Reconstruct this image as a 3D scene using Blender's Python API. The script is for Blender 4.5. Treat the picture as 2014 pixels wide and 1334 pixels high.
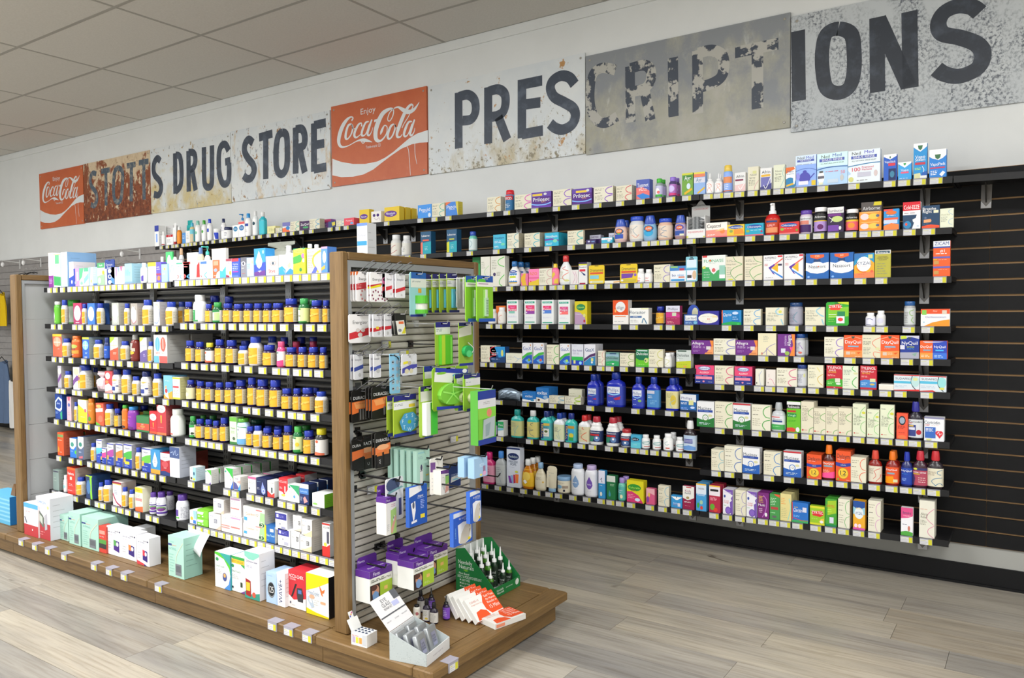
import bpy, math, random
from mathutils import Matrix, Vector
random.seed(7)
S = bpy.context.scene
for o in list(bpy.data.objects): bpy.data.objects.remove(o)
COL = S.collection
# ---------------------------------------------------------------- camera
cd = bpy.data.cameras.new('camera'); cam = bpy.data.objects.new('camera', cd); COL.objects.link(cam)
yaw, pitch, roll, FPX = 0.5941, -0.0337, -0.0075, 1535.44
fw = Vector((-math.sin(yaw)*math.cos(pitch), math.cos(yaw)*math.cos(pitch), math.sin(pitch)))
rt = Vector((math.cos(yaw), math.sin(yaw), 0)); up = rt.cross(fw)
rt2 = rt*math.cos(roll)+up*math.sin(roll); up2 = up*math.cos(roll)-rt*math.sin(roll)
M = Matrix((rt2, up2, -fw)).transposed().to_4x4(); M.translation = Vector((0, -4.3951, 1.3471))
cam.matrix_world = M
cd.sensor_width = 36; cd.lens = FPX/2014*36; cd.clip_start = .05; cd.clip_end = 100
S.camera = cam
# ---------------------------------------------------------------- world, lights, exposure
wd = bpy.data.worlds.new('world'); S.world = wd; wd.use_nodes = True
bg = wd.node_tree.nodes['Background']; bg.inputs[0].default_value = (.82, .86, .92, 1); bg.inputs[1].default_value = .3
vs = S.view_settings
vs.view_transform = 'Standard'; vs.look = 'None'; vs.gamma = 1; vs.use_curve_mapping = False; vs.exposure = 0.27
def area(name, loc, target, sx, sy, power, col):
    l = bpy.data.lights.new(name, 'AREA'); l.shape = 'RECTANGLE'; l.size = sx; l.size_y = sy
    l.energy = power; l.color = col
    o = bpy.data.objects.new(name, l); COL.objects.link(o); o.location = loc
    o.rotation_euler = (Vector(target)-Vector(loc)).to_track_quat('-Z', 'Y').to_euler()
    return o
# shop windows: behind the camera and at the far left end of the shop front
area('window_light', (-3.0, -9.2, 1.7), (-3.2, 0, 1.35), 9.0, 2.4, 60, (.90, .95, 1))
area('window_light', (-11.0, -8.4, 1.8), (-4.5, -1.5, 1.2), 3.6, 2.6, 95, (.90, .95, 1))
# ceiling troffers (their own fittings are built further down)
TROFF = [(x, y) for y in (-3.45, -6.0) for x in (-8.4, -5.4, -2.4, 0.6, 3.0)]
for x, y in TROFF:
    area('troffer_light', (x, y, 3.235), (x, y, 0), 1.16, .54, 58, (.98, .99, 1))
# ---------------------------------------------------------------- helpers
def lin(c): return c/12.92 if c <= .04045 else ((c+.055)/1.055)**2.4
_hc = {}
def hexc(s):
    if s in _hc: return _hc[s]
    t = ''.join(ch*2 for ch in s) if len(s) == 3 else s
    v = tuple(lin(int(t[i:i+2], 16)/255) for i in (0, 2, 4))+(1.0,)
    _hc[s] = v
    return v
class MB:
    def __init__(s): s.v = []; s.f = []; s.c = []; s.sm = []; s.m = []
    def face(s, pts, col, sm=False, m=0):
        b = len(s.v); s.v.extend(pts); s.f.append(tuple(range(b, b+len(pts)))); s.c.append(col); s.sm.append(sm); s.m.append(m)
    def faces(s, pts, fs, col, sm=False, m=0):
        b = len(s.v); s.v.extend(pts)
        for f in fs: s.f.append(tuple(b+i for i in f)); s.c.append(col); s.sm.append(sm); s.m.append(m)
    def box(s, x0, y0, z0, x1, y1, z1, col, side=None, m=0):
        p = [(x0,y0,z0),(x1,y0,z0),(x1,y1,z0),(x0,y1,z0),(x0,y0,z1),(x1,y0,z1),(x1,y1,z1),(x0,y1,z1)]
        s.faces(p, [(0,1,5,4),(4,5,6,7)], col, m=m)
        s.faces(p, [(1,2,6,5),(2,3,7,6),(3,0,4,7),(3,2,1,0)], side or col, m=m)
    def obox(s, p0, ax, ay, az, col, m=0):   # oriented box from corner p0 and three edge vectors
        p0, ax, ay, az = map(Vector, (p0, ax, ay, az))
        q = [p0, p0+ax, p0+ax+ay, p0+ay]; q = q+[t+az for t in q]
        s.faces([tuple(t) for t in q], [(0,1,5,4),(4,5,6,7),(1,2,6,5),(2,3,7,6),(3,0,4,7),(3,2,1,0)], col, m=m)
    def prism(s, pts, ext, col, m=0):         # polygon (3D points) extruded by vector
        n = len(pts); e = Vector(ext); q = [tuple(p) for p in pts]+[tuple(Vector(p)+e) for p in pts]
        s.faces(q, [tuple(range(n)), tuple(range(2*n-1, n-1, -1))]+[(i, i+n, (i+1) % n+n, (i+1) % n) for i in range(n)], col, m=m)
    def tube(s, path, r, col, n=6, m=0):
        P = [Vector(p) for p in path]; rings = []
        for i, p in enumerate(P):
            t = (P[min(i+1, len(P)-1)]-P[max(i-1, 0)]).normalized()
            a = t.cross(Vector((0, 0, 1)))
            if a.length < .05: a = t.cross(Vector((1, 0, 0)))
            a.normalize(); b = t.cross(a)
            rings.append([tuple(p+a*r*math.cos(k*2*math.pi/n)+b*r*math.sin(k*2*math.pi/n)) for k in range(n)])
        pts = [q for g in rings for q in g]; fs = []
        for i in range(len(P)-1):
            for k in range(n): fs.append((i*n+k, i*n+(k+1) % n, (i+1)*n+(k+1) % n, (i+1)*n+k))
        fs += [tuple(range(n)), tuple(range((len(P)-1)*n+n-1, (len(P)-1)*n-1, -1))]
        s.faces(pts, fs, col, True, m)
    def lathe(s, prof, cx, cy, R, dep, col, n=14, ex=2.0, zb=0, H=1, m=0, cap=True):
        pts = []
        for pr in prof:
            z, r = pr[0], pr[1]*R; dd = dep*(pr[2] if len(pr) > 2 else 1)
            for k in range(n):
                a = 2*math.pi*(k+.5)/n; ca, sa = math.cos(a), math.sin(a)
                X = math.copysign(abs(ca)**(2/ex), ca)*r; Y = math.copysign(abs(sa)**(2/ex), sa)*r*dd
                pts.append((cx+X, cy+Y, zb+z*H))
        fs = []
        for i in range(len(prof)-1):
            for k in range(n): fs.append((i*n+k, i*n+(k+1) % n, (i+1)*n+(k+1) % n, (i+1)*n+k))
        s.faces(pts, fs, col, True, m)
        if cap:
            L = (len(prof)-1)*n
            s.face([pts[L+k] for k in range(n)], col, False, m); s.face([pts[k] for k in range(n-1, -1, -1)], col, False, m)
    def mesh(s, name, mats):
        me = bpy.data.meshes.new(name); me.from_pydata(s.v, [], s.f)
        for mt in (mats if isinstance(mats, (list, tuple)) else [mats]): me.materials.append(mt)
        at = me.color_attributes.new('Col', 'BYTE_COLOR', 'CORNER'); buf = []
        at2 = 'color'
        for f, c in zip(s.f, s.c): buf.extend(c*len(f))
        at.data.foreach_set(at2, buf)
        me.polygons.foreach_set('use_smooth', s.sm); me.polygons.foreach_set('material_index', s.m)
        me.update()
        return me
    def build(s, name, mats, parent=None, loc=(0,0,0), rz=0):
        return link(name, s.mesh(name, mats), parent, loc, rz)
def link(name, me, parent=None, loc=(0,0,0), rz=0):
    o = bpy.data.objects.new(name, me); COL.objects.link(o); o.location = loc; o.rotation_euler = (0, 0, rz)
    if parent: o.parent = parent
    return o
def empty(name, loc=(0,0,0), rz=0):
    o = bpy.data.objects.new(name, None); COL.objects.link(o); o.location = loc; o.rotation_euler = (0, 0, rz); o.empty_display_size = .05
    return o
def tag(o, label, cat, group=None, kind=None):
    o['label'] = label; o['category'] = cat
    if group: o['group'] = group
    if kind: o['kind'] = kind
    return o
def struct(o, label=None):
    o['kind'] = 'structure'
    if label: o['label'] = label; o['category'] = 'building part'
    return o
# ---------------------------------------------------------------- materials
def mat(name, col=None, rough=.5, metal=0, attr=False, spec=.5):
    m = bpy.data.materials.new(name); m.use_nodes = True; nt = m.node_tree; b = nt.nodes['Principled BSDF']
    b.inputs['Roughness'].default_value = rough; b.inputs['Metallic'].default_value = metal
    b.inputs['Specular IOR Level'].default_value = spec
    if attr:
        a = nt.nodes.new('ShaderNodeAttribute'); a.attribute_name = 'Col'; nt.links.new(a.outputs['Color'], b.inputs['Base Color'])
    elif col: b.inputs['Base Color'].default_value = hexc(col)
    return m
def N(nt, t, **kw):
    n = nt.nodes.new(t)
    for k, v in kw.items():
        if hasattr(n, k) and k not in ('Scale',): setattr(n, k, v)
        else: n.inputs[k].default_value = v
    return n
def ramp(nt, stops):
    r = nt.nodes.new('ShaderNodeValToRGB'); e = r.color_ramp.elements
    while len(e) < len(stops): e.new(.5)
    for el, (p, c) in zip(e, stops): el.position = p; el.color = hexc(c)
    return r
def noisemat(name, stops, scale=(1,1,1), ns=5, detail=6, rough=.5, bump=0, attr=None, rnd=0, dist=0, spec=.5, nrough=.55):
    m = mat(name, 'fff', rough, spec=spec); nt = m.node_tree; L = nt.links.new; b = nt.nodes['Principled BSDF']
    tc = N(nt, 'ShaderNodeTexCoord'); mp = N(nt, 'ShaderNodeMapping'); mp.inputs['Scale'].default_value = scale
    L(tc.outputs['Object'], mp.inputs['Vector'])
    if rnd:
        oi = N(nt, 'ShaderNodeObjectInfo'); vm = N(nt, 'ShaderNodeVectorMath', operation='MULTIPLY_ADD')
        vm.inputs[1].default_value = (37, 53, 71); cb = N(nt, 'ShaderNodeCombineXYZ')
        for i in range(3): L(oi.outputs['Random'], cb.inputs[i])
        L(cb.outputs[0], vm.inputs[0]); L(mp.outputs[0], vm.inputs[2]); src = vm.outputs[0]
    else: src = mp.outputs[0]
    nz = N(nt, 'ShaderNodeTexNoise', Scale=ns, Detail=detail, Roughness=nrough, Distortion=dist)
    L(src, nz.inputs['Vector']); r = ramp(nt, stops); L(nz.outputs['Fac'], r.inputs[0]); out = r.outputs[0]
    if rnd:
        mr = N(nt, 'ShaderNodeMapRange'); mr.inputs[3].default_value = 1-rnd; mr.inputs[4].default_value = 1+rnd
        L(oi.outputs['Random'], mr.inputs[0]); mx = N(nt, 'ShaderNodeVectorMath', operation='SCALE')
        L(out, mx.inputs[0]); L(mr.outputs[0], mx.inputs['Scale']); out = mx.outputs[0]
    L(out, b.inputs['Base Color'])
    if bump:
        bp = N(nt, 'ShaderNodeBump', Strength=bump, Distance=.002); L(nz.outputs['Fac'], bp.inputs['Height']); L(bp.outputs[0], b.inputs['Normal'])
    return m
M_card = mat('printed_card', rough=.5, attr=True, spec=.4)
M_gloss = mat('moulded_plastic', rough=.25, attr=True)
M_foil = mat('foil', rough=.35, metal=.7, attr=True)
M_steel = mat('bright_steel', 'c8c8c6', .25, 1)
M_black = mat('black_steel', '18181a', .5, spec=.35)
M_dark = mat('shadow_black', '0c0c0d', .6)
M_slat = noisemat('black_laminate', [(.3, '0a0a0c'), (.7, '0e0e10')], ns=30, rough=.6, rnd=.15, spec=.25)
M_mdf = mat('brown_board', 'a8845a', .7)
M_greyslat = noisemat('grey_laminate', [(.3, '8b8785'), (.7, '989492')], ns=20, rough=.5, rnd=.05)
M_alu = mat('grey_aluminium', 'a3a6a8', .45, .3)
M_panel = noisemat('grey_metal_slat', [(.3, 'bdb9af'), (.7, 'c9c5bb')], scale=(1, 1, 6), ns=8, rough=.42, rnd=.04)
M_white = mat('white_panel', 'b4b6b6', .4)
M_clear = mat('frosted_plastic', 'a8a6b0', .2); M_clear.node_tree.nodes['Principled BSDF'].inputs['Alpha'].default_value = .55
def woodmat(name, sc): return noisemat(name, [(.25, '5c4322'), (.5, '7c6038'), (.62, '6c512c'), (.8, '8d7248')], scale=sc, ns=9, detail=8, rough=.5, bump=.25, rnd=.06, dist=.4)
M_wx = woodmat('oak_along_x', (.35, 6, 6)); M_wy = woodmat('oak_along_y', (6, .35, 6)); M_wz = woodmat('oak_upright', (6, 6, .35))
M_wall = noisemat('wall_paint', [(.3, 'dcdedd'), (.7, 'e2e4e3')], ns=3, rough=.65, spec=.3)
M_ceil = noisemat('ceiling_tile_board', [(.3, 'cfccc6'), (.7, 'd8d5cf')], ns=90, rough=.8, bump=.15, rnd=.02, spec=.2)
M_grid = mat('ceiling_grid', 'a5a29b', .6)
M_floorbase = mat('floor_gap', '5c5650', .7)
M_base = mat('black_baseboard', '0f0f11', .5, spec=.25)
# wood-look floor planks: streaky grain, tone differs from plank to plank
M_plank = mat('plank', 'fff', .34, spec=.45)
def plankmat():
    nt = M_plank.node_tree; L = nt.links.new; b = nt.nodes['Principled BSDF']
    tc = N(nt, 'ShaderNodeTexCoord'); oi = N(nt, 'ShaderNodeObjectInfo'); cb = N(nt, 'ShaderNodeCombineXYZ')
    for i in range(3): L(oi.outputs['Random'], cb.inputs[i])
    def noise(scale, ns, det, dist=0, k=40):
        mp = N(nt, 'ShaderNodeMapping'); mp.inputs['Scale'].default_value = scale; L(tc.outputs['Object'], mp.inputs['Vector'])
        vm = N(nt, 'ShaderNodeVectorMath', operation='MULTIPLY_ADD'); vm.inputs[1].default_value = (k, k*1.7, k*.6)
        L(cb.outputs[0], vm.inputs[0]); L(mp.outputs[0], vm.inputs[2])
        n = N(nt, 'ShaderNodeTexNoise', Scale=ns, Detail=det, Roughness=.6, Distortion=dist); L(vm.outputs[0], n.inputs['Vector']); return n
    n1 = noise((.5, 5, 1), 1.6, 4, .6); n2 = noise((1.2, 26, 1), 3, 6, .3, 70); n3 = noise((1.6, 7, 1), 1.7, 3, 1.2, 90)
    r1 = ramp(nt, [(.28, '999590'), (.42, 'aca8a1'), (.56, 'bbb6ac'), (.75, 'c7c2b7')]); L(n1.outputs['Fac'], r1.inputs[0])
    tone = ramp(nt, [(0, 'cacacc'), (.25, 'f2eee8'), (.5, 'd8d5d2'), (.75, 'fdf8ee'), (1, 'e2d9cc')]); L(oi.outputs['Random'], tone.inputs[0])
    mx = N(nt, 'ShaderNodeMix', data_type='RGBA', blend_type='MULTIPLY'); mx.inputs[0].default_value = 1
    L(r1.outputs[0], mx.inputs[6]); L(tone.outputs[0], mx.inputs[7])
    r2 = ramp(nt, [(.3, 'd2ccc4'), (.55, 'ffffff')]); L(n2.outputs['Fac'], r2.inputs[0])
    m2 = N(nt, 'ShaderNodeMix', data_type='RGBA', blend_type='MULTIPLY'); m2.inputs[0].default_value = .8
    L(mx.outputs[2], m2.inputs[6]); L(r2.outputs[0], m2.inputs[7])
    r3 = ramp(nt, [(.24, '7a6f64'), (.32, 'ffffff')]); L(n3.outputs['Fac'], r3.inputs[0])
    m3 = N(nt, 'ShaderNodeMix', data_type='RGBA', blend_type='MULTIPLY'); m3.inputs[0].default_value = .9
    L(m2.outputs[2], m3.inputs[6]); L(r3.outputs[0], m3.inputs[7]); L(m3.outputs[2], b.inputs['Base Color'])
plankmat()
# ---------------------------------------------------------------- the room
XL, XR, YF, HC = -14.0, 5.0, -9.6, 3.266
def slab(name, x0, y0, z0, x1, y1, z1, m, parent=None):
    b = MB(); b.box(x0, y0, z0, x1, y1, z1, (1,1,1,1)); return b.build(name, m, parent)
fl = struct(slab('floor', XL, YF, -.06, XR, .1, -.0105, M_floorbase))
pw, plen = .183, 1.22; tri = {}
b = MB(); b.box(0, 0, -.010, plen-.0015, pw-.0015, 0, (1,1,1,1)); me_plank = b.mesh('plank', M_plank)
np_ = 0; y = -.004; row = 0
far = MB()
while y > YF:
    y -= pw; off = random.choice((.0, .3, .62, .85, 1.05))*1.0+random.random()*.1; x = XL+off-plen
    while x < XR:
        # planks the photo shows lie in the wedge in front of the camera
        d = Vector((x+.6, y+4.395+.09)); dep = d.x*fw.x+d.y*fw.y; lat = d.x*rt.x+d.y*rt.y
        if dep > 1.2 and dep < 9.5 and abs(lat) < .72*dep+.9 and y > -5.0:
            link('plank', me_plank, fl, (x, y, 0)); np_ += 1
        else: far.box(max(x, XL), y, -.010, min(x+plen-.0015, XR), y+pw-.0015, 0, (1,1,1,1))
        x += plen
    row += 1
o = far.build('plank', M_plank, fl); o['kind'] = 'stuff'
wb = struct(slab('wall_back', XL, 0, 0, XR, .12, HC+.1, M_wall))
struct(slab('wall_left', XL-.1, YF, 0, XL, .1, HC+.1, M_wall)); struct(slab('wall_right', XR, YF, 0, XR+.1, .1, HC+.1, M_wall))
struct(slab('wall_front', XL, YF-.1, 0, XR, YF, HC+.1, M_wall))
b = MB(); b.box(XL, -.014, 0, XR, 0, .100, (1,1,1,1)); b.box(XL, -.022, 0, XR, -.014, .012, (1,1,1,1)); struct(b.build('baseboard_back', M_base))
struct(slab('wall_dimming_strip', -6.7, -.004, .1005, XR, 0, .1943, mat('dimmed_wall_grey', '9f9f9a', .6)))  # added strip; the dimming low on the wall is put into its grey
struct(slab('trim_1', XL, -.012, HC-.066, XR, 0, HC-.0, M_wall))
# ceiling: slab, grid bars and lay-in tiles
ce = struct(slab('ceiling', XL, YF, HC+.012, XR, .1, HC+.1, M_grid))
TX0, TS, TD1, TD = -9.877-1.2719*3, 1.2719, .4878, .6007
b = MB(); b.box(.012, .012, 0, TS-.012, TD-.012, .01, (1,1,1,1)); me_tile = b.mesh('ceiling_tile', M_ceil)
b = MB(); b.box(.012, .012, 0, TS-.012, TD1-.018, .01, (1,1,1,1)); me_tile1 = b.mesh('ceiling_tile', M_ceil)
rest = MB()
for j in range(0, 16):
    y1 = 0 if j == 0 else -(TD1+(j-1)*TD); y0 = -(TD1+j*TD)
    for i in range(0, 16):
        x = TX0+i*TS
        if x+TS > XR or y0 < YF: continue
        if any(abs(x+TS/2-a) < .7 and abs((y0+y1)/2-c) < .35 for a, c in TROFF): pass
        if i < 12 and j < 6: link('ceiling_tile', me_tile1 if j == 0 else me_tile, ce, (x, y0, HC))
        else: rest.box(x+.012, y0+.012, HC, x+TS-.012, y1-.012, HC+.01, (1,1,1,1))
o = rest.build('ceiling_tile', M_ceil, ce); o['kind'] = 'stuff'
b = MB()
for i in range(0, 17): x = TX0+i*TS; b.box(x-.0115, YF, HC-.001, x+.0115, 0, HC+.002, (1,1,1,1))
for j in range(0, 16): y = -(TD1+j*TD); b.box(XL, y-.0115, HC-.0015, XR, y+.0115, HC+.0015, (1,1,1,1))
b.build('ceiling_grid', M_grid, ce)
M_lamp = mat('lamp_diffuser', 'f4f4f0', .4); pb = M_lamp.node_tree.nodes['Principled BSDF']; pb.inputs['Emission Color'].default_value = (1, .97, .92, 1); pb.inputs['Emission Strength'].default_value = 2
for i, (x, y) in enumerate(TROFF):
    t = empty('ceiling_light', (x, y, HC)); tag(t, 'flat fluorescent ceiling panel outside the picture, %s row, %s from left' % (('near', 'far')[i//5], ('first', 'second', 'third', 'fourth', 'fifth')[i % 5]), 'ceiling light', 'ceiling lights')
    b = MB(); b.box(-.6, -.29, -.02, .6, .29, -.005, (1,1,1,1)); b.build('frame', M_grid, t)
    b = MB(); b.box(-.57, -.26, -.026, .57, .26, -.0205, (1,1,1,1)); b.build('diffuser', M_lamp, t)
# ---------------------------------------------------------------- slatwall
Z0 = .1947; PT = .0762
def slatwall(x0, x1, m, label):
    t = empty('slatwall_panel', (x0, 0, Z0)); tag(t, label, 'slatwall')
    b = MB(); b.box(0, -.006, 0, x1-x0, -.0005, PT*24-.001, (1,1,1,1)); b.build('backing_board', M_mdf if m is M_slat else M_greyslat, t)
    b = MB(); b.box(.001, -.018, .0045, x1-x0-.001, -.0061, PT-.0045, (1,1,1,1)); me = b.mesh('slat', m)
    for k in range(24): link('slat', me, t, (0, 0, PT*k))
slatwall(-.2, 1.6, M_slat, 'black slatwall panel at the right edge of the picture, its grooves bare')
slatwall(-2.64, -.2, M_slat, 'black slatwall panel behind the right and centre shelves')
slatwall(-5.08, -2.64, M_slat, 'black slatwall panel partly hidden behind the end of the free-standing shelf unit')
slatwall(-6.70, -5.08, M_slat, 'black slatwall panel under the left end of the top shelf')
slatwall(-9.14, -6.70, M_greyslat, 'grey slatwall panel under the small red sign')
slatwall(-11.6, -9.14, M_greyslat, 'grey slatwall panel with clothes at the left edge of the picture')
# traced sign lettering (metres on the wall: x, z) and plinth tag positions
LET=[[1,0.055,[[-8.185,2.829],[-8.256,2.843],[-8.308,2.791],[-8.287,2.712],[-8.206,2.641],[-8.185,2.563],[-8.237,2.503],[-8.308,2.522]]],[1,0.055,[[-8.089,2.844],[-7.925,2.845]]],[1,0.055,[[-7.999,2.841],[-8.011,2.485]]],[1,0.055,[[-7.764,2.846],[-7.688,2.789],[-7.702,2.631],[-7.734,2.523],[-7.802,2.505],[-7.857,2.559],[-7.857,2.708],[-7.834,2.811],[-7.764,2.846]]],[1,0.055,[[-7.608,2.847],[-7.45,2.848]]],[1,0.055,[[-7.524,2.844],[-7.544,2.489]]],[1,0.055,[[-7.394,2.854],[-7.224,2.852]]],[1,0.055,[[-7.308,2.85],[-7.315,2.487]]],[2,0.066,[[-7.025,2.829],[-7.075,2.862],[-7.134,2.813],[-7.132,2.718],[-7.043,2.639],[-7.021,2.567],[-7.068,2.51],[-7.146,2.525]]],[2,0.066,[[-6.783,2.876],[-6.792,2.497]]],[2,0.066,[[-6.774,2.858],[-6.707,2.833],[-6.686,2.717],[-6.703,2.571],[-6.787,2.516]]],[2,0.066,[[-6.571,2.873],[-6.579,2.497]]],[2,0.066,[[-6.572,2.86],[-6.488,2.841],[-6.468,2.771],[-6.502,2.708],[-6.568,2.699]]],[2,0.066,[[-6.521,2.699],[-6.472,2.498]]],[2,0.066,[[-6.334,2.878],[-6.339,2.591],[-6.314,2.52],[-6.25,2.514],[-6.225,2.579],[-6.215,2.879]]],[2,0.066,[[-5.976,2.801],[-6.017,2.86],[-6.079,2.857],[-6.116,2.786],[-6.116,2.623],[-6.072,2.526],[-6.007,2.519],[-5.978,2.576],[-5.974,2.694]]],[2,0.066,[[-5.953,2.713],[-6.029,2.708]]],[3,0.07,[[-5.64,2.827],[-5.697,2.865],[-5.747,2.83],[-5.754,2.767],[-5.71,2.704],[-5.646,2.644],[-5.631,2.585],[-5.673,2.532],[-5.731,2.531],[-5.775,2.564]]],[3,0.07,[[-5.558,2.863],[-5.383,2.874]]],[3,0.07,[[-5.47,2.867],[-5.48,2.502]]],[3,0.07,[[-5.259,2.864],[-5.207,2.832],[-5.199,2.71],[-5.213,2.571],[-5.276,2.522],[-5.336,2.574],[-5.34,2.727],[-5.314,2.836],[-5.259,2.864]]],[3,0.07,[[-5.092,2.885],[-5.102,2.507]]],[3,0.07,[[-5.093,2.867],[-5.019,2.862],[-4.985,2.803],[-5.0,2.726],[-5.097,2.713]]],[3,0.07,[[-5.045,2.701],[-4.991,2.505]]],[3,0.07,[[-4.873,2.888],[-4.882,2.501]]],[3,0.07,[[-4.873,2.871],[-4.735,2.874]]],[3,0.07,[[-4.877,2.712],[-4.756,2.713]]],[3,0.07,[[-4.882,2.52],[-4.737,2.523]]],[5,0.068,[[-3.396,2.895],[-3.399,2.505]]],[5,0.068,[[-3.396,2.864],[-3.314,2.865],[-3.257,2.818],[-3.25,2.741],[-3.287,2.693],[-3.364,2.693]]],[5,0.068,[[-3.14,2.889],[-3.144,2.506]]],[5,0.068,[[-3.14,2.858],[-3.06,2.861],[-3.006,2.823],[-2.997,2.762],[-3.016,2.706],[-3.062,2.685],[-3.108,2.683]]],[5,0.068,[[-3.057,2.675],[-2.986,2.511]]],[5,0.068,[[-2.864,2.894],[-2.868,2.508]]],[5,0.068,[[-2.865,2.86],[-2.706,2.86]]],[5,0.068,[[-2.866,2.726],[-2.721,2.721]]],[5,0.068,[[-2.867,2.533],[-2.703,2.536]]],[5,0.068,[[-2.465,2.794],[-2.501,2.842],[-2.562,2.865],[-2.624,2.846],[-2.645,2.8],[-2.616,2.739],[-2.542,2.692],[-2.478,2.647],[-2.46,2.595],[-2.486,2.543],[-2.552,2.521],[-2.609,2.539],[-2.649,2.573]]],[6,0.064,[[-2.176,2.832],[-2.267,2.862],[-2.331,2.835],[-2.354,2.739],[-2.348,2.625],[-2.308,2.548],[-2.244,2.521],[-2.166,2.549]]],[6,0.064,[[-2.08,2.839],[-2.076,2.5]]],[6,0.064,[[-2.08,2.825],[-1.99,2.828],[-1.946,2.794],[-1.946,2.727],[-1.99,2.687],[-2.081,2.684]]],[6,0.064,[[-1.986,2.686],[-1.946,2.493]]],[6,0.064,[[-1.804,2.839],[-1.8,2.494]]],[6,0.064,[[-1.654,2.853],[-1.651,2.49]]],[6,0.064,[[-1.654,2.835],[-1.573,2.836],[-1.513,2.8],[-1.498,2.74],[-1.512,2.678],[-1.566,2.649],[-1.654,2.636]]],[6,0.064,[[-1.434,2.797],[-1.195,2.8]]],[6,0.064,[[-1.309,2.812],[-1.308,2.466]]],[7,0.072,[[-1.092,2.848],[-1.086,2.475]]],[7,0.072,[[-0.889,2.817],[-0.827,2.777],[-0.812,2.691],[-0.811,2.588],[-0.832,2.507],[-0.887,2.484],[-0.946,2.52],[-0.966,2.615],[-0.968,2.721],[-0.948,2.802],[-0.889,2.817]]],[7,0.072,[[-0.704,2.836],[-0.698,2.458]]],[7,0.072,[[-0.556,2.833],[-0.547,2.454]]],[7,0.072,[[-0.697,2.826],[-0.556,2.464]]],[7,0.072,[[-0.254,2.761],[-0.288,2.795],[-0.346,2.812],[-0.404,2.794],[-0.428,2.745],[-0.409,2.693],[-0.334,2.659],[-0.265,2.615],[-0.239,2.563],[-0.259,2.501],[-0.332,2.475],[-0.396,2.495],[-0.434,2.527]]]]
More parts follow.
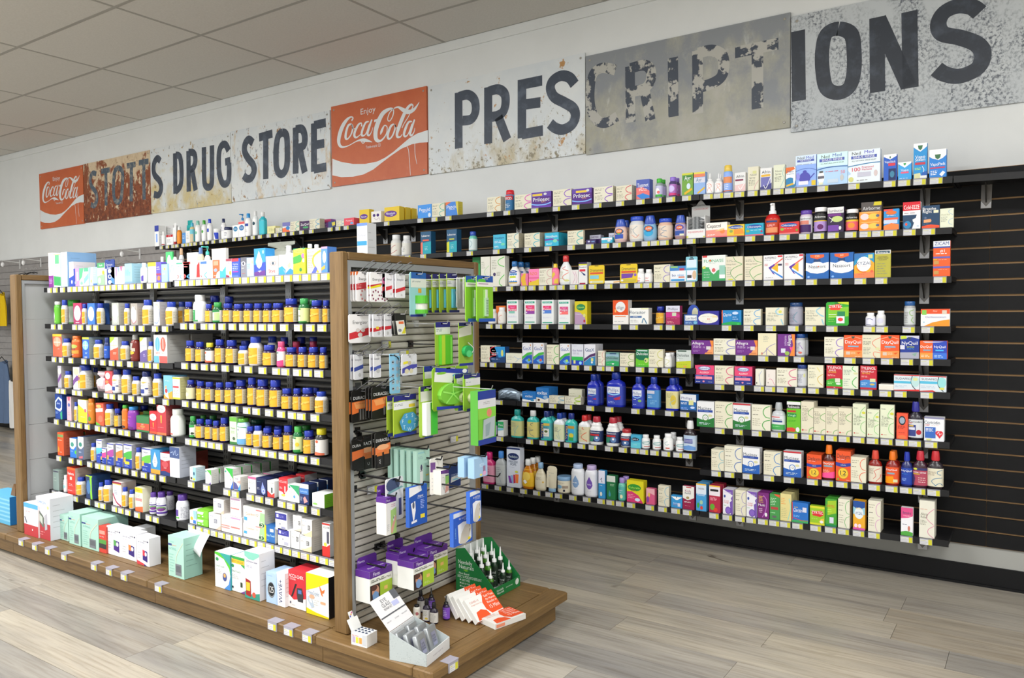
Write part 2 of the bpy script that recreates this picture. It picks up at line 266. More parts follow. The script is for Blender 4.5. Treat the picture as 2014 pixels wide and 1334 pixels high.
COLA={"cc":[[[0.2297,0.7762,0.0067],[0.2459,0.8032,0.0067],[0.2307,0.8222,0.005],[0.1951,0.8127,0.0101],[0.1494,0.7651,0.0168],[0.1128,0.6937,0.0202],[0.0884,0.6095,0.0202],[0.0833,0.5413,0.0168],[0.1006,0.4921,0.0118],[0.1362,0.4714,0.0067],[0.1992,0.481,0.0034],[0.2703,0.5111,0.0042],[0.314,0.5206,0.0076],[0.3577,0.5127,0.0134],[0.4004,0.4968,0.0101],[0.4502,0.4698,0.0017]],[[0.2297,0.7365,0.005],[0.1931,0.7254,0.0101],[0.1677,0.6524,0.0118],[0.1606,0.5841,0.0118],[0.1778,0.5619,0.0067],[0.2093,0.5889,0.0059],[0.2327,0.6381,0.0076],[0.2419,0.6952,0.0076],[0.2307,0.7317,0.005],[0.2419,0.6778,0.0034],[0.2683,0.6714,0.0034]],[[0.3384,0.6841,0.0076],[0.3364,0.7238,0.0042],[0.3039,0.7111,0.0092],[0.2673,0.6413,0.0118],[0.2581,0.5889,0.0118],[0.2785,0.5603,0.0067],[0.315,0.581,0.0034],[0.3343,0.5968,0.0025]],[[0.4167,0.7254,0.0042],[0.3821,0.7175,0.0084],[0.3486,0.6429,0.0109],[0.3374,0.5873,0.0109],[0.3537,0.5667,0.0067],[0.3841,0.5873,0.0042],[0.4197,0.6857,0.005]],[[0.4502,0.7413,0.0067],[0.4157,0.6476,0.0118],[0.4014,0.5794,0.0101],[0.4187,0.5587,0.0067],[0.4441,0.5937,0.0034],[0.4583,0.6444,0.0025]],[[0.5366,0.5413,0.0025],[0.5498,0.581,0.0118],[0.5793,0.6413,0.005],[0.6077,0.6159,0.0042],[0.5996,0.5429,0.005],[0.5691,0.4921,0.0067],[0.5356,0.4683,0.0084],[0.502,0.481,0.0151],[0.4858,0.527,0.0202],[0.4909,0.6127,0.0218],[0.5224,0.7111,0.0218],[0.565,0.7873,0.0185],[0.623,0.8206,0.0118],[0.6636,0.8206,0.0067],[0.6758,0.7889,0.005],[0.6667,0.7349,0.005],[0.6423,0.6889,0.0042],[0.6209,0.6873,0.0042],[0.6148,0.719,0.0042],[0.6352,0.7794,0.0042],[0.6717,0.8143,0.0034]],[[0.6799,0.8206,0.0042],[0.7205,0.8254,0.0067],[0.7602,0.7921,0.0134],[0.7998,0.7556,0.0168],[0.8394,0.7444,0.0151],[0.8791,0.7603,0.0118],[0.9106,0.7984,0.0067],[0.9309,0.8349,0.0017]],[[0.6778,0.6381,0.005],[0.6453,0.6175,0.0101],[0.6159,0.5397,0.0118],[0.6148,0.4873,0.0101],[0.6392,0.4762,0.0067],[0.6687,0.519,0.0076],[0.69,0.5889,0.0076],[0.686,0.6317,0.005],[0.7002,0.5873,0.0034],[0.7226,0.5921,0.0025]],[[0.8598,0.8254,0.0067],[0.8364,0.8159,0.0101],[0.8008,0.7698,0.0134],[0.7632,0.6857,0.0168],[0.7307,0.5984,0.0168],[0.7073,0.519,0.0134],[0.7134,0.4794,0.0101],[0.7409,0.4746,0.005],[0.7591,0.5,0.0034]],[[0.8598,0.8254,0.0059],[0.8699,0.8,0.005],[0.8476,0.7492,0.0034],[0.8232,0.6905,0.0034],[0.7825,0.6254,0.0034],[0.7581,0.5746,0.0034]],[[0.8587,0.627,0.0042],[0.8232,0.6254,0.0084],[0.7896,0.5492,0.0118],[0.7774,0.4905,0.0101],[0.7937,0.4683,0.0067],[0.8211,0.4952,0.0042],[0.8577,0.6,0.005]],[[0.8841,0.6444,0.0067],[0.8537,0.554,0.0109],[0.8384,0.4857,0.0101],[0.8567,0.4698,0.0067],[0.878,0.5079,0.0034],[0.8852,0.5476,0.0025]],[[0.8059,0.3508,0.0025],[0.8211,0.3016,0.0025],[0.8262,0.2079,0.0025],[0.8374,0.0079,0.0017]],[[0.8831,0.3683,0.0025],[0.8852,0.2429,0.0025],[0.9014,0.127,0.0017]],[[0.3303,0.5032,0.0025],[0.3506,0.4762,0.0034],[0.375,0.4921,0.0025]]],"wave":[[0.0071,0.3508],[0.1067,0.2937],[0.2409,0.2444],[0.3709,0.2222],[0.5,0.2286],[0.5833,0.2603],[0.6667,0.3111],[0.748,0.3762],[0.8283,0.4397],[0.9075,0.4778],[1.0112,0.4968],[1.0102,0.3571],[0.9299,0.3683],[0.8516,0.3651],[0.748,0.3333],[0.6413,0.2698],[0.5417,0.2016],[0.4563,0.1397],[0.3526,0.0984],[0.2388,0.0889],[0.1047,0.1048],[0.0041,0.1444]],"hy":[[0.4736,0.7317],[0.5091,0.7381],[0.5051,0.7095],[0.4726,0.7032]],"enj":[0.4096,0.8603],"enj2":[0.3222,0.8333],"enj3":[0.4939,0.7937],"tm":[0.4512,0.4222]}
DTX=[-4.589, -4.437, -4.297, -4.128, -3.838, -3.701, -3.57, -3.288, -2.503, -2.407, -2.301]
# ---------------------------------------------------------------- shelves
def lerp(t, x):
    if x <= t[0][0]: return t[0][1]
    for (a, p), (b_, q) in zip(t, t[1:]):
        if x <= b_: return p+(q-p)*(x-a)/(b_-a)
    return t[-1][1]
WHITE = hexc('d6d6d8'); YEL = hexc('d2cd34'); GRY = hexc('8b8b90')
def tagmesh():
    b = MB(); b.box(-.027, -.0035, -.0305, .027, 0, .001, hexc('8d8c93')); b.face([(-.025,-.004,-.029),(.012,-.004,-.029),(.012,-.004,-.004),(-.025,-.004,-.004)], WHITE)
    b.face([(.010,-.0043,-.029),(.025,-.0043,-.029),(.025,-.0043,-.004),(.010,-.0043,-.004)], YEL)
    for i, w in enumerate((.022, .03, .026)): z = -.009-i*.007; b.face([(-.023,-.0045,z-.0022),(-.023+w,-.0045,z-.0022),(-.023+w,-.0045,z),(-.023,-.0045,z)], hexc('c9c98e') if i == 0 else hexc('b9b9bd'))
    return b.mesh('price_tag', M_card)
ME_TAG = tagmesh()
def bracketmesh():
    b = MB(); c = hexc('77736e')
    b.box(-.022, -.024, -.112, .022, -.019, .0, c); b.prism([(-.003, -.0242, -.01), (-.003, -.13, -.002), (-.003, -.0242, -.085)], (.006, 0, 0), hexc('3a3836'))
    b.face([(-.021,-.0244,-.111),(.021,-.0244,-.111),(.021,-.0244,-.078),(0,-.0244,-.104),(-.021,-.0244,-.078)], hexc('c4c4c6'))
    return b.mesh('bracket', M_gloss)
ME_BR = bracketmesh()
SHELVES = {}
def add_shelf(key, x0, x1, z0, z1, yf, yb, label, parent=None, brackets=(), fascia=.030):
    """one shelf board: top face follows z0..z1 (left..right end)"""
    cx = (x0+x1)/2; cz = (z0+z1)/2; a = math.atan2(z1-z0, x1-x0)
    b = MB(); hw = (x1-x0)/2-.002; K = (1,1,1,1)
    b.box(-hw, yf, -.012, hw, yb, 0, K); b.box(-hw, yf-.0015, -fascia, hw, yf+.006, .0005, K); b.box(-hw, yf+.0061, -.022, -hw+.012, yb, -.0121, K); b.box(hw-.012, yf+.0061, -.022, hw, yb, -.0121, K)
    if parent is None:
        o = b.build('wall_shelf', M_black, None, (cx, 0, cz)); tag(o, label, 'shelf', 'black shelves on the slatwall')
    else: o = b.build('shelf', M_black, parent, (cx, 0, cz))
    o.rotation_euler = (0, -a, 0)
    for bx in brackets: link('bracket', ME_BR, o, (bx-cx, 0, -.014))
    SHELVES.setdefault(key, []).append((x0, x1, o, yf))
    return o
SH = {'W1':[(-6.71,1.976),(-5.17,1.992),(-3.96,2.001),(-2.75,1.996),(-1.54,1.984),(-.335,1.957),(.87,1.928)],
'W2':[(-5.17,1.746),(-3.96,1.753),(-2.75,1.755),(-1.54,1.747),(-.335,1.724)],
'W3':[(-3.96,1.515),(-2.75,1.516),(-1.54,1.511),(-.335,1.500)],
'W4':[(-3.96,1.277),(-2.75,1.275),(-1.54,1.273),(-.335,1.268)],
'W5':[(-3.96,1.024),(-2.75,1.026),(-1.56,1.032)],'W5R':[(-1.54,1.112),(-.335,1.115)],
'W6':[(-3.96,.782),(-2.75,.785),(-1.56,.791)],'W6R':[(-1.54,.951),(-.335,.962)],
'W7':[(-3.96,.547),(-2.75,.549),(-1.56,.562)],'W7R':[(-1.54,.712),(-.335,.731)],
'W8R':[(-1.54,.477),(-.335,.506)],
'W9':[(-3.96,.215),(-2.75,.228),(-1.54,.245),(-.335,.270)]}
RN = {'W1':'topmost','W2':'second highest','W3':'third highest','W4':'fourth highest','W5':'fifth highest','W5R':'fifth highest','W6':'sixth highest','W6R':'sixth highest','W7':'second lowest','W7R':'third lowest','W8R':'second lowest','W9':'lowest'}
def bay(x): return 'right' if x > -1.55 else 'centre' if x > -2.755 else 'left' if x > -3.965 else 'far left' if x > -5.18 else 'outermost left'
for k, t in SH.items():
    for (xa, za), (xb, zb_) in zip(t, t[1:]):
        L_ = xb-xa; br = (xa+.14, xb-.14)
        if k == 'W1' and xa > -.4: br = (xa+.12,); lab = 'empty stretch of the topmost black wall shelf running out of the picture at right'
        else: lab = '%s black shelf on the %s bay of the slatwall' % (RN[k], bay((xa+xb)/2))
        add_shelf(k, xa, xb, za, zb_, -.28, -.019, lab, None, br)
# ---------------------------------------------------------------- the free-standing unit
X1, Y0, Wd, LL, TP, HT = -2.154, -2.334, .86, 2.568, .072, 1.581
YB = Y0+Wd; X0 = X1-LL
g = empty('gondola_shelving', ((X0+X1)/2, Y0+Wd/2, 0)); gx, gy = g.location.x, g.location.y
tag(g, 'oak framed free-standing double sided shelf unit with grey slatted end panel', 'shelf unit')
def gl(b, name, m, off=(0,0,0), par=None):      # build with world coords, parent to unit
    return b.build(name, m, par or g, (off[0]-gx, off[1]-gy, off[2]) if not par else off)
K = (1,1,1,1); DZ = .13
def plainbox(name, x0, y0, z0, x1, y1, z1, m, bev=0):
    cx, cy, cz = (x0+x1)/2, (y0+y1)/2, (z0+z1)/2
    b = MB(); a, c, d = (x1-x0)/2, (y1-y0)/2, (z1-z0)/2
    if bev:
        q = [(-a,-c+bev),(-a+bev,-c),(a-bev,-c),(a,-c+bev),(a,c-bev),(a-bev,c),(-a+bev,c),(-a,c-bev)]
        e = bev*.7; rings = []
        for z, s_ in ((-d, e), (-d+e, 0), (d-e, 0), (d, e)):
            rings.append([(x-math.copysign(min(s_, abs(x)), x), y-math.copysign(min(s_, abs(y)), y), z) for x, y in q])
        n = 8; pts = [p for r_ in rings for p in r_]; fs = []
        for i in range(3):
            for k in range(n): fs.append((i*n+k, i*n+(k+1) % n, (i+1)*n+(k+1) % n, (i+1)*n+k))
        fs += [tuple(range(n-1, -1, -1)), tuple(range(3*n, 4*n))]
        b.faces(pts, fs, K)
    else: b.box(-a, -c, -d, a, c, d, K)
    return b.build(name, m, g, (cx-gx, cy-gy, cz))
# end frames: left (seen from inside) and right (facing the aisle)
for xe, nm in ((X1, 1), (X0, -1)):
    xa, xb = (xe-TP, xe) if nm == 1 else (xe-TP, xe)
    plainbox('post', xa, Y0, DZ+.0005, xb, Y0+.034, HT, M_wz, .006)
    plainbox('post', xa, YB-.034, DZ+.0005, xb, YB, HT, M_wz, .006)
    plainbox('top_rail', xa+.001, Y0+.0345, HT-.030, xb-.001, YB-.0345, HT-.0005, M_wy, .004)
# metal rims and slats of the end panel
ya, yb_ = Y0+.0345, YB-.0345
b = MB(); xr0, xr1 = X1-.052, X1-.006
b.box(xr0, ya, DZ+.001, xr1, ya+.018, HT-.031, K); b.box(xr0, yb_-.018, DZ+.001, xr1, yb_, HT-.031, K); b.box(xr0, ya+.0181, HT-.056, xr1, yb_-.0181, HT-.031, K)
gl(b, 'panel_rim', M_alu)
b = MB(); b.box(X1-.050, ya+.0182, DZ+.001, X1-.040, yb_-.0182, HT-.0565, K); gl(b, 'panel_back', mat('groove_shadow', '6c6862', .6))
SP = .0282; b = MB(); yw = (yb_-ya)/2-.0185
b.prism([(0, -yw, -.002), (0, -yw, .0185), (.008, -yw, .0205), (.013, -yw, .0175), (.013, -yw, .002), (.007, -yw, -.004)], (0, 2*yw, 0), K); me = b.mesh('slat', M_panel)
z = DZ+.006
while z < HT-.078: link('slat', me, g, (X1-.0399-gx, (ya+yb_)/2-gy, z)); z += SP
# left end panel seen from inside: rim and white boards
b = MB(); xl0, xl1 = X0-.060, X0-.010
b.box(xl0, ya, DZ+.001, xl1, ya+.016, HT-.031, K); b.box(xl0, ya+.0161, HT-.050, xl1, YB-.036, HT-.031, K); gl(b, 'panel_rim', M_alu)
for i in range(7):
    za = DZ+.002+i*.1998; plainbox('panel_board', X0-.05, ya+.0165, za, X0-.030, YB-.036, za+.1985, M_white)
# inside: slotted uprights and grey corrugated back
YM = Y0+.445
b = MB(); z = DZ+.02
while z < HT-.06:
    b.prism([(X0-.028, YM, z), (X0-.028, YM-.010, z+.002), (X0-.028, YM-.012, z+.006), (X0-.028, YM-.012, z+.013), (X0-.028, YM-.002, z+.019)], (LL-.03, 0, 0), K); z += .0285
o = gl(b, 'slat_panel', noisemat('shaded_grey_slat', [(.3, '8d8a84'), (.7, '999690')], ns=9, rough=.5)); o['kind'] = 'stuff'
b = MB(); b.box(X0-.028, YM+.0001, DZ+.01, X1-.053, YM+.012, HT-.06, K); gl(b, 'panel_back', M_black)
for ux in (-4.68, -4.08, -3.45, -2.95, -2.62, -2.26):
    b = MB(); b.box(ux-.02, YM-.030, DZ+.01, ux+.02, YM-.0125, HT-.07, hexc('8a8882'))
    for i in range(44): zz = DZ+.03+i*.03; b.face([(ux-.011, YM-.0303, zz), (ux-.006, YM-.0303, zz), (ux-.006, YM-.0303, zz+.016), (ux-.011, YM-.0303, zz+.016)], hexc('1c1c1c')); b.face([(ux+.006, YM-.0303, zz), (ux+.011, YM-.0303, zz), (ux+.011, YM-.0303, zz+.016), (ux+.006, YM-.0303, zz+.016)], hexc('1c1c1c'))
    gl(b, 'upright', M_gloss)
GS = {'G1':[(-4.69,1.508),(-3.45,1.508),(-3.44,1.514),(-2.235,1.514)],'G2':[(-4.69,1.303),(-3.45,1.296),(-3.44,1.310),(-2.235,1.306)],
'G3':[(-4.69,1.119),(-3.45,1.114),(-3.44,1.122),(-2.235,1.119)],'G4':[(-4.69,.944),(-3.45,.940),(-3.44,.942),(-2.235,.936)],
'G5':[(-4.69,.768),(-3.45,.757),(-3.44,.763),(-2.235,.757)],'G6':[(-4.69,.562),(-3.45,.560),(-3.44,.562),(-2.235,.546)],
'G7':[(-4.69,.356),(-3.45,.347),(-3.44,.353),(-2.235,.351)]}
for k, t in GS.items():
    for a_, c_ in ((t[0], t[1]), (t[2], t[3])):
        o = add_shelf(k, a_[0], c_[0], a_[1], c_[1], -2.20, YM-.031, '', g, fascia=.026 if k != 'G7' else .03)
        o.location.x -= gx; o.location.y -= gy
# shelf on the far side carrying the goods seen over the top
b = MB(); b.box(X0, YM+.03, 1.498, X1-TP-.001, YM+.30, 1.5095, K); gl(b, 'shelf', M_black)
# plinth: apron, deck boards, nosing, dark toe gap
OV = .065; EX = .468; ye0, ye1 = Y0-OV, YB-.005
xs = [-5.30, X0-.06, -3.385, -2.262, X1+EX]
for i in range(4):
    xa, xb = xs[i]+.0012, xs[i+1]-.0012
    if i == 3: continue
    plainbox('deck_board', xa, ye0, DZ-.036, xb, ye0+.088, DZ, M_wx, .006)
    plainbox('deck_board', xa, ye0+.0895, DZ-.036, xb, YM-.03, DZ-.0008, M_wx)
    plainbox('apron', xa, ye0+.040, .012, xb, ye0+.060, DZ-.0365, M_wx)
    plainbox('deck_board', xa, YM-.0285, DZ-.036, xb, ye1-.09, DZ-.0008, M_wx)
xa, xb = xs[3]+.0012, xs[4]
plainbox('deck_board', xa, ye0, DZ-.036, xb-.0905, ye0+.088, DZ, M_wx, .006)
plainbox('deck_board', xa, ye1-.088, DZ-.036, xb-.0905, ye1, DZ, M_wx, .006)
plainbox('deck_board', xb-.089, ye0, DZ-.036, xb, ye1, DZ, M_wy, .006)
plainbox('deck_board', xa, ye0+.0895, DZ-.036, xb-.0905, ye1-.0895, DZ-.0008, M_wx)
plainbox('apron', xa, ye0+.040, .012, xb-.04, ye0+.060, DZ-.0365, M_wx)
plainbox('apron', xb-.060, ye0+.0605, .012, xb-.04, ye1-.04, DZ-.0365, M_wy)
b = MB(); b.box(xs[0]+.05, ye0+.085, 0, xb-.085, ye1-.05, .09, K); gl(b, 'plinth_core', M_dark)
# clip-on tags on the deck edge
def decktag():
    b = MB(); b.box(-.026, -.004, -.034, .026, 0, .0, hexc('a3a0ac')); b.box(-.028, -.004, .0003, .030, .036, .0016, hexc('9b97a2'))
    b.face([(-.023,-.0045,-.032),(.008,-.0045,-.032),(.008,-.0045,-.008),(-.023,-.0045,-.008)], WHITE); b.face([(.008,-.0045,-.032),(.023,-.0045,-.032),(.023,-.0045,-.008),(.008,-.0045,-.008)], YEL)
    for i, w in enumerate((.014, .026, .02)): z = -.012-i*.007; b.face([(-.021,-.0047,z-.002),(-.021+w,-.0047,z-.002),(-.021+w,-.0047,z),(-.021,-.0047,z)], hexc('d8cf5a') if i == 0 else hexc('b9b9bd'))
    return b.mesh('price_tag', M_card)
ME_DT = decktag()
for x in DTX: link('price_tag', ME_DT, g, (x-gx, ye0-.0005-gy, DZ))
link('price_tag', ME_DT, g, (xb+.0005-gx, -2.285-gy, DZ), math.pi/2)
# ---------------------------------------------------------------- painted signs on the wall
def boardmat(name, base, stains):
    m = mat(name, 'fff', .42); nt = m.node_tree; L = nt.links.new; b = nt.nodes['Principled BSDF']
    tc = N(nt, 'ShaderNodeTexCoord')
    def nz(sc, ns, det, seed, dist=0):
        mp = N(nt, 'ShaderNodeMapping'); mp.inputs['Scale'].default_value = sc; mp.inputs['Location'].default_value = (seed, seed*2, seed*3)
        L(tc.outputs['Object'], mp.inputs['Vector']); n = N(nt, 'ShaderNodeTexNoise', Scale=ns, Detail=det, Roughness=.65, Distortion=dist); L(mp.outputs[0], n.inputs['Vector']); return n.outputs['Fac']
    r = ramp(nt, base[1]); L(nz(*base[0]), r.inputs[0]); out = r.outputs[0]
    for (np2, lo, hi, col, zr) in stains:
        f = nz(*np2); mr = N(nt, 'ShaderNodeMapRange'); mr.inputs[1].default_value = lo; mr.inputs[2].default_value = hi; 
        if zr:   # worn more towards one edge of the board: add a height term to the noise
            sp = N(nt, 'ShaderNodeSeparateXYZ'); L(tc.outputs['Object'], sp.inputs[0]); ma = N(nt, 'ShaderNodeMath', operation='MULTIPLY_ADD'); ma.inputs[1].default_value = zr
            L(sp.outputs['Z'], ma.inputs[0]); L(f, ma.inputs[2]); f = ma.outputs[0]
        L(f, mr.inputs[0]); mx = N(nt, 'ShaderNodeMix', data_type='RGBA'); L(mr.outputs[0], mx.inputs[0]); L(out, mx.inputs[6]); mx.inputs[7].default_value = hexc(col); out = mx.outputs[2]
    L(out, b.inputs['Base Color']); return m
enam = [(.3, 'd2d8dc'), (.7, 'e0e3e2')]
MB2 = boardmat('rusted_white_enamel', (((1,1,1), 9, 6, 1), [(.3, 'c8b08e'), (.7, 'dcc8aa')]), [(((1,1,.8), 7, 10, 3, .5), .25, .31, '8a4828', -.48), (((1,1,.5), 24, 8, 9), .60, .64, 'd8c4a4', .1), (((1,1,1), 30, 6, 5), .44, .52, '6a341e', -.32)])
MB3 = boardmat('stained_white_enamel', (((1,1,1), 3, 4, 2), enam), [(((1,1,.7), 5, 8, 4, .3), .34, .54, 'cdbd8c', -.5), (((1,1,1), 14, 9, 8), .61, .66, 'a5874e', 0), (((1,1,.5), 30, 6, 6), .62, .70, '8e9298', 0)])
MB4 = boardmat('spotted_white_enamel', (((1,1,1), 4, 4, 7), enam), [(((1,1,.6), 6, 9, 11, .4), .50, .64, 'cbb083', -.15), (((1,1,.7), 17, 9, 13), .60, .65, '98703e', 0), (((1,1,.4), 32, 6, 16), .60, .68, '8a8f96', 0)])
MB6 = boardmat('white_enamel', (((1,1,1), 3, 4, 21), enam), [(((1,1,.6), 5, 9, 23, .3), .44, .62, 'bdb294', -.4), (((1,1,1), 13, 9, 25), .62, .66, 'b98a52', 0), (((1,1,.8), 40, 8, 29), .52, .60, '857c62', -.35)])
MB7 = boardmat('weathered_zinc', (((1,1,.7), 5, 8, 31, .3), [(.3, '96968e'), (.5, 'a5a395'), (.7, 'b2afa6')]), [(((1,1,.8), 3, 6, 33), .50, .72, '9a9474', -.55), (((1,1,.35), 22, 9, 35), .66, .78, 'c2c2bc', .22), (((1,1,.8), 4, 8, 37), .52, .70, '868a8e', .35)])
MB8 = boardmat('mottled_white_over_black', (((1,1,1), 4, 5, 41), [(.3, 'aeb4b9'), (.7, 'c6cacb')]), [(((1,1,.9), 70, 9, 43, .3), .47, .60, '565c66', 0), (((1,1,.6), 5, 7, 45, .4), .44, .60, 'bcc1c4', 0), (((1,1,.8), 7, 8, 49, .3), .64, .72, '6a7078', 0)])
M_red = boardmat('faded_red_enamel', (((1,1,1), 4, 6, 51), [(.3, 'c05a30'), (.7, 'cc6a3c')]), [(((1,1,.6), 14, 9, 53), .60, .8, 'd28a6a', -.3)])
M_cream = mat('white_enamel_lettering', 'dde1e2', .4)
def lettermat(name, col, worn, lo, hi, sc=9):
    m = mat(name, col, .45); nt = m.node_tree; L = nt.links.new; b = nt.nodes['Principled BSDF']; tc = N(nt, 'ShaderNodeTexCoord')
    n = N(nt, 'ShaderNodeTexNoise', Scale=sc, Detail=8, Roughness=.6); L(tc.outputs['Object'], n.inputs['Vector'])
    r = ramp(nt, [(lo, col), (hi, worn)]); L(n.outputs['Fac'], r.inputs[0]); L(r.outputs[0], b.inputs['Base Color']); return m
ML = lettermat('navy_paint', '38414f', '596373', .5, .75, 12)
ML1 = lettermat('faded_navy_paint', '4c5a68', '8a8a84', .5, .64, 22)
ML6 = lettermat('flaking_navy_paint', '39414e', 'b0aea6', .50, .53, 11)
ML7 = lettermat('black_paint', '2a303a', '48505c', .5, .8, 14)
def ribbon(b, pts, ws, col, y, M_=None):
    n = len(pts); L_, R_ = [], []
    for i, p in enumerate(pts):
        a = pts[max(i-1, 0)]; c = pts[min(i+1, n-1)]; dx, dz = c[0]-a[0], c[1]-a[1]; l = math.hypot(dx, dz) or 1; nx, nz_ = -dz/l, dx/l
        L_.append((p[0]+nx*ws[i], y, p[1]+nz_*ws[i])); R_.append((p[0]-nx*ws[i], y, p[1]-nz_*ws[i]))
    for i in range(n-1): b.face([R_[i], R_[i+1], L_[i+1], L_[i]], col)
def smooth(pts, k=4, closed=False):
    out = []; n = len(pts)
    for i in range(n-1):
        p0 = pts[max(i-1, 0)]; p1 = pts[i]; p2 = pts[i+1]; p3 = pts[min(i+2, n-1)]
        if closed and i == 0: p0 = pts[-2]
        if closed and i == n-2: p3 = pts[1]
        for s_ in range(k):
            t = s_/k; out.append(tuple(.5*(2*b_+(c-a)*t+(2*a-5*b_+4*c-d)*t*t+(3*b_-a-3*c+d)*t**3) for a, b_, c, d in zip(p0, p1, p2, p3)))
    out.append(tuple(pts[-1])); return out
SIGNS = [ # index, x0,x1,z0,z1, material, letters material, label
 (1,-8.445,-7.200,2.337,2.958,MB2,ML1,'heavily rusted brown sign board with faded blue letters STOTT'),
 (2,-7.195,-5.952,2.340,2.958,MB3,ML,'stained white sign board lettered S DRUG'),
 (3,-5.947,-4.690,2.345,2.965,MB4,ML,'white sign board with rust runs lettered STORE'),
 (5,-3.674,-2.390,2.350,2.980,MB6,ML,'white enamel sign board with small rust spots lettered PRES'),
 (6,-2.385,-1.133,2.340,2.955,MB7,ML6,'tan and grey metal sign board with flaking letters CRIPT'),
 (7,-1.128,.60,2.312,2.930,MB8,ML7,'mottled white sign board with large dark letters IONS')]
ring = [(.008*math.cos(a*math.pi/4), -.0155, .008*math.sin(a*math.pi/4)) for a in range(8)]; top_ = [(.004*math.cos(a*math.pi/4), -.0185, .004*math.sin(a*math.pi/4)) for a in range(8)]
b = MB(); b.faces(ring+top_, [(i, (i+1) % 8, 8+(i+1) % 8, 8+i) for i in range(8)]+[tuple(range(8, 16))], hexc('a29e94')); ME_SC = b.mesh('screw', M_gloss)
def screws(par, w, h):
    for x in (.03, w-.03):
        for z in (.03, h-.03): link('screw', ME_SC, par, (x, -.0005, z))
for idx, x0, x1, z0, z1, mb, ml, lab in SIGNS:
    b = MB(); b.box(0, -.014, 0, x1-x0, -.0005, z1-z0, K); o = b.build('painted_sign', mb, None, (x0, 0, z0)); tag(o, lab, 'sign', 'painted sign boards on the wall')
    letters = []      # strokes that touch belong to one letter
    for i, w, pts in LET:
        if i != idx: continue
        P = [(min(max(p[0], x0+.006), x1-.004)-x0, p[1]-z0) for p in pts]
        if len(P) > 2: P = smooth(P, 5, pts[0] == pts[-1])
        bb = (min(p[0] for p in P)-w*.42, max(p[0] for p in P)+w*.42)
        for l in letters:
            if l[0] < bb[1] and bb[0] < l[1]: l[0], l[1] = min(l[0], bb[0]), max(l[1], bb[1]); l[2].append((P, w)); break
        else: letters.append([bb[0], bb[1], [(P, w)]])
    for l in letters:
        b = MB()
        for P, w in l[2]: ribbon(b, P, [w/2]*len(P), K, -.0146-.00002*random.random())
        b.build('letter', ml, o)
    screws(o, x1-x0, z1-z0)
def cola(x0, x1, z0, z1, lab):
    w, h = x1-x0, z1-z0; b = MB(); b.box(0, -.016, 0, w, -.0005, h, K); o = b.build('painted_sign', M_red, None, (x0, 0, z0)); tag(o, lab, 'sign', 'red soda signs on the wall')
    b = MB(); b.face([(p[0]*w, -.0164, p[1]*h) for p in COLA['wave']], K); b.build('white_wave', M_cream, o)
    for q_, st in enumerate(COLA['cc']):
        P = smooth([(p[0]*w, p[1]*h, p[2]*w*1.02) for p in st], 4); b = MB(); ribbon(b, [(p[0], p[1]) for p in P], [max(p[2], .0012) for p in P], K, -.0166-.00003*random.random())
        b.build('paint_drip' if q_ in (12, 13) else 'script_letter', M_cream, o)
    b = MB(); b.face([(p[0]*w, -.0166, p[1]*h) for p in COLA['hy']], K); b.build('hyphen', M_cream, o)
    b = MB()
    sk = (COLA['enj3'][1]-COLA['enj2'][1])*0
    text_into(b, 'Enjoy', COLA['enj'][0]*w, (COLA['enj'][1])*h+.002, .046, .165*w, (1,1,1,1), lambda u, v: (u, -.0166, v))
    text_into(b, 'Trade-mark', COLA['tm'][0]*w-.01, COLA['tm'][1]*h, .022, .12*w, (1,1,1,1), lambda u, v: (u, -.0166, v))
    text_into(b, 'R', COLA['tm'][0]*w+.072, COLA['tm'][1]*h, .012, .02, (1,1,1,1), lambda u, v: (u, -.0166, v))
    cx, cz = COLA['tm'][0]*w+.072, COLA['tm'][1]*h; ribbon(b, [(cx+.013*math.cos(a*math.pi/8), cz+.013*math.sin(a*math.pi/8)) for a in range(17)], [.0012]*17, K, -.0166)
    b.build('small_lettering', M_cream, o)['kind'] = 'stuff'; screws(o, w, h)
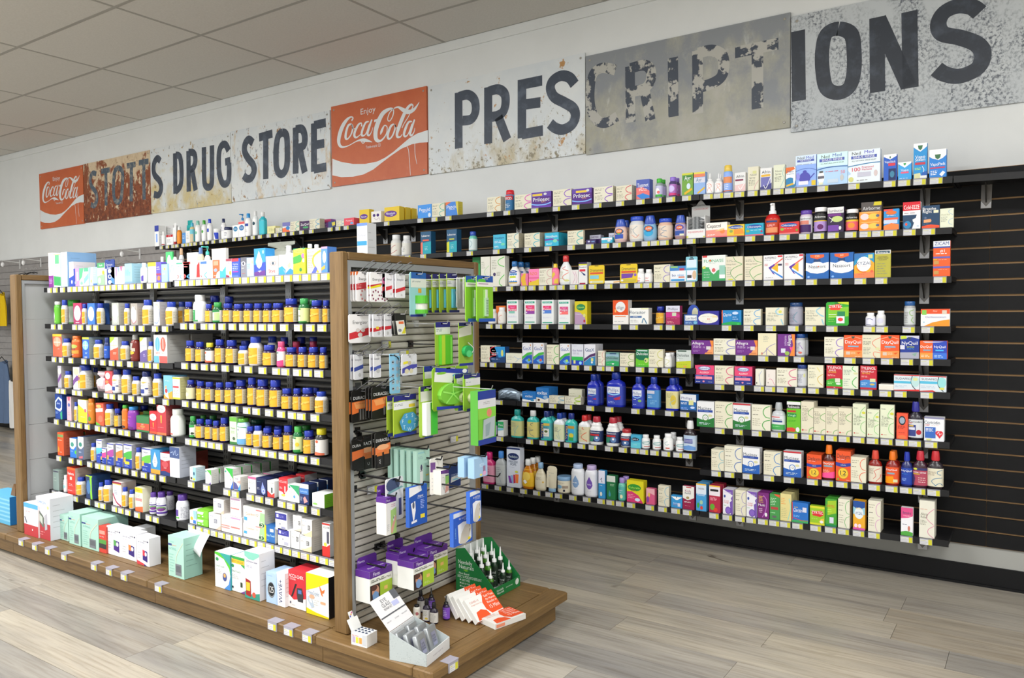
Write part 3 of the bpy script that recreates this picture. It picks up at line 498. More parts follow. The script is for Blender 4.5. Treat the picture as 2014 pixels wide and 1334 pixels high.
DATA = """
W1|-6.722 -0.275 1.976 0.063 0.190 .07 1 0 0|b|fff;r 0 0 100 28 34a;r 30 40 70 80 9bf|white and royal blue box
W1|-6.685 -0.185 1.977 0.112 0.193 .05 1 0 1|b|ddd;m 10 10 90 50 5 999|pale grey box
W1|-6.630 -0.275 1.977 0.044 0.131 0 1 0 0|L:fff:fff|fff;r 0 90 100 100 b12|white bottle with red foot
W1|-6.542 -0.275 1.978 0.102 0.092 0 1 0 0|b|fff;r 0 0 100 22 c12;t 50 11 14 70 fff A+D;m 15 40 85 80 4 999|white box with red top band
W1|-6.448 -0.275 1.979 0.042 0.191 0 1 0 0|T:f6f6f6:b12|fff;m 30 20 70 50 3 999|white tube with red cap
W1|-6.393 -0.275 1.980 0.049 0.154 0 1 0 0|L:e81:fff|f92|amber orange bottle with white cap
W1|-6.300 -0.275 1.981 0.053 0.093 0 1 0 0|b|59d;m 10 20 80 60 3 fff|small blue box
W1|-6.247 -0.275 1.981 0.061 0.107 0 1 0 0|b|f4f4f4;m 20 20 80 70 4 999|narrow white box
W1|-6.389 -0.185 1.980 0.075 0.220 0 1 0 1|T:1aa:1aa|2bb|teal tube
W1|-6.203 -0.275 1.982 0.050 0.172 0 1 0 0|L:dc9:5bd|7cd;r 0 40 100 100 dca|tan bottle with light blue top
W1|-6.124 -0.275 1.982 0.054 0.187 0 1 0 0|L:f4f8f4:8cb|fff;e 50 40 25 12 8ca|white bottle with mint cap
W1|-6.031 -0.275 1.983 0.050 0.183 0 1 0 0|L:f8f8f8:4a3|fff;e 50 35 25 12 4a3|white bottle with grass green cap
W1|-5.953 -0.275 1.984 0.051 0.187 0 1 0 0|L:f8f8f8:24c|fff;r 20 20 75 45 35c|white bottle with blue cap
W1|-5.869 -0.275 1.985 0.062 0.096 0 1 0 0|J:f4f4f4:fff|fff;p 24c 40 10 100 10 100 95 70 95|white jar with blue wedge
W1|-5.757 -0.275 1.986 0.047 0.174 0 1 0 0|L:f4f4f4:125|fff;m 10 10 90 50 3 338|white bottle with navy cap
W1|-5.722 -0.275 1.987 0.067 0.098 0 1 0 0|J:f4f4f4:125|fff;m 10 20 90 70 3 336|squat white jar with navy lid
W1|-5.588 -0.275 1.988 0.075 0.102 0 1 0 0|b|fff;e 50 30 38 20 28b;t 50 30 14 50 fff ZO|white box with blue oval
W1|-5.510 -0.275 1.989 0.079 0.125 0 1 0 0|b|fff;r 0 0 100 15 e66;e 50 40 40 18 27b;t 50 40 14 50 fff CD|white box with pink band and blue oval
W1|-5.619 -0.185 1.988 0.043 0.210 0 1 0 1|P:f4f4f4:49d|fff|white pump bottle with blue collar
W1|-5.439 -0.275 1.990 0.058 0.189 0 1 0 0|L:f8f8f8:39d|fff;r 10 20 85 38 24a;m 20 60 80 80 2 999|white lotion bottle with bright blue cap
W1|-5.343 -0.275 1.990 0.052 0.201 0 1 0 0|L:f2f6f6:eee|fff;e 50 30 30 12 145|slim white bottle with pale cap
W1|-5.256 -0.275 1.991 0.067 0.185 0 1 0 0|Q:3bc:eee|4cd|aqua bottle with white cap
W1|-5.147 -0.275 1.993 0.099 0.060 0 1 0 0|b|eee9a8;m 20 20 80 70 3 aa7|pale yellow box
W1|-5.058 -0.275 1.993 0.090 0.041 0 1 0 0|H:9bb|
W1|-4.962 -0.275 1.994 0.090 0.076 0 1 0 0|b|eee;r 0 0 100 40 77b;p f74 0 60 60 50 100 100 0 100;e 70 60 25 20 38c|white blue and orange box
W1|-4.869 -0.275 1.995 0.103 0.075 0 1 0 0|H:5ba|
W1|-4.760 -0.275 1.995 0.110 0.069 0 1 0 0|b|425;t 50 35 26 84 fff ZzzQuil;e 60 70 30 12 4a6|dark purple box with white lettering
W1|-4.650 -0.275 1.996 0.113 0.077 0 1 0 0|H:6ac|
W1|-4.637 -0.185 1.996 0.126 0.080 0 1 0 1|b|96b;r 0 0 100 30 b36;m 10 45 80 80 3 fff|violet and crimson box
W1|-4.444 -0.275 1.998 0.073 0.043 0 1 0 0|b|347;p dc4 50 20 100 10 100 70 60 80|small navy and yellow box
W1|-4.361 -0.275 1.998 0.084 0.043 0 1 0 0|H:9bc|
W1|-4.275 -0.275 1.999 0.101 0.054 .09 1 0 0|b|e56;t 50 35 22 86 fff Prevacid;p 6be 60 80 70 55 90 60 95 85|pink red box with white lettering
W1|-4.117 -0.275 2.000 0.097 0.103 .05 1 0 0|b|ec3;e 45 50 40 18 639;t 45 50 14 56 fff Nexium|yellow box with purple oval
W1|-3.999 -0.275 2.001 0.095 0.079 .04 1 0 0|b|f4f0ea;e 30 35 14 14 427;e 68 35 14 14 427;w 3 b9a 30 60 55 75 80 60 90 85|cream box with two purple ovals
W1|-3.870 -0.275 2.000 0.141 0.100 .05 3 .065 0|b|ec3;e 42 48 42 22 639;t 42 44 18 60 fff Nexium;t 50 60 7 20 fff 24HR|wide yellow box with purple oval
W1|-3.558 -0.275 1.999 0.122 0.091 0 1 0 0|b|49e;t 50 36 26 82 fff Pepcid;t 50 55 7 60 fff COMPLETE;e 85 80 10 16 def|sky blue box with white lettering
W1|-3.432 -0.275 1.999 0.109 0.091 0 1 0 0|H:5ba|
W1|-3.312 -0.275 1.998 0.105 0.091 0 1 0 0|b/dc4|48d;p e74 0 0 45 0 0 25;t 50 35 26 82 fff Pepcid;t 50 55 7 60 fff COMPLETE;p dc4 80 0 100 0 100 100 96 100|sky blue box with yellow side
W1|-2.968 -0.275 1.997 0.105 0.094 0 1 0 0|H:d94|
W1|-2.838 -0.275 1.996 0.059 0.131 0 1 0 0|C:49c:d23|37a;r 0 0 100 30 c34;t 50 20 18 84 fff PEPCID;m 15 55 85 85 3 fff|blue and pink can with red cap
W1|-2.756 -0.275 1.995 0.127 0.091 0 1 0 0|H:d5b|
W1|-2.629 -0.275 1.994 0.143 0.096 .05 1 0 0|b|528;r 0 0 100 30 64a;r 5 10 55 24 ec4;e 70 15 8 8 ddd;t 50 46 26 84 fff Prilosec;t 62 64 10 40 fb6 OTC;w 5 8bf 0 74 30 82 70 82 100 72;r 0 86 100 100 63a|purple box with white lettering and pale swoosh
W1|-2.473 -0.275 1.993 0.129 0.099 .03 1 0 0|H:96c|
W1|-2.339 -0.275 1.991 0.133 0.093 .04 1 0 0|b|528;r 0 0 100 30 64a;r 20 12 75 26 ec4;e 80 15 8 9 ddd;t 50 44 26 84 fff Prilosec;t 62 62 10 40 fb6 OTC;w 5 8bf 0 74 30 82 70 82 100 72|purple box with white lettering and pale swoosh
W1|-2.192 -0.275 1.990 0.126 0.092 .04 1 0 0|H:96c|
W1|-2.046 -0.275 1.989 0.100 0.086 .03 3 0 0|H:d56|
W1|-1.918 -0.275 1.987 0.081 0.111 0 1 0 0|b|56b;p e77 0 40 50 40 100 60 100 100 0 100;p 38d 0 80 50 70 100 85 100 96 40 100;t 50 28 20 84 fff Tagamet;m 20 45 80 60 2 fff|blue and coral box
W1|-1.807 -0.275 1.986 0.043 0.109 0 2 0 0|R:9aa:4b3|cce;e 40 50 32 30 fff;r 0 80 100 100 4b4;e 55 60 20 14 e77|clear bottle with green cap
W1|-1.728 -0.275 1.986 0.046 0.110 0 2 0 0|R:547:97d|b7c;e 45 40 40 30 dcf;r 0 80 100 100 d48|dark bottle with lilac cap
W1|-1.643 -0.275 1.985 0.062 0.121 0 1 0 0|b|7a4;r 0 0 100 8 dd4;r 10 12 90 32 484;t 52 22 20 60 fff Ayr;e 60 60 18 14 def;p eb2 20 88 90 68 95 78 25 98|green box with white lettering
W1|-1.575 -0.275 1.984 0.063 0.120 0 1 0 0|b|9be;r 0 0 100 22 e86;r 0 0 100 8 ed5;r 0 25 100 48 dde;t 45 34 18 50 58a Ayr;p eb2 30 92 95 68 98 76 35 99|pale blue box with orange top
W1|-1.511 -0.275 1.983 0.042 0.111 0 1 0 0|N:fafafa:fff|fff;w 4 e86 20 20 60 10 80 40 40 60 25 90;w 4 e86 80 15 40 35 70 70 80 95|white nasal spray bottle with orange loops
W1|-1.462 -0.275 1.982 0.041 0.107 0 2 0 0|N:fafafa:fff|fff;w 4 e86 20 20 60 10 80 40 40 60 25 90;w 4 e86 80 15 40 35 70 70 80 95|white nasal spray bottle with orange loops
W1|-1.415 -0.275 1.981 0.046 0.145 0 1 0 0|C:8bf:ec5|9bf;r 0 22 100 55 e96;m 10 60 85 90 3 fff;r 0 94 100 100 d74|blue and orange spray can with yellow cap
W1|-1.349 -0.275 1.979 0.057 0.099 0 1 0 0|b|eee;t 50 20 14 74 223 Afrin;r 5 35 80 44 835;p ecc 0 90 0 66 100 60 100 100 0 100;w 5 fff 35 72 55 90 90 60|white and pink box with maroon band
W1|-1.279 -0.275 1.978 0.056 0.123 0 1 0 0|b|e9e4cc;t 50 34 8 60 887 Nasal;t 42 46 8 55 887 Spray;r 45 18 80 30 dd9;m 10 55 80 80 4 998;w 4 d9a 100 60 70 80 60 98|cream box with pink arc and yellow sticker
W1|-1.214 -0.275 1.976 0.058 0.111 0 1 0 0|b|f2f2f2;t 50 18 14 74 223 Afrin;r 8 30 88 40 eb4;r 5 42 90 100 77b;p 448 0 88 30 84 70 80 100 70 100 100 0 100;w 5 fff 30 78 50 94 90 45|white box with indigo lower half
W1|-1.146 -0.275 1.975 0.056 0.121 0 1 0 0|b|e9ecd4;t 45 26 8 60 887 Nasal;t 42 38 8 55 887 Spray;m 10 48 80 72 4 998;w 4 9cc 96 10 82 40 96 60 60 96|pale green box with teal arc
W1|-1.084 -0.275 1.973 0.050 0.104 0 1 0 0|b|fff;p e73 0 0 80 0 90 10 0 30;t 45 20 12 60 37a Neo;t 45 32 6 76 37a Synephrine;e 40 80 60 30 38b;p eb3 5 85 80 76 85 84 5 94;e 82 60 10 26 fff|white box with orange arc and blue foot
W1|-1.036 -0.275 1.972 0.100 0.158 0 1 0 0|b|9bf;r 0 0 100 30 def;t 27 8 9 42 333 Neil;t 69 8 9 42 45c Med;r 8 14 90 21 56b;t 50 17 5 70 fff NETI_POT;m 8 28 88 30 1 555;w 2 46b 0 50 30 44 70 43 100 50;e 45 72 28 18 55b;e 12 66 10 12 99e;e 45 53 10 5 55b;w 5 55b 66 78 80 68 92 60;r 15 82 62 94 eef;r 78 82 98 98 ec3|pale blue box with dark blue teapot
W1|-0.932 -0.275 1.969 0.143 0.158 0 1 0 0|b|bdf;r 0 0 100 42 dff;t 28 10 10 36 444 Neil;t 66 8 10 38 45b Med;r 8 17 90 26 56b;t 50 21 7 72 fff SINUS_RINSE;t 50 32 4 76 577 ALL_NATURAL_SINUS_RELIEF;w 3 36a 0 50 30 45 70 44 100 46;e 14 74 11 20 fff;r 8 54 20 60 555;r 3 70 24 78 667;t 85 62 10 14 e89 50;m 28 56 70 60 1 d68;r 35 82 70 94 cde;e 82 80 6 10 ccc;r 6 90 20 97 eec|pale blue box numbered 50
W1|-0.787 -0.275 1.966 0.144 0.158 0 1 0 0|b|eef8ff;t 26 9 10 34 333 Neil;t 66 7 10 40 44c Med;r 10 17 90 26 56b;t 50 21 7 74 fff SINUS_RINSE;t 50 32 4 76 577 ALL_NATURAL_SINUS_RELIEF;w 3 48b 0 48 30 45 70 42 100 42;t 26 58 12 26 d24 100;t 62 53 6 36 d46 Premixed;t 60 60 6 32 d46 Packets;r 30 68 72 82 ccd;e 87 74 6 10 dcc;e 10 88 8 8 dd8;p bdf 0 75 0 60 10 70;m 28 90 70 95 1 999|large white box numbered 100
W1|-0.627 -0.275 1.963 0.056 0.125 0 1 0 0|b|36c;p fff 0 0 100 0 100 8 50 20 0 8;p 475 44 8 56 8 54 14 50 17 46 14;t 50 28 9 84 fff VapoStick;r 36 34 90 44 d45;r 38 55 95 100 236;e 66 76 18 13 48a|blue box with navy stick picture
W1|-0.564 -0.275 1.961 0.056 0.083 0 1 0 0|b|4ae;p fff 0 0 100 0 100 8 50 32 0 8;p 4a6 40 6 60 6 57 16 50 20 43 16;t 50 45 12 80 fff Vapo;r 20 54 80 64 e68;m 10 90 90 94 1 fff|small light blue box with white flap
W1|-0.499 -0.275 1.960 0.056 0.164 0 1 0 0|b|39d;p fff 0 0 100 0 100 10 80 16 50 24 20 16 0 10;p 475 32 6 68 6 64 15 50 20 36 15;t 50 38 9 74 fff Vapo;t 50 46 9 74 fff Steam;r 12 54 88 61 c45;m 10 68 60 76 2 cf6;w 4 fff 66 66 78 76 70 86;p dda 5 86 50 84 60 100 5 100;p 36b 60 84 100 80 100 92 60 92;p eee 50 92 100 92 100 100 50 100|tall blue box with steam picture
W1|-0.433 -0.275 1.958 0.069 0.129 0 1 0 0|b|38d;p fff 0 0 100 0 100 22 80 32 55 38 20 32 0 24;p 475 32 18 68 18 64 30 50 36 36 30;t 50 52 11 88 fff VapoPads;r 5 63 92 68 c46;m 8 74 55 92 3 fff;p fff 60 90 80 78 95 84 75 98|white and blue box beside the tall steam box
W2|-3.834 -0.275 1.753 0.078 0.151 .03 1 0 0|R:e8e8e4:f8f8f8|f0ece0;w 4 c66 15 60 45 35 80 20;w 4 c66 20 90 60 80 90 60|cream pill bottle with red strokes
W2|-3.725 -0.275 1.753 0.067 0.140 0 1 0 0|R:e4e4e4:f4f4f4|eae8e0;m 20 30 80 80 4 aaa|cream pill bottle with white cap
W2|-3.536 -0.275 1.754 0.092 0.152 .05 1 0 0|b|245a80;p 2ab 20 50 100 45 100 100 20 100;p e76 0 50 20 45 20 100 0 100;t 50 18 10 76 fff Labatrex;r 20 36 80 42 e64;m 40 65 80 85 3 bee|navy and teal box with coral strip
W2|-3.306 -0.275 1.754 0.085 0.152 .05 1 0 0|b|245a80;p 2ab 25 56 100 50 100 100 25 100;p dd3 0 56 25 52 25 100 0 100;t 50 22 9 80 fff Labatrex;r 25 40 75 45 dd3;m 40 65 80 85 3 bee|navy and teal box with yellow strip
W2|-3.723 -0.275 1.753 0.039 0.084 0 1 0 0|R:eee:fff|eee;w 5 9aa 10 30 80 60|small white bottle
W2|-3.134 -0.275 1.754 0.056 0.129 0 1 0 0|R:7cb:35b|dee;w 4 8ab 30 10 70 40 40 80;r 0 90 100 100 eee|mint bottle with blue cap
W2|-2.923 -0.275 1.755 0.096 0.093 0 1 0 0|b/2ab|4bd;t 50 22 14 80 248 Imodium;m 10 40 90 60 2 eef;e 78 68 16 10 7db;m 10 76 50 90 2 fff|aqua box with dark lettering
W2|-2.815 -0.275 1.755 0.089 0.095 .04 2 0 0|H:4ab|
W2|-2.683 -0.275 1.754 0.113 0.088 .03 3 0 0|H:4bc|
W2|-2.534 -0.275 1.753 0.099 0.082 .025 4 0 0|b|3bd;p 74a 0 45 50 42 100 55 100 65 50 55 0 58;t 50 26 18 84 fff Imodium;e 75 62 16 13 8db;m 10 74 60 90 2 fff|aqua box with purple stripe
W2|-2.372 -0.275 1.752 0.109 0.085 .02 1 0 0|H:3bb|
W2|-2.269 -0.185 1.752 0.074 0.060 0 1 0 1|b|ccd;r 0 40 100 100 426;t 50 20 20 80 426 NOSE|small grey and purple packet
W2|-2.245 -0.275 1.751 0.064 0.025 0 1 0 0|b|3a2a66;e 30 40 14 20 cce;r 55 30 90 60 79c|small dark purple box
W2|-2.140 -0.185 1.751 0.036 0.066 0 1 0 1|b|dde;t 50 30 20 80 347 ZIP|small white box
W2|-2.142 -0.275 1.751 0.070 0.033 0 1 0 0|b|4bd;r 0 10 100 45 fff;t 50 26 20 84 d34 sleep;e 70 65 16 14 eee|small aqua and white box
W2|-2.068 -0.275 1.750 0.077 0.134 0 2 0 0|U:dbb:35b|e9c7b8;e 50 30 38 26 258;e 50 28 28 18 e83;t 50 28 14 40 fff TUMS;r 15 55 85 92 35b;e 50 52 14 6 5b5|peach antacid bottle with tapered blue cap
W2|-1.978 -0.275 1.750 0.094 0.144 0 1 0 0|J2:ddd:35c|eee4d8;w 3 8ab 70 10 40 40 70 80;w 3 e97 30 70 60 90 80 70;m 10 20 40 60 5 aaa|clear jar of tablets with royal blue lid
W2|-1.879 -0.275 1.749 0.071 0.134 0 1 0 0|U:9bd:35b|8bd;e 50 26 40 24 258;e 50 26 30 17 e73;t 50 26 13 44 fff TUMS;e 50 55 36 30 3ad|light blue antacid bottle with tapered cap
W2|-1.885 -0.275 1.749 0.080 0.143 0 1 0 0|U:9bd:35b|8bd;e 50 26 40 24 258;e 50 26 30 17 e73;t 50 26 13 44 fff TUMS;e 50 60 36 30 3ad|light blue antacid bottle with tapered cap
W2|-1.800 -0.275 1.748 0.088 0.122 0 1 0 0|J2:e8c0a8:35c|ecd8c4;w 3 58a 70 5 35 30 75 45;w 3 58a 60 50 30 75 80 95;m 8 15 40 80 6 b99|peach tablet jar with royal blue lid
W2|-1.694 -0.275 1.748 0.067 0.132 0 1 0 0|U:a88:35b|b9a4c4;e 50 26 40 24 35b;e 50 28 32 18 d62;t 50 28 13 48 fff TUMS;r 10 55 90 92 35a;r 55 80 90 96 eec|dark antacid bottle with tapered blue cap
W2|-1.617 -0.275 1.747 0.105 0.121 .07 1 0 0|X|eee;t 50 30 20 84 d45 FISHERMANS;r 0 80 10 96 dd6;r 90 80 100 96 dd6|white counter carton of silver lozenge packets
W2|-1.506 -0.275 1.745 0.116 0.079 .05 1 0 0|b|fbf4ee;p f98 0 50 50 48 100 55 100 100 0 100;t 38 22 24 66 333 Cepacol;e 78 62 12 16 f84;p fc8 40 60 70 45 90 40 80 56;m 8 78 45 90 2 fff;r 0 94 100 100 e67|white and coral box
W2|-1.390 -0.275 1.743 0.093 0.063 .05 1 0 0|b|ec3;e 50 22 44 16 25a;t 50 22 16 76 fff Chloraseptic;e 24 55 10 12 9a5;p f93 40 40 90 40 100 80 40 85;r 0 92 100 100 d64|yellow box with blue oval
W2|-1.293 -0.275 1.741 0.096 0.064 .05 1 0 0|b|2ac;e 50 26 44 16 25a;t 50 26 16 76 fff Chloraseptic;e 15 60 10 12 9b4;m 30 50 90 60 1 cef;e 90 68 6 8 b25;r 0 90 100 100 e67|turquoise box with blue oval
W2|-1.195 -0.275 1.740 0.076 0.165 0 1 0 0|S:c22:fff|c42;r 12 12 88 24 248;m 20 35 80 55 3 fcc;p e96 10 60 90 60 90 96 10 96|red throat spray bottle with white nozzle
W2|-1.116 -0.275 1.738 0.097 0.062 .05 1 0 0|b|d33;e 50 26 44 16 25a;t 50 26 16 76 fff Chloraseptic;m 20 50 75 58 1 fcc;e 15 58 10 12 9b4;r 0 88 100 100 e88;e 90 70 6 10 7a2|red box with blue oval
W2|-1.019 -0.275 1.736 0.060 0.118 0 1 0 0|R2:dcd:64a|e8e8ee;t 50 12 12 86 444 Sambucol;r 10 25 80 50 d87;r 5 52 95 100 426|white jar with deep violet cap
W2|-0.950 -0.275 1.735 0.063 0.129 0 1 0 0|R2:222:fff|333;t 50 14 14 86 fff Airborne;r 0 40 100 100 b9d;e 55 74 24 16 626;r 0 36 100 42 ec3|black jar with white cap and lilac label
W2|-0.881 -0.275 1.734 0.076 0.123 .04 1 0 0|b|324;r 0 0 100 24 eee;t 50 14 11 86 333 Sambucol;r 5 26 85 36 738;e 60 48 34 12 cd8;w 4 eee 10 40 30 50 20 60;r 3 72 70 96 74a;e 78 84 8 8 eee|dark purple box with white top
W2|-0.800 -0.275 1.732 0.059 0.111 0 1 0 0|R2:222:fff|222;t 50 14 14 86 fff Airborne;r 0 30 100 42 ec3;r 0 42 100 100 e67;e 50 68 28 18 f93|black jar with white cap and orange label
W2|-0.741 -0.185 1.731 0.092 0.149 0 1 0 1|b|665f5c;p ed3 65 0 100 0 100 12 60 12;t 50 20 12 86 fff Airborne|charcoal hanging carton top above orange boxes
W2|-0.734 -0.275 1.775 0.098 0.048 .05 1 0 0|b|f93;e 25 50 20 32 fdd;e 65 50 24 30 ec5;e 84 45 8 14 568;r 10 4 90 12 fc7|orange effervescent box, upper of two
W2|-0.734 -0.275 1.731 0.098 0.044 .05 1 0 0|b|f93;e 25 50 20 32 fdd;e 65 50 24 30 ec5;e 84 45 8 14 568;r 10 4 90 12 fc7|orange effervescent box, lower of two
W2|-0.625 -0.275 1.729 0.066 0.099 .03 1 0 0|b|39d;r 0 0 60 10 e55;e 50 18 36 10 e73;m 20 30 80 34 1 fff;r 5 42 95 52 e64;r 0 52 90 70 cdf;p f84 0 80 50 68 100 75 100 100 0 100|blue and orange packet box
W2|-0.542 -0.275 1.727 0.074 0.127 .05 1 0 0|b|fff;r 0 0 100 32 d23;t 50 19 15 88 fff Cold-EEZE;m 8 38 90 44 1 977;p 246 0 48 80 48 52 100 0 100;e 26 84 22 14 38b;e 20 82 7 5 e53;p fff 55 66 75 60 80 72 60 76;t 85 90 5 14 39c 18|red and white box with navy wedge
W2|-0.461 -0.275 1.726 0.072 0.105 .02 1 0 0|b|246;t 42 14 13 76 fff Breathe;t 30 26 13 52 fff Right;r 66 22 94 34 eec;e 20 54 7 5 679;p ea7 10 62 50 60 55 68 50 74 10 76;p e53 0 90 50 84 100 90 100 100 0 100;m 10 80 50 82 1 9bd|navy box with orange foot
W2|-0.387 -0.275 1.724 0.055 0.088 .02 1 0 0|b|e9ecd4;t 40 32 8 66 aa8 Chest_Rub;m 8 42 60 70 4 aa9;w 3 9bd 90 4 64 14 72 26 96 34;w 3 9bd 96 52 68 62 66 78 90 86|pale cream box with blue loops
W3|-3.159 -0.185 1.516 0.061 0.203 0 1 0 1|b|4b6|bright green box behind
W3|-3.025 -0.275 1.516 0.074 0.195 .05 1 0 0|b|eceadc;w 3 9d8 90 30 45 45 48 60 90 70;m 10 15 50 40 4 998;e 60 72 12 5 d55;r 0 78 100 100 f6f6f0|tall cream carton with green arc
W3|-2.943 -0.275 1.516 0.109 0.195 .05 1 0 0|b|eceadc;w 5 6c5 96 4 55 14 58 28 96 36;w 5 6c5 96 62 64 78 62 92 80 99;m 8 12 50 44 6 998;m 42 52 70 66 4 998;e 25 60 10 6 436|large cream carton with broad green loop
W3|-2.822 -0.275 1.516 0.092 0.157 0 4 .07 0|O:f4f4f4:37b|fff;e 50 14 40 10 35a;r 16 26 86 90 48c;r 24 44 76 58 cd3;r 16 88 86 96 eb3|white fibre powder bottle with blue cap
W3|-2.710 -0.275 1.516 0.051 0.076 0 1 0 0|b|e7a;p eb3 0 60 0 30 40 0 70 0 60 50 80 100 20 100|slim pink and yellow box
W3|-2.653 -0.275 1.515 0.075 0.103 .03 1 0 0|b|f8b;t 45 28 18 74 e82 AZO;p e69 0 50 100 50 100 58 0 58;p ec3 0 80 60 72 100 60 100 100 0 100;e 20 75 5 5 e52|pink box with orange lettering
W3|-2.577 -0.275 1.515 0.093 0.103 .04 1 0 0|H:daa|
W3|-2.494 -0.275 1.515 0.049 0.130 0 1 0 0|L:f7a:ec3|f8a;p ec4 0 40 50 10 70 30 0 80;p ec4 60 70 100 60 100 100 50 100|pink bottle with yellow cap
W3|-2.444 -0.275 1.515 0.090 0.177 0 1 0 0|O:eef2f4:d44|f2f4f0;w 4 d54 60 8 35 18 70 30 85 34;w 4 e64 85 44 45 62 40 78 70 92;m 12 30 50 80 6 bb9;e 70 90 20 6 dd8|large white bottle with red cap
W3|-2.354 -0.275 1.514 0.055 0.087 0 1 0 0|b|ece8e4;w 4 d8b 30 10 60 50 30 95;w 4 d8b 60 10 85 60 70 95|pale box with pink strokes
W3|-2.296 -0.275 1.514 0.057 0.131 .05 1 0 0|b|eee;r 0 0 100 8 325;r 0 8 100 14 dd4;t 50 22 8 84 446 Emetrol;r 10 32 80 42 d34;p 347 20 40 80 56 80 62 60 60;r 10 94 80 100 a24|white box with purple top and blue bottle picture
W3|-2.227 -0.275 1.514 0.103 0.109 .015 1 0 0|K|ec2;t 50 26 16 84 444 Dramamine;r 8 38 92 48 d53;r 6 54 64 74 8cd;r 8 84 92 96 dda;e 14 90 8 5 eee|yellow card pack with light blue label
W3|-2.122 -0.275 1.513 0.096 0.017 .06 1 0 0|b|f4f0e4;r 0 0 100 10 fff;w 8 eb7 60 60 100 40|low white flat pack
W3|-2.022 -0.275 1.513 0.109 0.109 .015 1 0 0|K|ec2;t 50 24 16 80 444 Dramamine;r 8 36 92 46 d53;p 74a 8 50 78 50 70 72 8 76;e 88 58 8 8 86b;r 8 80 92 94 cb4;e 12 86 8 5 eee|yellow card pack with purple label
W3|-1.924 -0.275 1.512 0.046 0.081 0 1 0 0|R:eee:fff|fff;m 40 40 70 70 3 d44;r 10 80 60 92 d54|white bottle with red print
W3|-1.874 -0.275 1.512 0.046 0.076 0 1 0 0|R:eee:fff|fff;m 20 40 70 65 3 d66;r 20 80 70 88 d66|white bottle with fainter red print
W3|-1.811 -0.275 1.512 0.098 0.098 0 1 0 0|H:98c|
W3|-1.715 -0.275 1.512 0.094 0.087 .03 1 0 0|b|eef2f8;r 0 0 100 30 48c;r 60 16 90 30 b35;r 5 2 50 12 9c6;t 26 58 16 40 249 bo;t 68 58 16 44 39d nine;r 55 68 92 76 d75;r 8 84 92 96 39d|white and blue box with green corner
W3|-1.621 -0.275 1.511 0.066 0.136 .015 1 0 0|K|8cd;r 8 12 92 44 def;r 30 8 70 12 223;r 0 48 100 52 49c;r 10 55 90 95 eef;r 12 74 50 86 444;e 74 74 18 18 db9|pale blue hang pack with photo of foot
W3|-1.528 -0.275 1.510 0.130 0.138 .03 1 0 0|b|eef2ee;p 4a6 0 44 30 46 60 62 100 46 100 100 0 100;t 50 21 12 84 4a7 FLONASE;e 35 20 4 4 e62;m 30 30 70 32 1 8a9;p eee 30 48 70 48 60 66 50 74 40 66;e 50 58 8 8 d66;r 74 40 98 92 9cb;r 74 76 98 90 fff;r 2 0 22 7 d44;p dd6 0 44 14 40 16 50 4 52;m 8 60 35 90 3 bdc|white and green box with nasal spray picture
W3|-1.397 -0.275 1.509 0.092 0.128 .03 1 0 0|b|e8dfc6;w 3 5a5 45 2 60 20 96 32;w 3 5a5 96 34 45 50 28 70 50 92 60 99;w 3 5a5 55 90 75 78 98 74;t 32 32 6 58 998 Allergy_Relief;m 6 12 60 24 2 aa9;m 6 42 34 88 5 aa9;e 30 95 16 3 dd5|cream box with long green loop
W3|-1.295 -0.275 1.508 0.091 0.126 .02 1 0 0|b|e8dfc6;w 3 5a5 50 2 66 20 98 28;w 3 5a5 98 36 50 48 30 66 46 90 60 99;w 3 5a5 52 90 75 78 98 74;t 40 32 6 66 998 Allergy_Relief;m 6 12 60 24 2 aa9;m 6 42 34 88 5 aa9|cream box with long green loop
W3|-1.196 -0.275 1.507 0.098 0.127 .03 1 0 0|b|f4f2f4;t 36 11 9 60 445 ASTEPRO;m 5 19 45 22 1 88a;r 74 2 98 9 d34;p e65 100 12 58 36 26 52 32 56 100 18;p 63a 26 50 50 76 60 80 40 56 60 40 56 36;p 38d 100 88 46 62 30 50 44 66 100 96;p eb2 76 34 42 52 76 70;r 76 40 96 72 fff;r 76 36 96 44 335;m 6 34 24 44 3 d66;m 12 90 60 93 1 999|white box with orange and violet arrow
W3|-1.091 -0.275 1.506 0.094 0.129 .03 1 0 0|b|f4f2f4;t 38 11 9 64 445 ASTEPRO;m 5 19 45 22 1 88a;r 80 2 100 9 d34;p e65 100 14 58 36 26 52 32 56 100 20;p 63a 26 50 50 76 60 80 40 56 60 40 56 36;p 38d 100 88 46 62 30 50 44 66 100 96;p eb2 76 34 42 52 76 70;r 80 40 98 72 fff;m 6 34 24 44 3 d66|white box with orange and violet arrow
W3|-0.983 -0.275 1.505 0.109 0.129 .03 1 0 0|b|2468b8;p fff 0 36 25 40 50 30 75 40 100 36 100 66 80 76 50 80 20 76 0 66;p e63 18 6 80 6 80 16 50 24 20 16;t 50 12 8 24 fdb 120;r 34 24 64 34 247;t 50 52 13 74 235 Nasacort;m 30 60 70 62 1 99b;e 55 52 3 2 e52;e 12 92 6 4 8bf|blue and white box with orange badge, left of pair
W3|-0.867 -0.275 1.504 0.108 0.128 .03 1 0 0|b|2468b8;p fff 0 36 25 40 50 30 75 40 100 36 100 66 80 76 50 80 20 76 0 66;p e63 18 4 80 4 80 14 50 22 20 14;t 50 10 8 24 fdb 60;r 34 22 64 32 247;t 50 50 13 74 235 Nasacort;m 30 58 70 60 1 99b;e 12 92 6 4 8bf|blue and white box with orange badge, right of pair
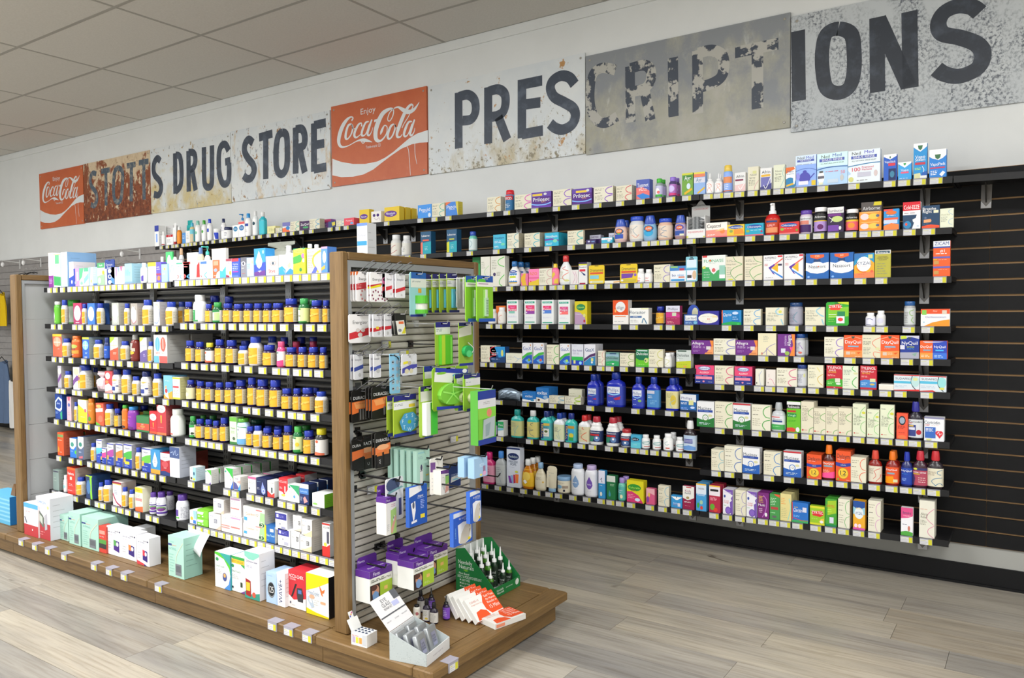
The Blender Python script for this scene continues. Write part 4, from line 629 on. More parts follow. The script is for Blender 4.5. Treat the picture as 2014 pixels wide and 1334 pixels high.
W3|-0.755 -0.275 1.503 0.090 0.120 .03 1 0 0|b|f5b030;p 29c 0 0 100 0 100 40 70 20 40 20 0 50;p 37b 0 0 100 0 60 8 20 20 0 30;e 48 44 36 30 fff;t 48 40 13 80 347 XYZAL;m 20 51 80 53 1 d63;p f85 0 82 100 74 100 100 0 100;e 88 74 8 5 f64;r 70 6 92 22 dd9;m 20 84 60 86 1 a42;w 3 e52 12 60 30 74 60 76|orange and blue box with white disc
W3|-0.662 -0.275 1.503 0.069 0.131 .015 1 0 0|b|bcb544;r 0 0 100 14 ddd;r 6 3 94 12 356;t 50 8 7 76 fff Rhinaris;t 50 24 5 60 665 Common;t 50 29 5 70 665 Sodium_Nasal;t 50 35 5 66 665 Solution;m 15 45 85 90 5 997|olive green box with navy header
W3|-0.413 -0.275 1.500 0.069 0.164 .03 1 0 0|b|f4622a;r 0 0 100 16 e8eaf0;t 50 7 10 84 334a90 ZICAM;r 0 16 100 20 35a;t 54 28 8 30 fff #1;m 15 34 85 38 1 fff;r 0 44 100 49 66b;r 0 51 25 54 db3;m 30 52 90 54 1 fcb;r 4 56 34 66 c95;r 0 72 100 77 66b;m 30 80 90 82 1 fcb;r 4 84 34 94 c95|tall orange carton with white and blue top
W4|-2.983 -0.275 1.275 0.061 0.096 0 1 0 0|R:ece8e4:fff|f4eee8;m 10 30 80 70 3 caa|white bottle half behind green thermometer pack
W4|-2.969 -0.185 1.275 0.076 0.117 0 1 0 1|b|e72|orange box behind white bottle
W4|-2.904 -0.275 1.275 0.054 0.106 0 1 0 0|R:f0eeea:fff|f6f2ea;w 4 e87 80 15 40 30 35 60 60 80|white bottle with orange loop
W4|-2.821 -0.275 1.275 0.086 0.152 .06 1 0 0|b|f2f4f4;r 8 6 88 14 3a8;t 48 10 6 60 def FUNGAL;r 12 22 88 46 e47;t 50 30 8 60 f9d Nail;t 50 39 10 70 fff Fungus;r 18 46 70 56 8cb;m 12 66 80 68 1 aad;r 8 90 88 94 2a8;r 12 70 88 72 dde|white and pink nail box with mint strip
W4|-2.688 -0.275 1.275 0.087 0.150 .06 1 0 0|b|f2f4f4;r 8 6 88 14 3a8;t 48 10 6 60 def FUNGAL;r 12 22 88 46 e47;t 50 30 8 60 f9d Nail;t 50 39 10 70 fff Fungus;r 12 46 88 58 94a;e 20 52 5 3 fff;r 8 90 88 94 2a8;m 12 70 80 76 2 dde|white and pink nail box with purple strip
W4|-2.560 -0.275 1.275 0.087 0.148 .06 1 0 0|b|f2f4f4;r 8 6 88 14 3a8;t 48 10 6 60 def FUNGAL;r 12 24 82 42 e47;t 47 29 7 50 f9d Nail;t 47 37 9 60 fff Fungus;r 12 42 82 56 58d;e 20 49 5 4 fff;r 8 92 88 96 2a8;m 12 70 80 76 2 dde|white and pink nail box with blue strip
W4|-2.439 -0.275 1.274 0.081 0.148 .06 1 0 0|b|f2f4f4;r 8 8 88 16 3a8;t 48 12 6 60 def FUNGAL;r 12 28 85 48 d58;t 48 33 7 50 f9d Nail;t 48 41 9 60 fff Fungus;r 12 48 85 60 f77;e 22 53 5 4 fff;r 8 92 88 96 2a8;m 12 72 80 78 2 dde|white and pink nail box with coral strip
W4|-2.325 -0.275 1.274 0.085 0.138 .05 1 0 0|b|dc2;e 50 26 36 14 285;t 50 26 8 56 cf6 Culturelle;p b9b 0 46 40 48 80 66 90 86 90 100 0 100;t 32 56 6 46 eee Probiotics;e 78 86 8 7 b34;e 78 62 10 8 dd8|yellow box with green oval
W4|-2.069 -0.275 1.274 0.098 0.140 .05 1 0 0|b|f4f0ec;r 0 0 100 62 e8541e;e 50 28 32 22 eee;t 50 30 14 48 667 align;r 12 38 22 50 fb6;m 10 60 90 62 1 eb8;r 15 66 85 70 e96;m 10 86 80 90 1 bbb|orange and white box with white disc
W4|-1.961 -0.275 1.274 0.117 0.094 .05 1 0 0|b|f6f6f2;t 42 26 20 84 246 Florastor;r 2 48 64 60 57a;t 30 54 7 46 eee 250MG;m 4 70 50 90 3 bbb;w 5 58a 66 92 74 64 84 80 90 96;r 60 2 100 8 eea|white box with blue lettering and bird stroke
W4|-1.807 -0.275 1.273 0.052 0.102 0 1 0 0|V|
W4|-1.738 -0.275 1.273 0.081 0.105 .04 1 0 0|b|aa2c5c;r 0 0 100 32 dde;t 50 16 13 80 667 Phillips;p c38 0 36 60 32 100 48 100 62 0 62;r 45 36 75 54 cdb;m 10 68 90 70 1 eaa;m 10 80 60 94 2 eaa|magenta box with grey lavender top
W4|-1.649 -0.185 1.273 0.073 0.111 0 1 0 1|E|35b;e 65 45 26 30 ddb|round blue card topper
W4|-1.631 -0.275 1.273 0.079 0.056 .03 1 0 0|b|3a62a8;r 8 10 92 60 f0f2f4;t 50 34 28 76 346 Lactaid;m 10 70 60 90 2 bdf;e 82 80 14 16 7bd|small blue and white box below round topper
W4|-1.552 -0.275 1.273 0.117 0.075 .04 1 0 0|b|33309a;e 50 54 48 36 f0eee4;m 20 40 75 44 1 aa8;t 52 58 14 26 d44 60;r 70 34 94 48 eda;m 20 72 75 76 1 aa8;m 40 92 60 94 1 99d|violet box with cream oval
W4|-1.418 -0.275 1.272 0.105 0.079 .04 1 0 0|b|28c;r 0 0 5 100 e63;t 30 30 18 46 fff Claritin;m 8 42 44 48 1 bdf;r 52 20 90 78 17b;e 70 20 16 10 cdf;m 56 40 86 68 2 bdf;p 2a5 0 90 50 76 100 82 100 100 0 100;e 85 94 8 4 4d6|blue box with green foot and orange edge
W4|-1.300 -0.275 1.272 0.091 0.084 .03 1 0 0|H:6ad|
W4|-1.184 -0.275 1.271 0.093 0.092 .025 3 0 0|b|e9e4cc;t 36 32 9 50 998 All_Day;t 40 46 9 60 998 Allergy_Relief;m 6 56 60 78 3 aa9;w 6 9cd 74 4 56 20 66 38 96 40;w 6 9cd 84 66 96 96;e 80 24 9 8 dd6|cream allergy box with pale blue ring
W4|-1.071 -0.275 1.271 0.067 0.116 0 1 0 0|R2:99a:247|aab;m 10 30 60 90 6 889;w 4 69a 70 20 40 60 70 90|large silver bottle with navy cap
W4|-0.986 -0.275 1.271 0.094 0.092 .04 1 0 0|b|e9e4cc;t 28 20 8 46 998 Live_Better;t 28 32 9 40 998 All_Day;t 36 46 9 60 998 Allergy_Relief;m 6 56 60 74 3 aa9;w 6 9cd 80 2 58 20 74 40 96 52;w 6 9cd 86 66 96 96|cream allergy box with pale blue ring
W4|-0.885 -0.275 1.270 0.106 0.117 .02 1 0 0|K|3a3;p 8c3 10 26 100 20 100 60 10 70;p e43 10 14 60 8 70 20 60 34 20 34;t 42 18 13 60 fff ZYRTEC;p cd3 50 0 100 0 100 12 60 6;r 50 40 84 60 285;r 46 60 82 90 eef;e 64 74 12 8 e43;r 12 52 46 54 fff;m 10 70 40 86 2 8c5;r 12 60 46 61 fff|green clamshell card with red logo
W4|-0.705 -0.275 1.269 0.044 0.064 0 1 0 0|R:f2f2f4:fff|eef;w 5 347 20 20 50 12 80 30;w 4 347 10 90 60 95|small white bottle with navy arc
W4|-0.657 -0.275 1.269 0.041 0.074 0 1 0 0|R:f2f2f4:fff|eee;e 50 50 34 34 dde|small white bottle with pale disc
W4|-0.536 -0.275 1.269 0.049 0.117 0 1 0 0|R2:aaacae:235a9a|d0d4d4;w 5 8b5 90 10 56 20 60 40 84 46;w 5 8b5 84 56 70 74 90 90;m 8 20 50 90 7 999|silver bottle with blue cap and green loop
W4|-0.462 -0.275 1.268 0.119 0.081 .03 1 0 0|b|f2f2f0;r 0 0 100 28 e8542a;r 4 6 20 34 8c5;t 50 12 8 44 fed FLU;r 74 8 90 30 dcb;t 52 46 10 76 77b Oscillococcinum;p f59a2a 10 100 40 78 80 64 100 60 100 100;e 11 76 3 4 9cd;m 78 84 96 86 1 e73|white box with orange header and wave
W5|-3.031 -0.275 1.026 0.124 0.107 .05 1 0 0|H:d45|
W5|-2.957 -0.275 1.026 0.118 0.101 .05 1 0 0|b|24508f;p 39d 30 0 100 0 100 60 60 70;m 15 20 45 30 1 fff;m 12 34 60 56 2 fff;e 82 40 8 22 dd7;r 0 68 100 100 247;m 10 76 90 82 1 cdf|blue box with white print
W5|-2.831 -0.275 1.026 0.122 0.062 .04 1 0 0|b|ecebd6;m 8 24 50 70 3 bba;w 3 bcd 50 30 75 55 96 50;w 3 bcd 60 90 80 60|low cream box with pale blue stroke
W5|-2.706 -0.275 1.026 0.074 0.129 .04 1 0 0|G1:8a2|tall white gas relief box with green band and lime dot
W5|-2.623 -0.275 1.027 0.077 0.129 .04 1 0 0|G1:c65|tall white gas relief box with green band and coral dot
W5|-2.525 -0.275 1.027 0.087 0.120 .03 1 0 0|H:5b5|
W5|-2.430 -0.275 1.028 0.070 0.126 .03 1 0 0|G1:ad6|tall white gas relief box with green band and pale sticker
W5|-2.347 -0.275 1.028 0.079 0.125 .03 1 0 0|b|dfe2ec;t 50 30 9 84 659 Gas_Relief;m 10 8 50 10 1 99a;m 10 40 90 50 2 aab;r 0 60 100 78 3b5;r 0 78 100 100 24b;r 16 78 34 94 dd8;e 76 90 12 8 9df|white box with green band and blue foot
W5|-2.261 -0.275 1.029 0.075 0.125 .03 3 0 0|b|e8e8f0;t 50 26 17 80 258 GasX;p 536 0 70 50 50 100 40 100 54 50 62 0 84;p 38b 0 86 50 64 100 56 100 100 0 100;r 62 66 82 80 dd8;e 70 86 8 6 eee|tall white gas relief box with plum band
W5|-2.168 -0.275 1.029 0.044 0.088 .02 1 0 0|H:d56|
W5|-2.116 -0.275 1.029 0.085 0.080 .03 1 0 0|b|7aa8a0;r 30 4 80 18 357;p 9bc 0 14 100 14 100 34 50 26 0 34;t 50 40 16 86 345 Dulcolax;p 3a6 0 70 50 60 100 66 100 100 0 100;m 10 80 90 84 1 bdb;e 55 84 8 5 fff|grey green box with dark lettering
W5|-2.025 -0.275 1.030 0.090 0.077 .03 1 0 0|H:9b6|
W5|-1.923 -0.275 1.030 0.080 0.100 .03 1 0 0|b|6bc52c;p 17734c 0 0 100 0 100 44 70 62 30 62 0 50;r 10 4 90 10 dee;t 50 24 16 88 fff Dulcolax;e 80 62 16 14 cd8;e 74 64 5 5 254;r 0 90 100 100 5b3;m 20 84 80 88 1 bf8|bright green box with dark green top
W5|-1.843 -0.275 1.031 0.086 0.101 .03 1 0 0|H:cc6|
W5|-1.755 -0.275 1.031 0.044 0.082 0 2 0 0|R:eee:fff|f4f4ee;w 4 cc6 30 10 80 30 40 70;w 4 cc6 20 70 70 90|white bottle with yellow loops
W5|-1.677 -0.275 1.032 0.085 0.099 .02 2 0 0|b|cfd8d4;t 46 28 16 84 344 Dulcolax;p c3cc2c 0 66 100 58 100 100 0 100;r 10 2 70 8 354;m 12 44 50 48 1 898;e 14 54 6 6 eee;m 15 78 85 82 1 7a3;e 60 92 12 4 e95|grey box with lime foot
W5R|-1.588 -0.275 1.112 0.123 0.075 .04 1 0 0|AL:12|purple and orange allergy box, marked 12
W5R|-1.463 -0.275 1.112 0.119 0.086 .04 1 0 0|H:99c|
W5R|-1.342 -0.275 1.113 0.116 0.078 .04 1 0 0|AL:24|purple and orange allergy box, marked 24
W5R|-1.223 -0.275 1.113 0.093 0.116 .03 1 0 0|b|ece4c2;w 3 98b 96 46 62 60 40 82 20 96;w 3 98b 48 68 70 84 90 98;w 3 98b 48 66 48 98;m 30 10 60 40 4 bba;e 22 92 5 6 c87|tall cream box with lilac fan
W5R|-1.122 -0.275 1.113 0.086 0.112 .03 1 0 0|b|73308c;p f08c3a 80 0 100 0 100 100 70 100 90 50;v 66 30 22 50 fff Allegra;v 44 30 16 46 dbe antihistamine;r 20 66 46 86 dde;e 56 88 14 10 9b5;p f59 70 60 90 60 80 80|tall purple and orange box with sideways lettering
W5R|-1.037 -0.275 1.113 0.049 0.113 0 2 0 0|R2:a8aab0:1e4a8e|d4d6dc;w 5 96b 60 14 40 24 60 38 80 60;m 8 20 70 80 7 99a;e 56 84 20 8 d76|silver bottle with navy cap and violet curl
W5R|-0.892 -0.275 1.114 0.090 0.099 .03 1 0 0|H:97c|
W5R|-0.800 -0.275 1.114 0.084 0.109 .03 1 0 0|DQ|orange cold medicine box, left of pair
W5R|-0.716 -0.275 1.114 0.082 0.112 .03 1 0 0|b|e4dfc4;w 3 e75 98 12 66 24 56 40 98 70;w 3 e75 98 78 66 74 62 88 76 99;m 6 12 60 20 1 aa9;m 6 28 50 46 3 887;m 6 54 50 86 5 aa9;e 84 60 12 6 dda|cream box with orange curve
W5R|-0.634 -0.275 1.114 0.082 0.111 .03 1 0 0|DQ|orange cold medicine box, right of pair
W5R|-0.548 -0.275 1.115 0.080 0.108 .03 1 0 0|b|223a96;p ccd 0 0 100 0 100 14 60 6 30 10 0 16;p cd3 2 2 30 0 36 12 4 16;p 345 40 6 60 6 56 14 50 17 44 14;t 50 32 15 84 fff NyQuil;t 55 49 6 40 cd3 SEVERE;t 55 57 5 60 4bf Cold_Flu;r 0 42 24 60 dde;p aab 0 74 100 72 100 100 0 100;p 8a9 60 80 90 74 80 90|navy night cold medicine box
W5R|-0.464 -0.275 1.115 0.111 0.085 .025 2 0 0|b|f0622a;p 2a48b8 48 0 100 0 100 100 48 100;p ccd 10 4 90 4 70 8 20 12;t 23 32 13 42 fff DayQuil;t 74 32 13 42 fff NyQuil;r 12 48 40 56 8ab;r 58 48 88 56 4bf;p f79a40 0 66 48 66 48 100 0 100;p 3a72d8 48 66 100 66 100 100 48 100;m 4 76 40 92 2 fdb;m 54 76 90 92 2 bdf|wide half orange half blue cold medicine box
W6|-2.910 -0.275 0.785 0.169 0.076 .2 1 0 0|Z|9ab|crumpled silver blue foil pouch lying at left end
W6|-2.847 -0.185 0.785 0.085 0.047 .15 1 0 1|Z|8aa0b4|second foil pouch leaning behind the first
W6|-2.708 -0.275 0.785 0.102 0.064 .05 1 0 0|b|2a78c4;t 50 44 26 74 fff exlax;m 10 18 50 22 1 cdf;p fff 0 100 0 76 50 84 100 70 100 100;e 74 84 14 10 49c|blue box with white lettering
W6|-2.603 -0.275 0.786 0.091 0.092 .035 3 0 0|b|2a78c4;t 48 34 24 82 fff exlax;m 20 10 60 12 1 cdf;p f2eee4 0 100 0 66 30 70 70 80 100 66 100 100;e 20 84 10 7 532;e 74 64 18 12 9bd|taller blue and cream box with white lettering
W6|-2.508 -0.275 0.786 0.108 0.047 .04 1 0 0|H:9bc|
W6|-2.396 -0.275 0.787 0.110 0.045 .04 1 0 0|H:ac4|
W6|-2.421 -0.185 0.787 0.093 0.083 .04 1 0 1|b|ecead2;m 8 24 60 60 2 cca;e 84 60 12 18 cd7|cream box with yellow green flash standing behind
W6|-2.247 -0.275 0.788 0.076 0.186 0 2 0 0|Q:2432b4:223a9a|3a4ab4;r 6 10 90 42 e4e8f0;t 46 24 18 76 56a Phillips;m 14 48 60 60 1 e68;w 8 7ad 5 44 50 52 90 44;m 10 80 60 92 2 bcf;p b35 50 72 90 64 90 76|blue milk of magnesia bottle with red mark, left end
W6|-2.119 -0.275 0.788 0.109 0.205 0 1 0 0|Q:2432b4:223a9a|3a4ab4;r 4 4 90 36 e4e8f0;t 46 20 18 72 56a Phillips;w 8 9cf 5 38 50 46 90 38;m 14 48 60 60 1 e68;p b35 46 66 95 52 90 70 60 74;m 10 80 60 92 2 bcf|largest blue milk of magnesia bottle
W6|-1.952 -0.275 0.789 0.073 0.182 0 1 0 0|Q:2432b4:223a9a|3a4ab4;r 4 4 92 38 e4e8f0;t 46 22 18 80 56a Phillips;w 8 9cf 5 40 50 50 90 40;m 14 54 50 64 1 fff;e 74 66 18 8 8b6;m 10 84 60 92 1 bcf|blue milk of magnesia bottle with green mark
W6|-1.859 -0.275 0.790 0.076 0.183 0 1 0 0|Q:2432b4:223a9a|4a8ac8;r 0 4 70 22 ccd;m 8 30 60 50 2 fff;m 30 58 90 84 3 9ce|blue bottle with light blue label
W6|-1.744 -0.275 0.790 0.074 0.182 0 2 0 0|Q:2432b4:223a9a|dcd49c;m 8 12 70 40 4 aa7;e 68 50 26 28 d8c04a;w 4 8bc 80 50 40 70 60 96|blue bottle with pale yellow label
W6|-1.654 -0.275 0.791 0.092 0.095 .04 1 0 0|b|2868b0;p e4e8f0 0 0 100 0 100 44 50 40 0 36;t 42 22 16 68 669 Phillips;r 54 34 84 62 dd9;m 6 46 48 60 2 fff;e 78 76 14 7 cdf;m 6 76 60 92 2 9bf;r 0 90 100 100 235|blue and white box with white lettering below the bottles
W6R|-1.568 -0.275 0.951 0.107 0.099 .05 1 0 0|BN|pink and blue allergy box, left of pair
W6R|-1.457 -0.275 0.952 0.104 0.099 .04 1 0 0|H:d68|
W6R|-1.348 -0.275 0.953 0.095 0.097 .06 1 0 0|BN|pink and blue allergy box, right of pair
W6R|-1.236 -0.275 0.954 0.043 0.087 .04 1 0 0|b|eceada;w 4 9ad 80 10 50 40 60 96;v 40 36 8 40 998 allergy;r 10 80 20 90 334|slim cream box with blue arc
W6R|-1.181 -0.275 0.954 0.048 0.085 .03 1 0 0|b|efe6de;w 4 d79 30 60 60 60 95 96;v 30 36 8 40 998 allergy;r 20 76 26 84 334|slim cream box with pink arc
W6R|-1.127 -0.275 0.955 0.102 0.094 .03 1 0 0|H:d79|
W6R|-1.029 -0.275 0.956 0.050 0.113 0 1 0 0|R2:a8aab0:1e3a7e|d4d6dc;m 8 20 80 80 7 99a;e 80 30 8 14 dd9|silver bottle with navy cap
W6R|-0.971 -0.275 0.957 0.074 0.113 .03 1 0 0|b|eae6cc;w 4 d9b840 98 40 66 56 70 74 96 90;w 6 e8dc90 60 10 80 30;m 8 10 60 18 1 aa9;m 8 26 60 60 5 aa9;m 8 84 50 92 1 aa9|cream box with golden arc
W6R|-0.881 -0.275 0.957 0.076 0.115 .02 1 0 0|b|c8283a;t 50 10 12 90 fff TYLENOL;t 36 22 7 44 fff SINUS;t 36 30 7 50 eb4 SEVERE;m 8 38 60 48 2 fbb;p 4a3 0 66 30 58 70 56 100 62 100 92 0 92;r 54 56 84 74 ddc;e 74 80 16 4 efe;m 8 70 46 84 2 bf9;t 50 96 4 30 fff 24|red and green pain relief box
W6R|-0.806 -0.275 0.958 0.072 0.113 .02 1 0 0|b|e4ead4;w 5 5b5 70 2 62 14 84 24;w 5 5b5 90 48 66 66 66 80 90 94;m 8 16 60 40 4 9a9;e 84 32 14 5 dda;m 8 54 50 90 4 aba|pale green box with green arcs
W6R|-0.724 -0.275 0.959 0.073 0.115 .02 1 0 0|b|c8283a;t 50 10 12 90 fff TYLENOL;t 44 24 7 76 fff COLD+FLU;t 36 32 7 50 eb4 SEVERE;m 8 42 60 50 2 fbb;p 48c 0 64 30 58 70 60 100 66 100 92 0 92;r 60 54 94 68 dda;e 74 78 16 4 db5;m 8 70 46 84 2 bdf|red and blue pain relief box
W6R|-0.640 -0.275 0.960 0.065 0.027 .07 1 0 0|b|eee8dc;m 8 50 90 54 1 bba;r 0 0 100 20 f6f2e8|low cream flat box
W6R|-0.574 -0.275 0.960 0.109 0.077 .03 1 0 0|b|dce6ec;r 0 0 100 6 c33;t 36 24 13 60 556 SUDAFED;r 0 40 70 54 5bd;w 3 345 72 6 68 40 74 70 90 96;e 84 40 16 34 bdd;p d33 0 96 100 88 100 100 0 100;m 4 64 60 80 2 bcd;e 84 26 10 10 dd9|pale blue and red sinus box, left of pair
W6R|-0.463 -0.275 0.961 0.109 0.074 .03 1 0 0|b|dce6ec;r 0 0 100 6 c33;t 36 20 13 60 556 SUDAFED;r 0 34 70 50 5bd;w 3 345 72 6 68 40 74 70 90 96;e 84 40 16 34 9dd;p d33 0 96 50 90 60 98 60 100 0 100;m 4 60 60 80 2 bcd;e 84 78 10 8 dd6|pale blue and red sinus box, right of pair
W7|-2.984 -0.275 0.549 0.057 0.081 0 1 0 0|J:e8f0f0:2a7|eef;r 0 0 100 40 3a6;t 50 20 18 70 fff Fleet;p 8bd 0 60 50 50 100 60 100 70 0 70|green and white jar
W7|-2.899 -0.275 0.549 0.045 0.098 .05 1 0 0|b|f2f4f2;r 0 4 100 46 3a6;t 50 26 14 76 fff Fleet;p 8cd 0 50 100 46 100 58 0 66|white and green carton
W7|-2.803 -0.275 0.549 0.083 0.178 0 1 0 0|Q:3ab5ae:2a9a94|c8c88a;w 4 9aa 50 40 30 60 60 80;w 4 7bb 80 30 50 60 40 96;m 10 10 60 40 4 998|teal bottle with yellow label and teal cap
W7|-2.680 -0.275 0.550 0.078 0.179 0 1 0 0|Q:3ab5ae:e8e8e8|d8cc7a;w 4 567 70 5 40 14 60 26;w 4 678 70 50 30 60 40 80 80 92;m 10 30 50 60 4 998|teal bottle with yellow label and white cap
W7|-2.579 -0.275 0.551 0.078 0.181 0 2 0 0|Q:3ac0b8:2a3a78|58a8b0;r 0 0 32 100 1e3a78;v 16 50 26 90 ec4 Mylanta;r 34 2 96 18 db5;m 40 24 90 36 2 357;r 34 36 92 86 e4e4dc;e 60 54 18 8 563;m 40 70 80 80 2 aa9|aqua antacid bottle with navy cap and grey label
W7|-2.483 -0.275 0.552 0.074 0.173 0 2 0 0|Q:eef2f6:2a4aa8|dce0b8;w 4 9bb 80 30 50 50 70 96;w 4 9bb 30 70 60 96;m 10 14 60 50 5 998|white bottle with blue cap
W7|-2.402 -0.275 0.553 0.076 0.177 0 1 0 0|Q:3ac0b8:2a3a88|58b8c0;r 0 0 30 100 1e3a88;v 15 50 26 90 ec4 Mylanta;r 34 6 96 22 c93;r 34 26 92 50 4ad;e 66 66 24 14 dc4;r 40 78 86 98 3a5|aqua antacid bottle with green foot label
W7|-2.308 -0.275 0.554 0.074 0.169 0 2 0 0|Q:eef0f2:d8383a|dcd4b0;w 5 e53 86 36 40 56 36 76 80 90;w 5 e53 50 4 40 12 60 18;w 5 e53 80 84 86 98;m 10 20 40 80 6 aa8|white bottle with red cap and red loop
W7|-2.232 -0.275 0.555 0.078 0.166 0 1 0 0|G:f4f4f2:c23a48|2a3a68;r 0 0 100 30 243a6a;t 50 13 16 88 fff Gaviscon;r 5 30 90 46 c33;p 3a8a70 0 50 50 50 30 100 0 100;e 70 70 26 26 68b;e 70 64 10 10 fff|white ribbed bottle with red cap, left of pair
W7|-2.123 -0.275 0.556 0.078 0.167 0 2 0 0|G:f4f4f2:c23a48|2a3a68;r 0 0 100 30 243a6a;t 50 13 16 88 fff Gaviscon;r 5 30 90 46 c33;p 3a8a70 0 50 50 50 30 100 0 100;e 70 70 26 26 68b;e 70 64 10 10 fff|white ribbed bottle with red cap, right of pair
W7|-2.033 -0.275 0.557 0.068 0.103 0 1 0 0|R:f4f4f2:b83238|2a3a68;t 50 13 16 88 fff Gaviscon;r 5 26 90 42 c33;e 60 70 30 24 57a;e 60 66 10 10 fff|small white bottle with dark red cap
W7|-1.956 -0.275 0.558 0.061 0.077 .03 1 0 0|b|4ab0d4;e 46 34 40 14 234;t 46 34 13 60 def GAS-X;p 6cd 0 60 100 54 100 100 0 100;m 30 74 70 78 1 fff|light blue box with dark oval
W7|-1.896 -0.275 0.559 0.047 0.079 0 1 0 0|WB|small white pill bottle, first of four
W7|-1.828 -0.275 0.559 0.047 0.080 0 1 0 0|WB|small white pill bottle, second of four
W7|-1.764 -0.275 0.560 0.057 0.094 0 1 0 0|R:f0f2f0:fff|fff;w 4 8bb 60 10 30 30 50 50 76 40;r 40 76 80 88 c54|larger white pill bottle with red dash
W7|-1.761 -0.185 0.560 0.042 0.090 0 1 0 1|R:e4e6e4:eee|eee;r 30 70 90 80 c54|white pill bottle hidden behind
W7|-1.687 -0.275 0.561 0.044 0.080 0 1 0 0|WB|small white pill bottle beside dark bottle
W7|-1.641 -0.275 0.562 0.073 0.177 0 1 0 0|R3:241a20:eee|c8d8e8;r 4 2 96 24 b8cce4;r 10 24 80 52 4a52a0;t 45 32 9 66 dde HYDROGEN;t 45 42 9 60 dde PEROXIDE;p 6a9ad8 0 74 50 64 100 74 100 96 0 96|dark bottle with white cap and blue label
W7R|-1.557 -0.275 0.713 0.097 0.139 .04 1 0 0|MX:2a7a3a:5a9a4a|white and green mucus relief box, left of pair
W7R|-1.455 -0.275 0.714 0.097 0.142 .03 1 0 0|H:5a5|
W7R|-1.356 -0.275 0.716 0.094 0.137 .04 1 0 0|MX:2a7a3a:5a9a4a:r|white and green mucus relief box with red flash
W7R|-1.256 -0.275 0.717 0.098 0.135 .03 1 0 0|H:4a4|
W7R|-1.156 -0.275 0.719 0.070 0.149 0 1 0 0|R3:c8ccd0:b8bcc0|e4e8ec;r 4 6 66 12 d55;t 50 26 11 88 456 Mucinex;r 10 34 84 46 248;r 0 62 100 100 4a5;m 14 74 80 80 1 bfb|silver bottle with grey cap and green label
W7R|-1.074 -0.275 0.720 0.068 0.158 .03 1 0 0|b|6cc02c;r 0 0 100 10 eee;r 0 10 100 22 222;t 50 16 9 84 fff Robitussin;r 4 28 66 34 c33;r 4 38 70 50 284;t 38 44 7 54 cfc Cough;m 10 60 70 66 2 4a2;p d43 0 86 40 84 66 88 60 98 0 98;e 80 90 14 8 eee|lime green box with black and white top
W7R|-1.003 -0.275 0.721 0.062 0.161 .04 2 0 0|TU|tall cream cough box with green loop, left end
W7R|-0.943 -0.275 0.722 0.059 0.131 .04 2 0 0|TU|cream cough box with green loop, shorter
W7R|-0.882 -0.275 0.723 0.056 0.134 .04 2 0 0|TU|cream cough box with green loop, shorter
W7R|-0.824 -0.275 0.724 0.062 0.137 .04 2 0 0|TU|cream cough box with green loop, shorter
W7R|-0.757 -0.275 0.725 0.059 0.160 .04 2 0 0|TU2|taller pale green cough box with yellow sticker
W7R|-0.692 -0.275 0.726 0.054 0.136 .04 1 0 0|TU2|shorter pale green cough box
W7R|-0.633 -0.275 0.727 0.061 0.161 .03 1 0 0|TU2|taller pale green cough box at right
W7R|-0.561 -0.275 0.728 0.048 0.124 .03 1 0 0|b|f25a3c;e 50 28 32 18 1e2c34;e 50 28 24 13 9ab;m 12 48 88 60 3 822;m 20 72 80 78 1 b43;e 50 92 40 8 e74|narrow red orange box with grey oval
W7R|-0.513 -0.275 0.729 0.062 0.180 0 1 0 0|R3:1e1a28:2e2e90|d8dade;t 50 12 11 86 344 Coricidin;t 20 20 6 24 c34 HBP;r 4 30 56 92 3a4488;r 6 44 50 58 dde;e 76 70 18 14 b23;r 8 32 40 40 db5|dark bottle with violet cap and red heart label
W7R|-0.443 -0.275 0.730 0.082 0.112 .05 1 0 0|b|eceef2;r 0 0 100 7 88a;t 40 22 13 78 345 Coricidin;t 16 34 7 24 c34 HBP;m 36 33 84 35 1 d88;r 4 42 58 88 3a6ac0;m 8 46 50 62 3 fff;e 70 66 13 10 d34;e 84 66 12 10 d34;p d34 60 70 95 70 78 88;w 2 fff 66 68 74 60 78 74 84 68 92 68;p dd8 10 92 40 90 34 98 14 98|white box with blue panel and red heart
W8R|-1.475 -0.275 0.479 0.070 0.115 .04 2 0 0|H:7bc|
W8R|-1.402 -0.275 0.481 0.094 0.139 .05 1 0 0|H:57b|
W8R|-1.304 -0.275 0.484 0.091 0.136 .05 1 0 0|MX:2a62b8:3a78c8|white and blue mucus relief box, left of pair
W8R|-1.192 -0.275 0.486 0.087 0.124 .04 1 0 0|H:48c|
W8R|-1.090 -0.275 0.489 0.089 0.132 .05 1 0 0|MX:2a62b8:3a78c8:r|white and blue mucus relief box with red top
W8R|-0.974 -0.275 0.491 0.071 0.124 .05 2 0 0|DL|orange cough box, smaller of pair
W8R|-0.901 -0.275 0.493 0.060 0.175 0 1 0 0|R3:5a1a10:f07a20|e8582a;t 50 12 11 92 fff DayQuil;r 14 24 84 34 8ab;m 10 50 70 70 3 fcb;p f59 0 74 100 60 100 100 0 100|orange capped dark bottle with orange label, left one
W8R|-0.834 -0.275 0.495 0.069 0.151 .05 2 0 0|DL|orange cough box, taller of pair
W8R|-0.764 -0.275 0.497 0.069 0.125 .04 2 0 0|H:e64|
W8R|-0.686 -0.275 0.498 0.060 0.162 0 1 0 0|R3:8a1810:d84a3a|e4dcc8;w 4 d65 90 14 50 30 60 60 40 80;w 4 d65 60 96 90 70 96 50;m 8 14 50 50 5 a98|red bottle with clear red cap and cream label
W8R|-0.609 -0.275 0.500 0.059 0.163 0 2 0 0|R3:8a1a10:f07a20|e8582a;t 46 16 11 88 fff DayQuil;r 14 34 70 44 8ab;p f90 0 60 60 56 70 100 0 100;r 60 74 92 92 dda|orange capped dark bottle with orange label, right one
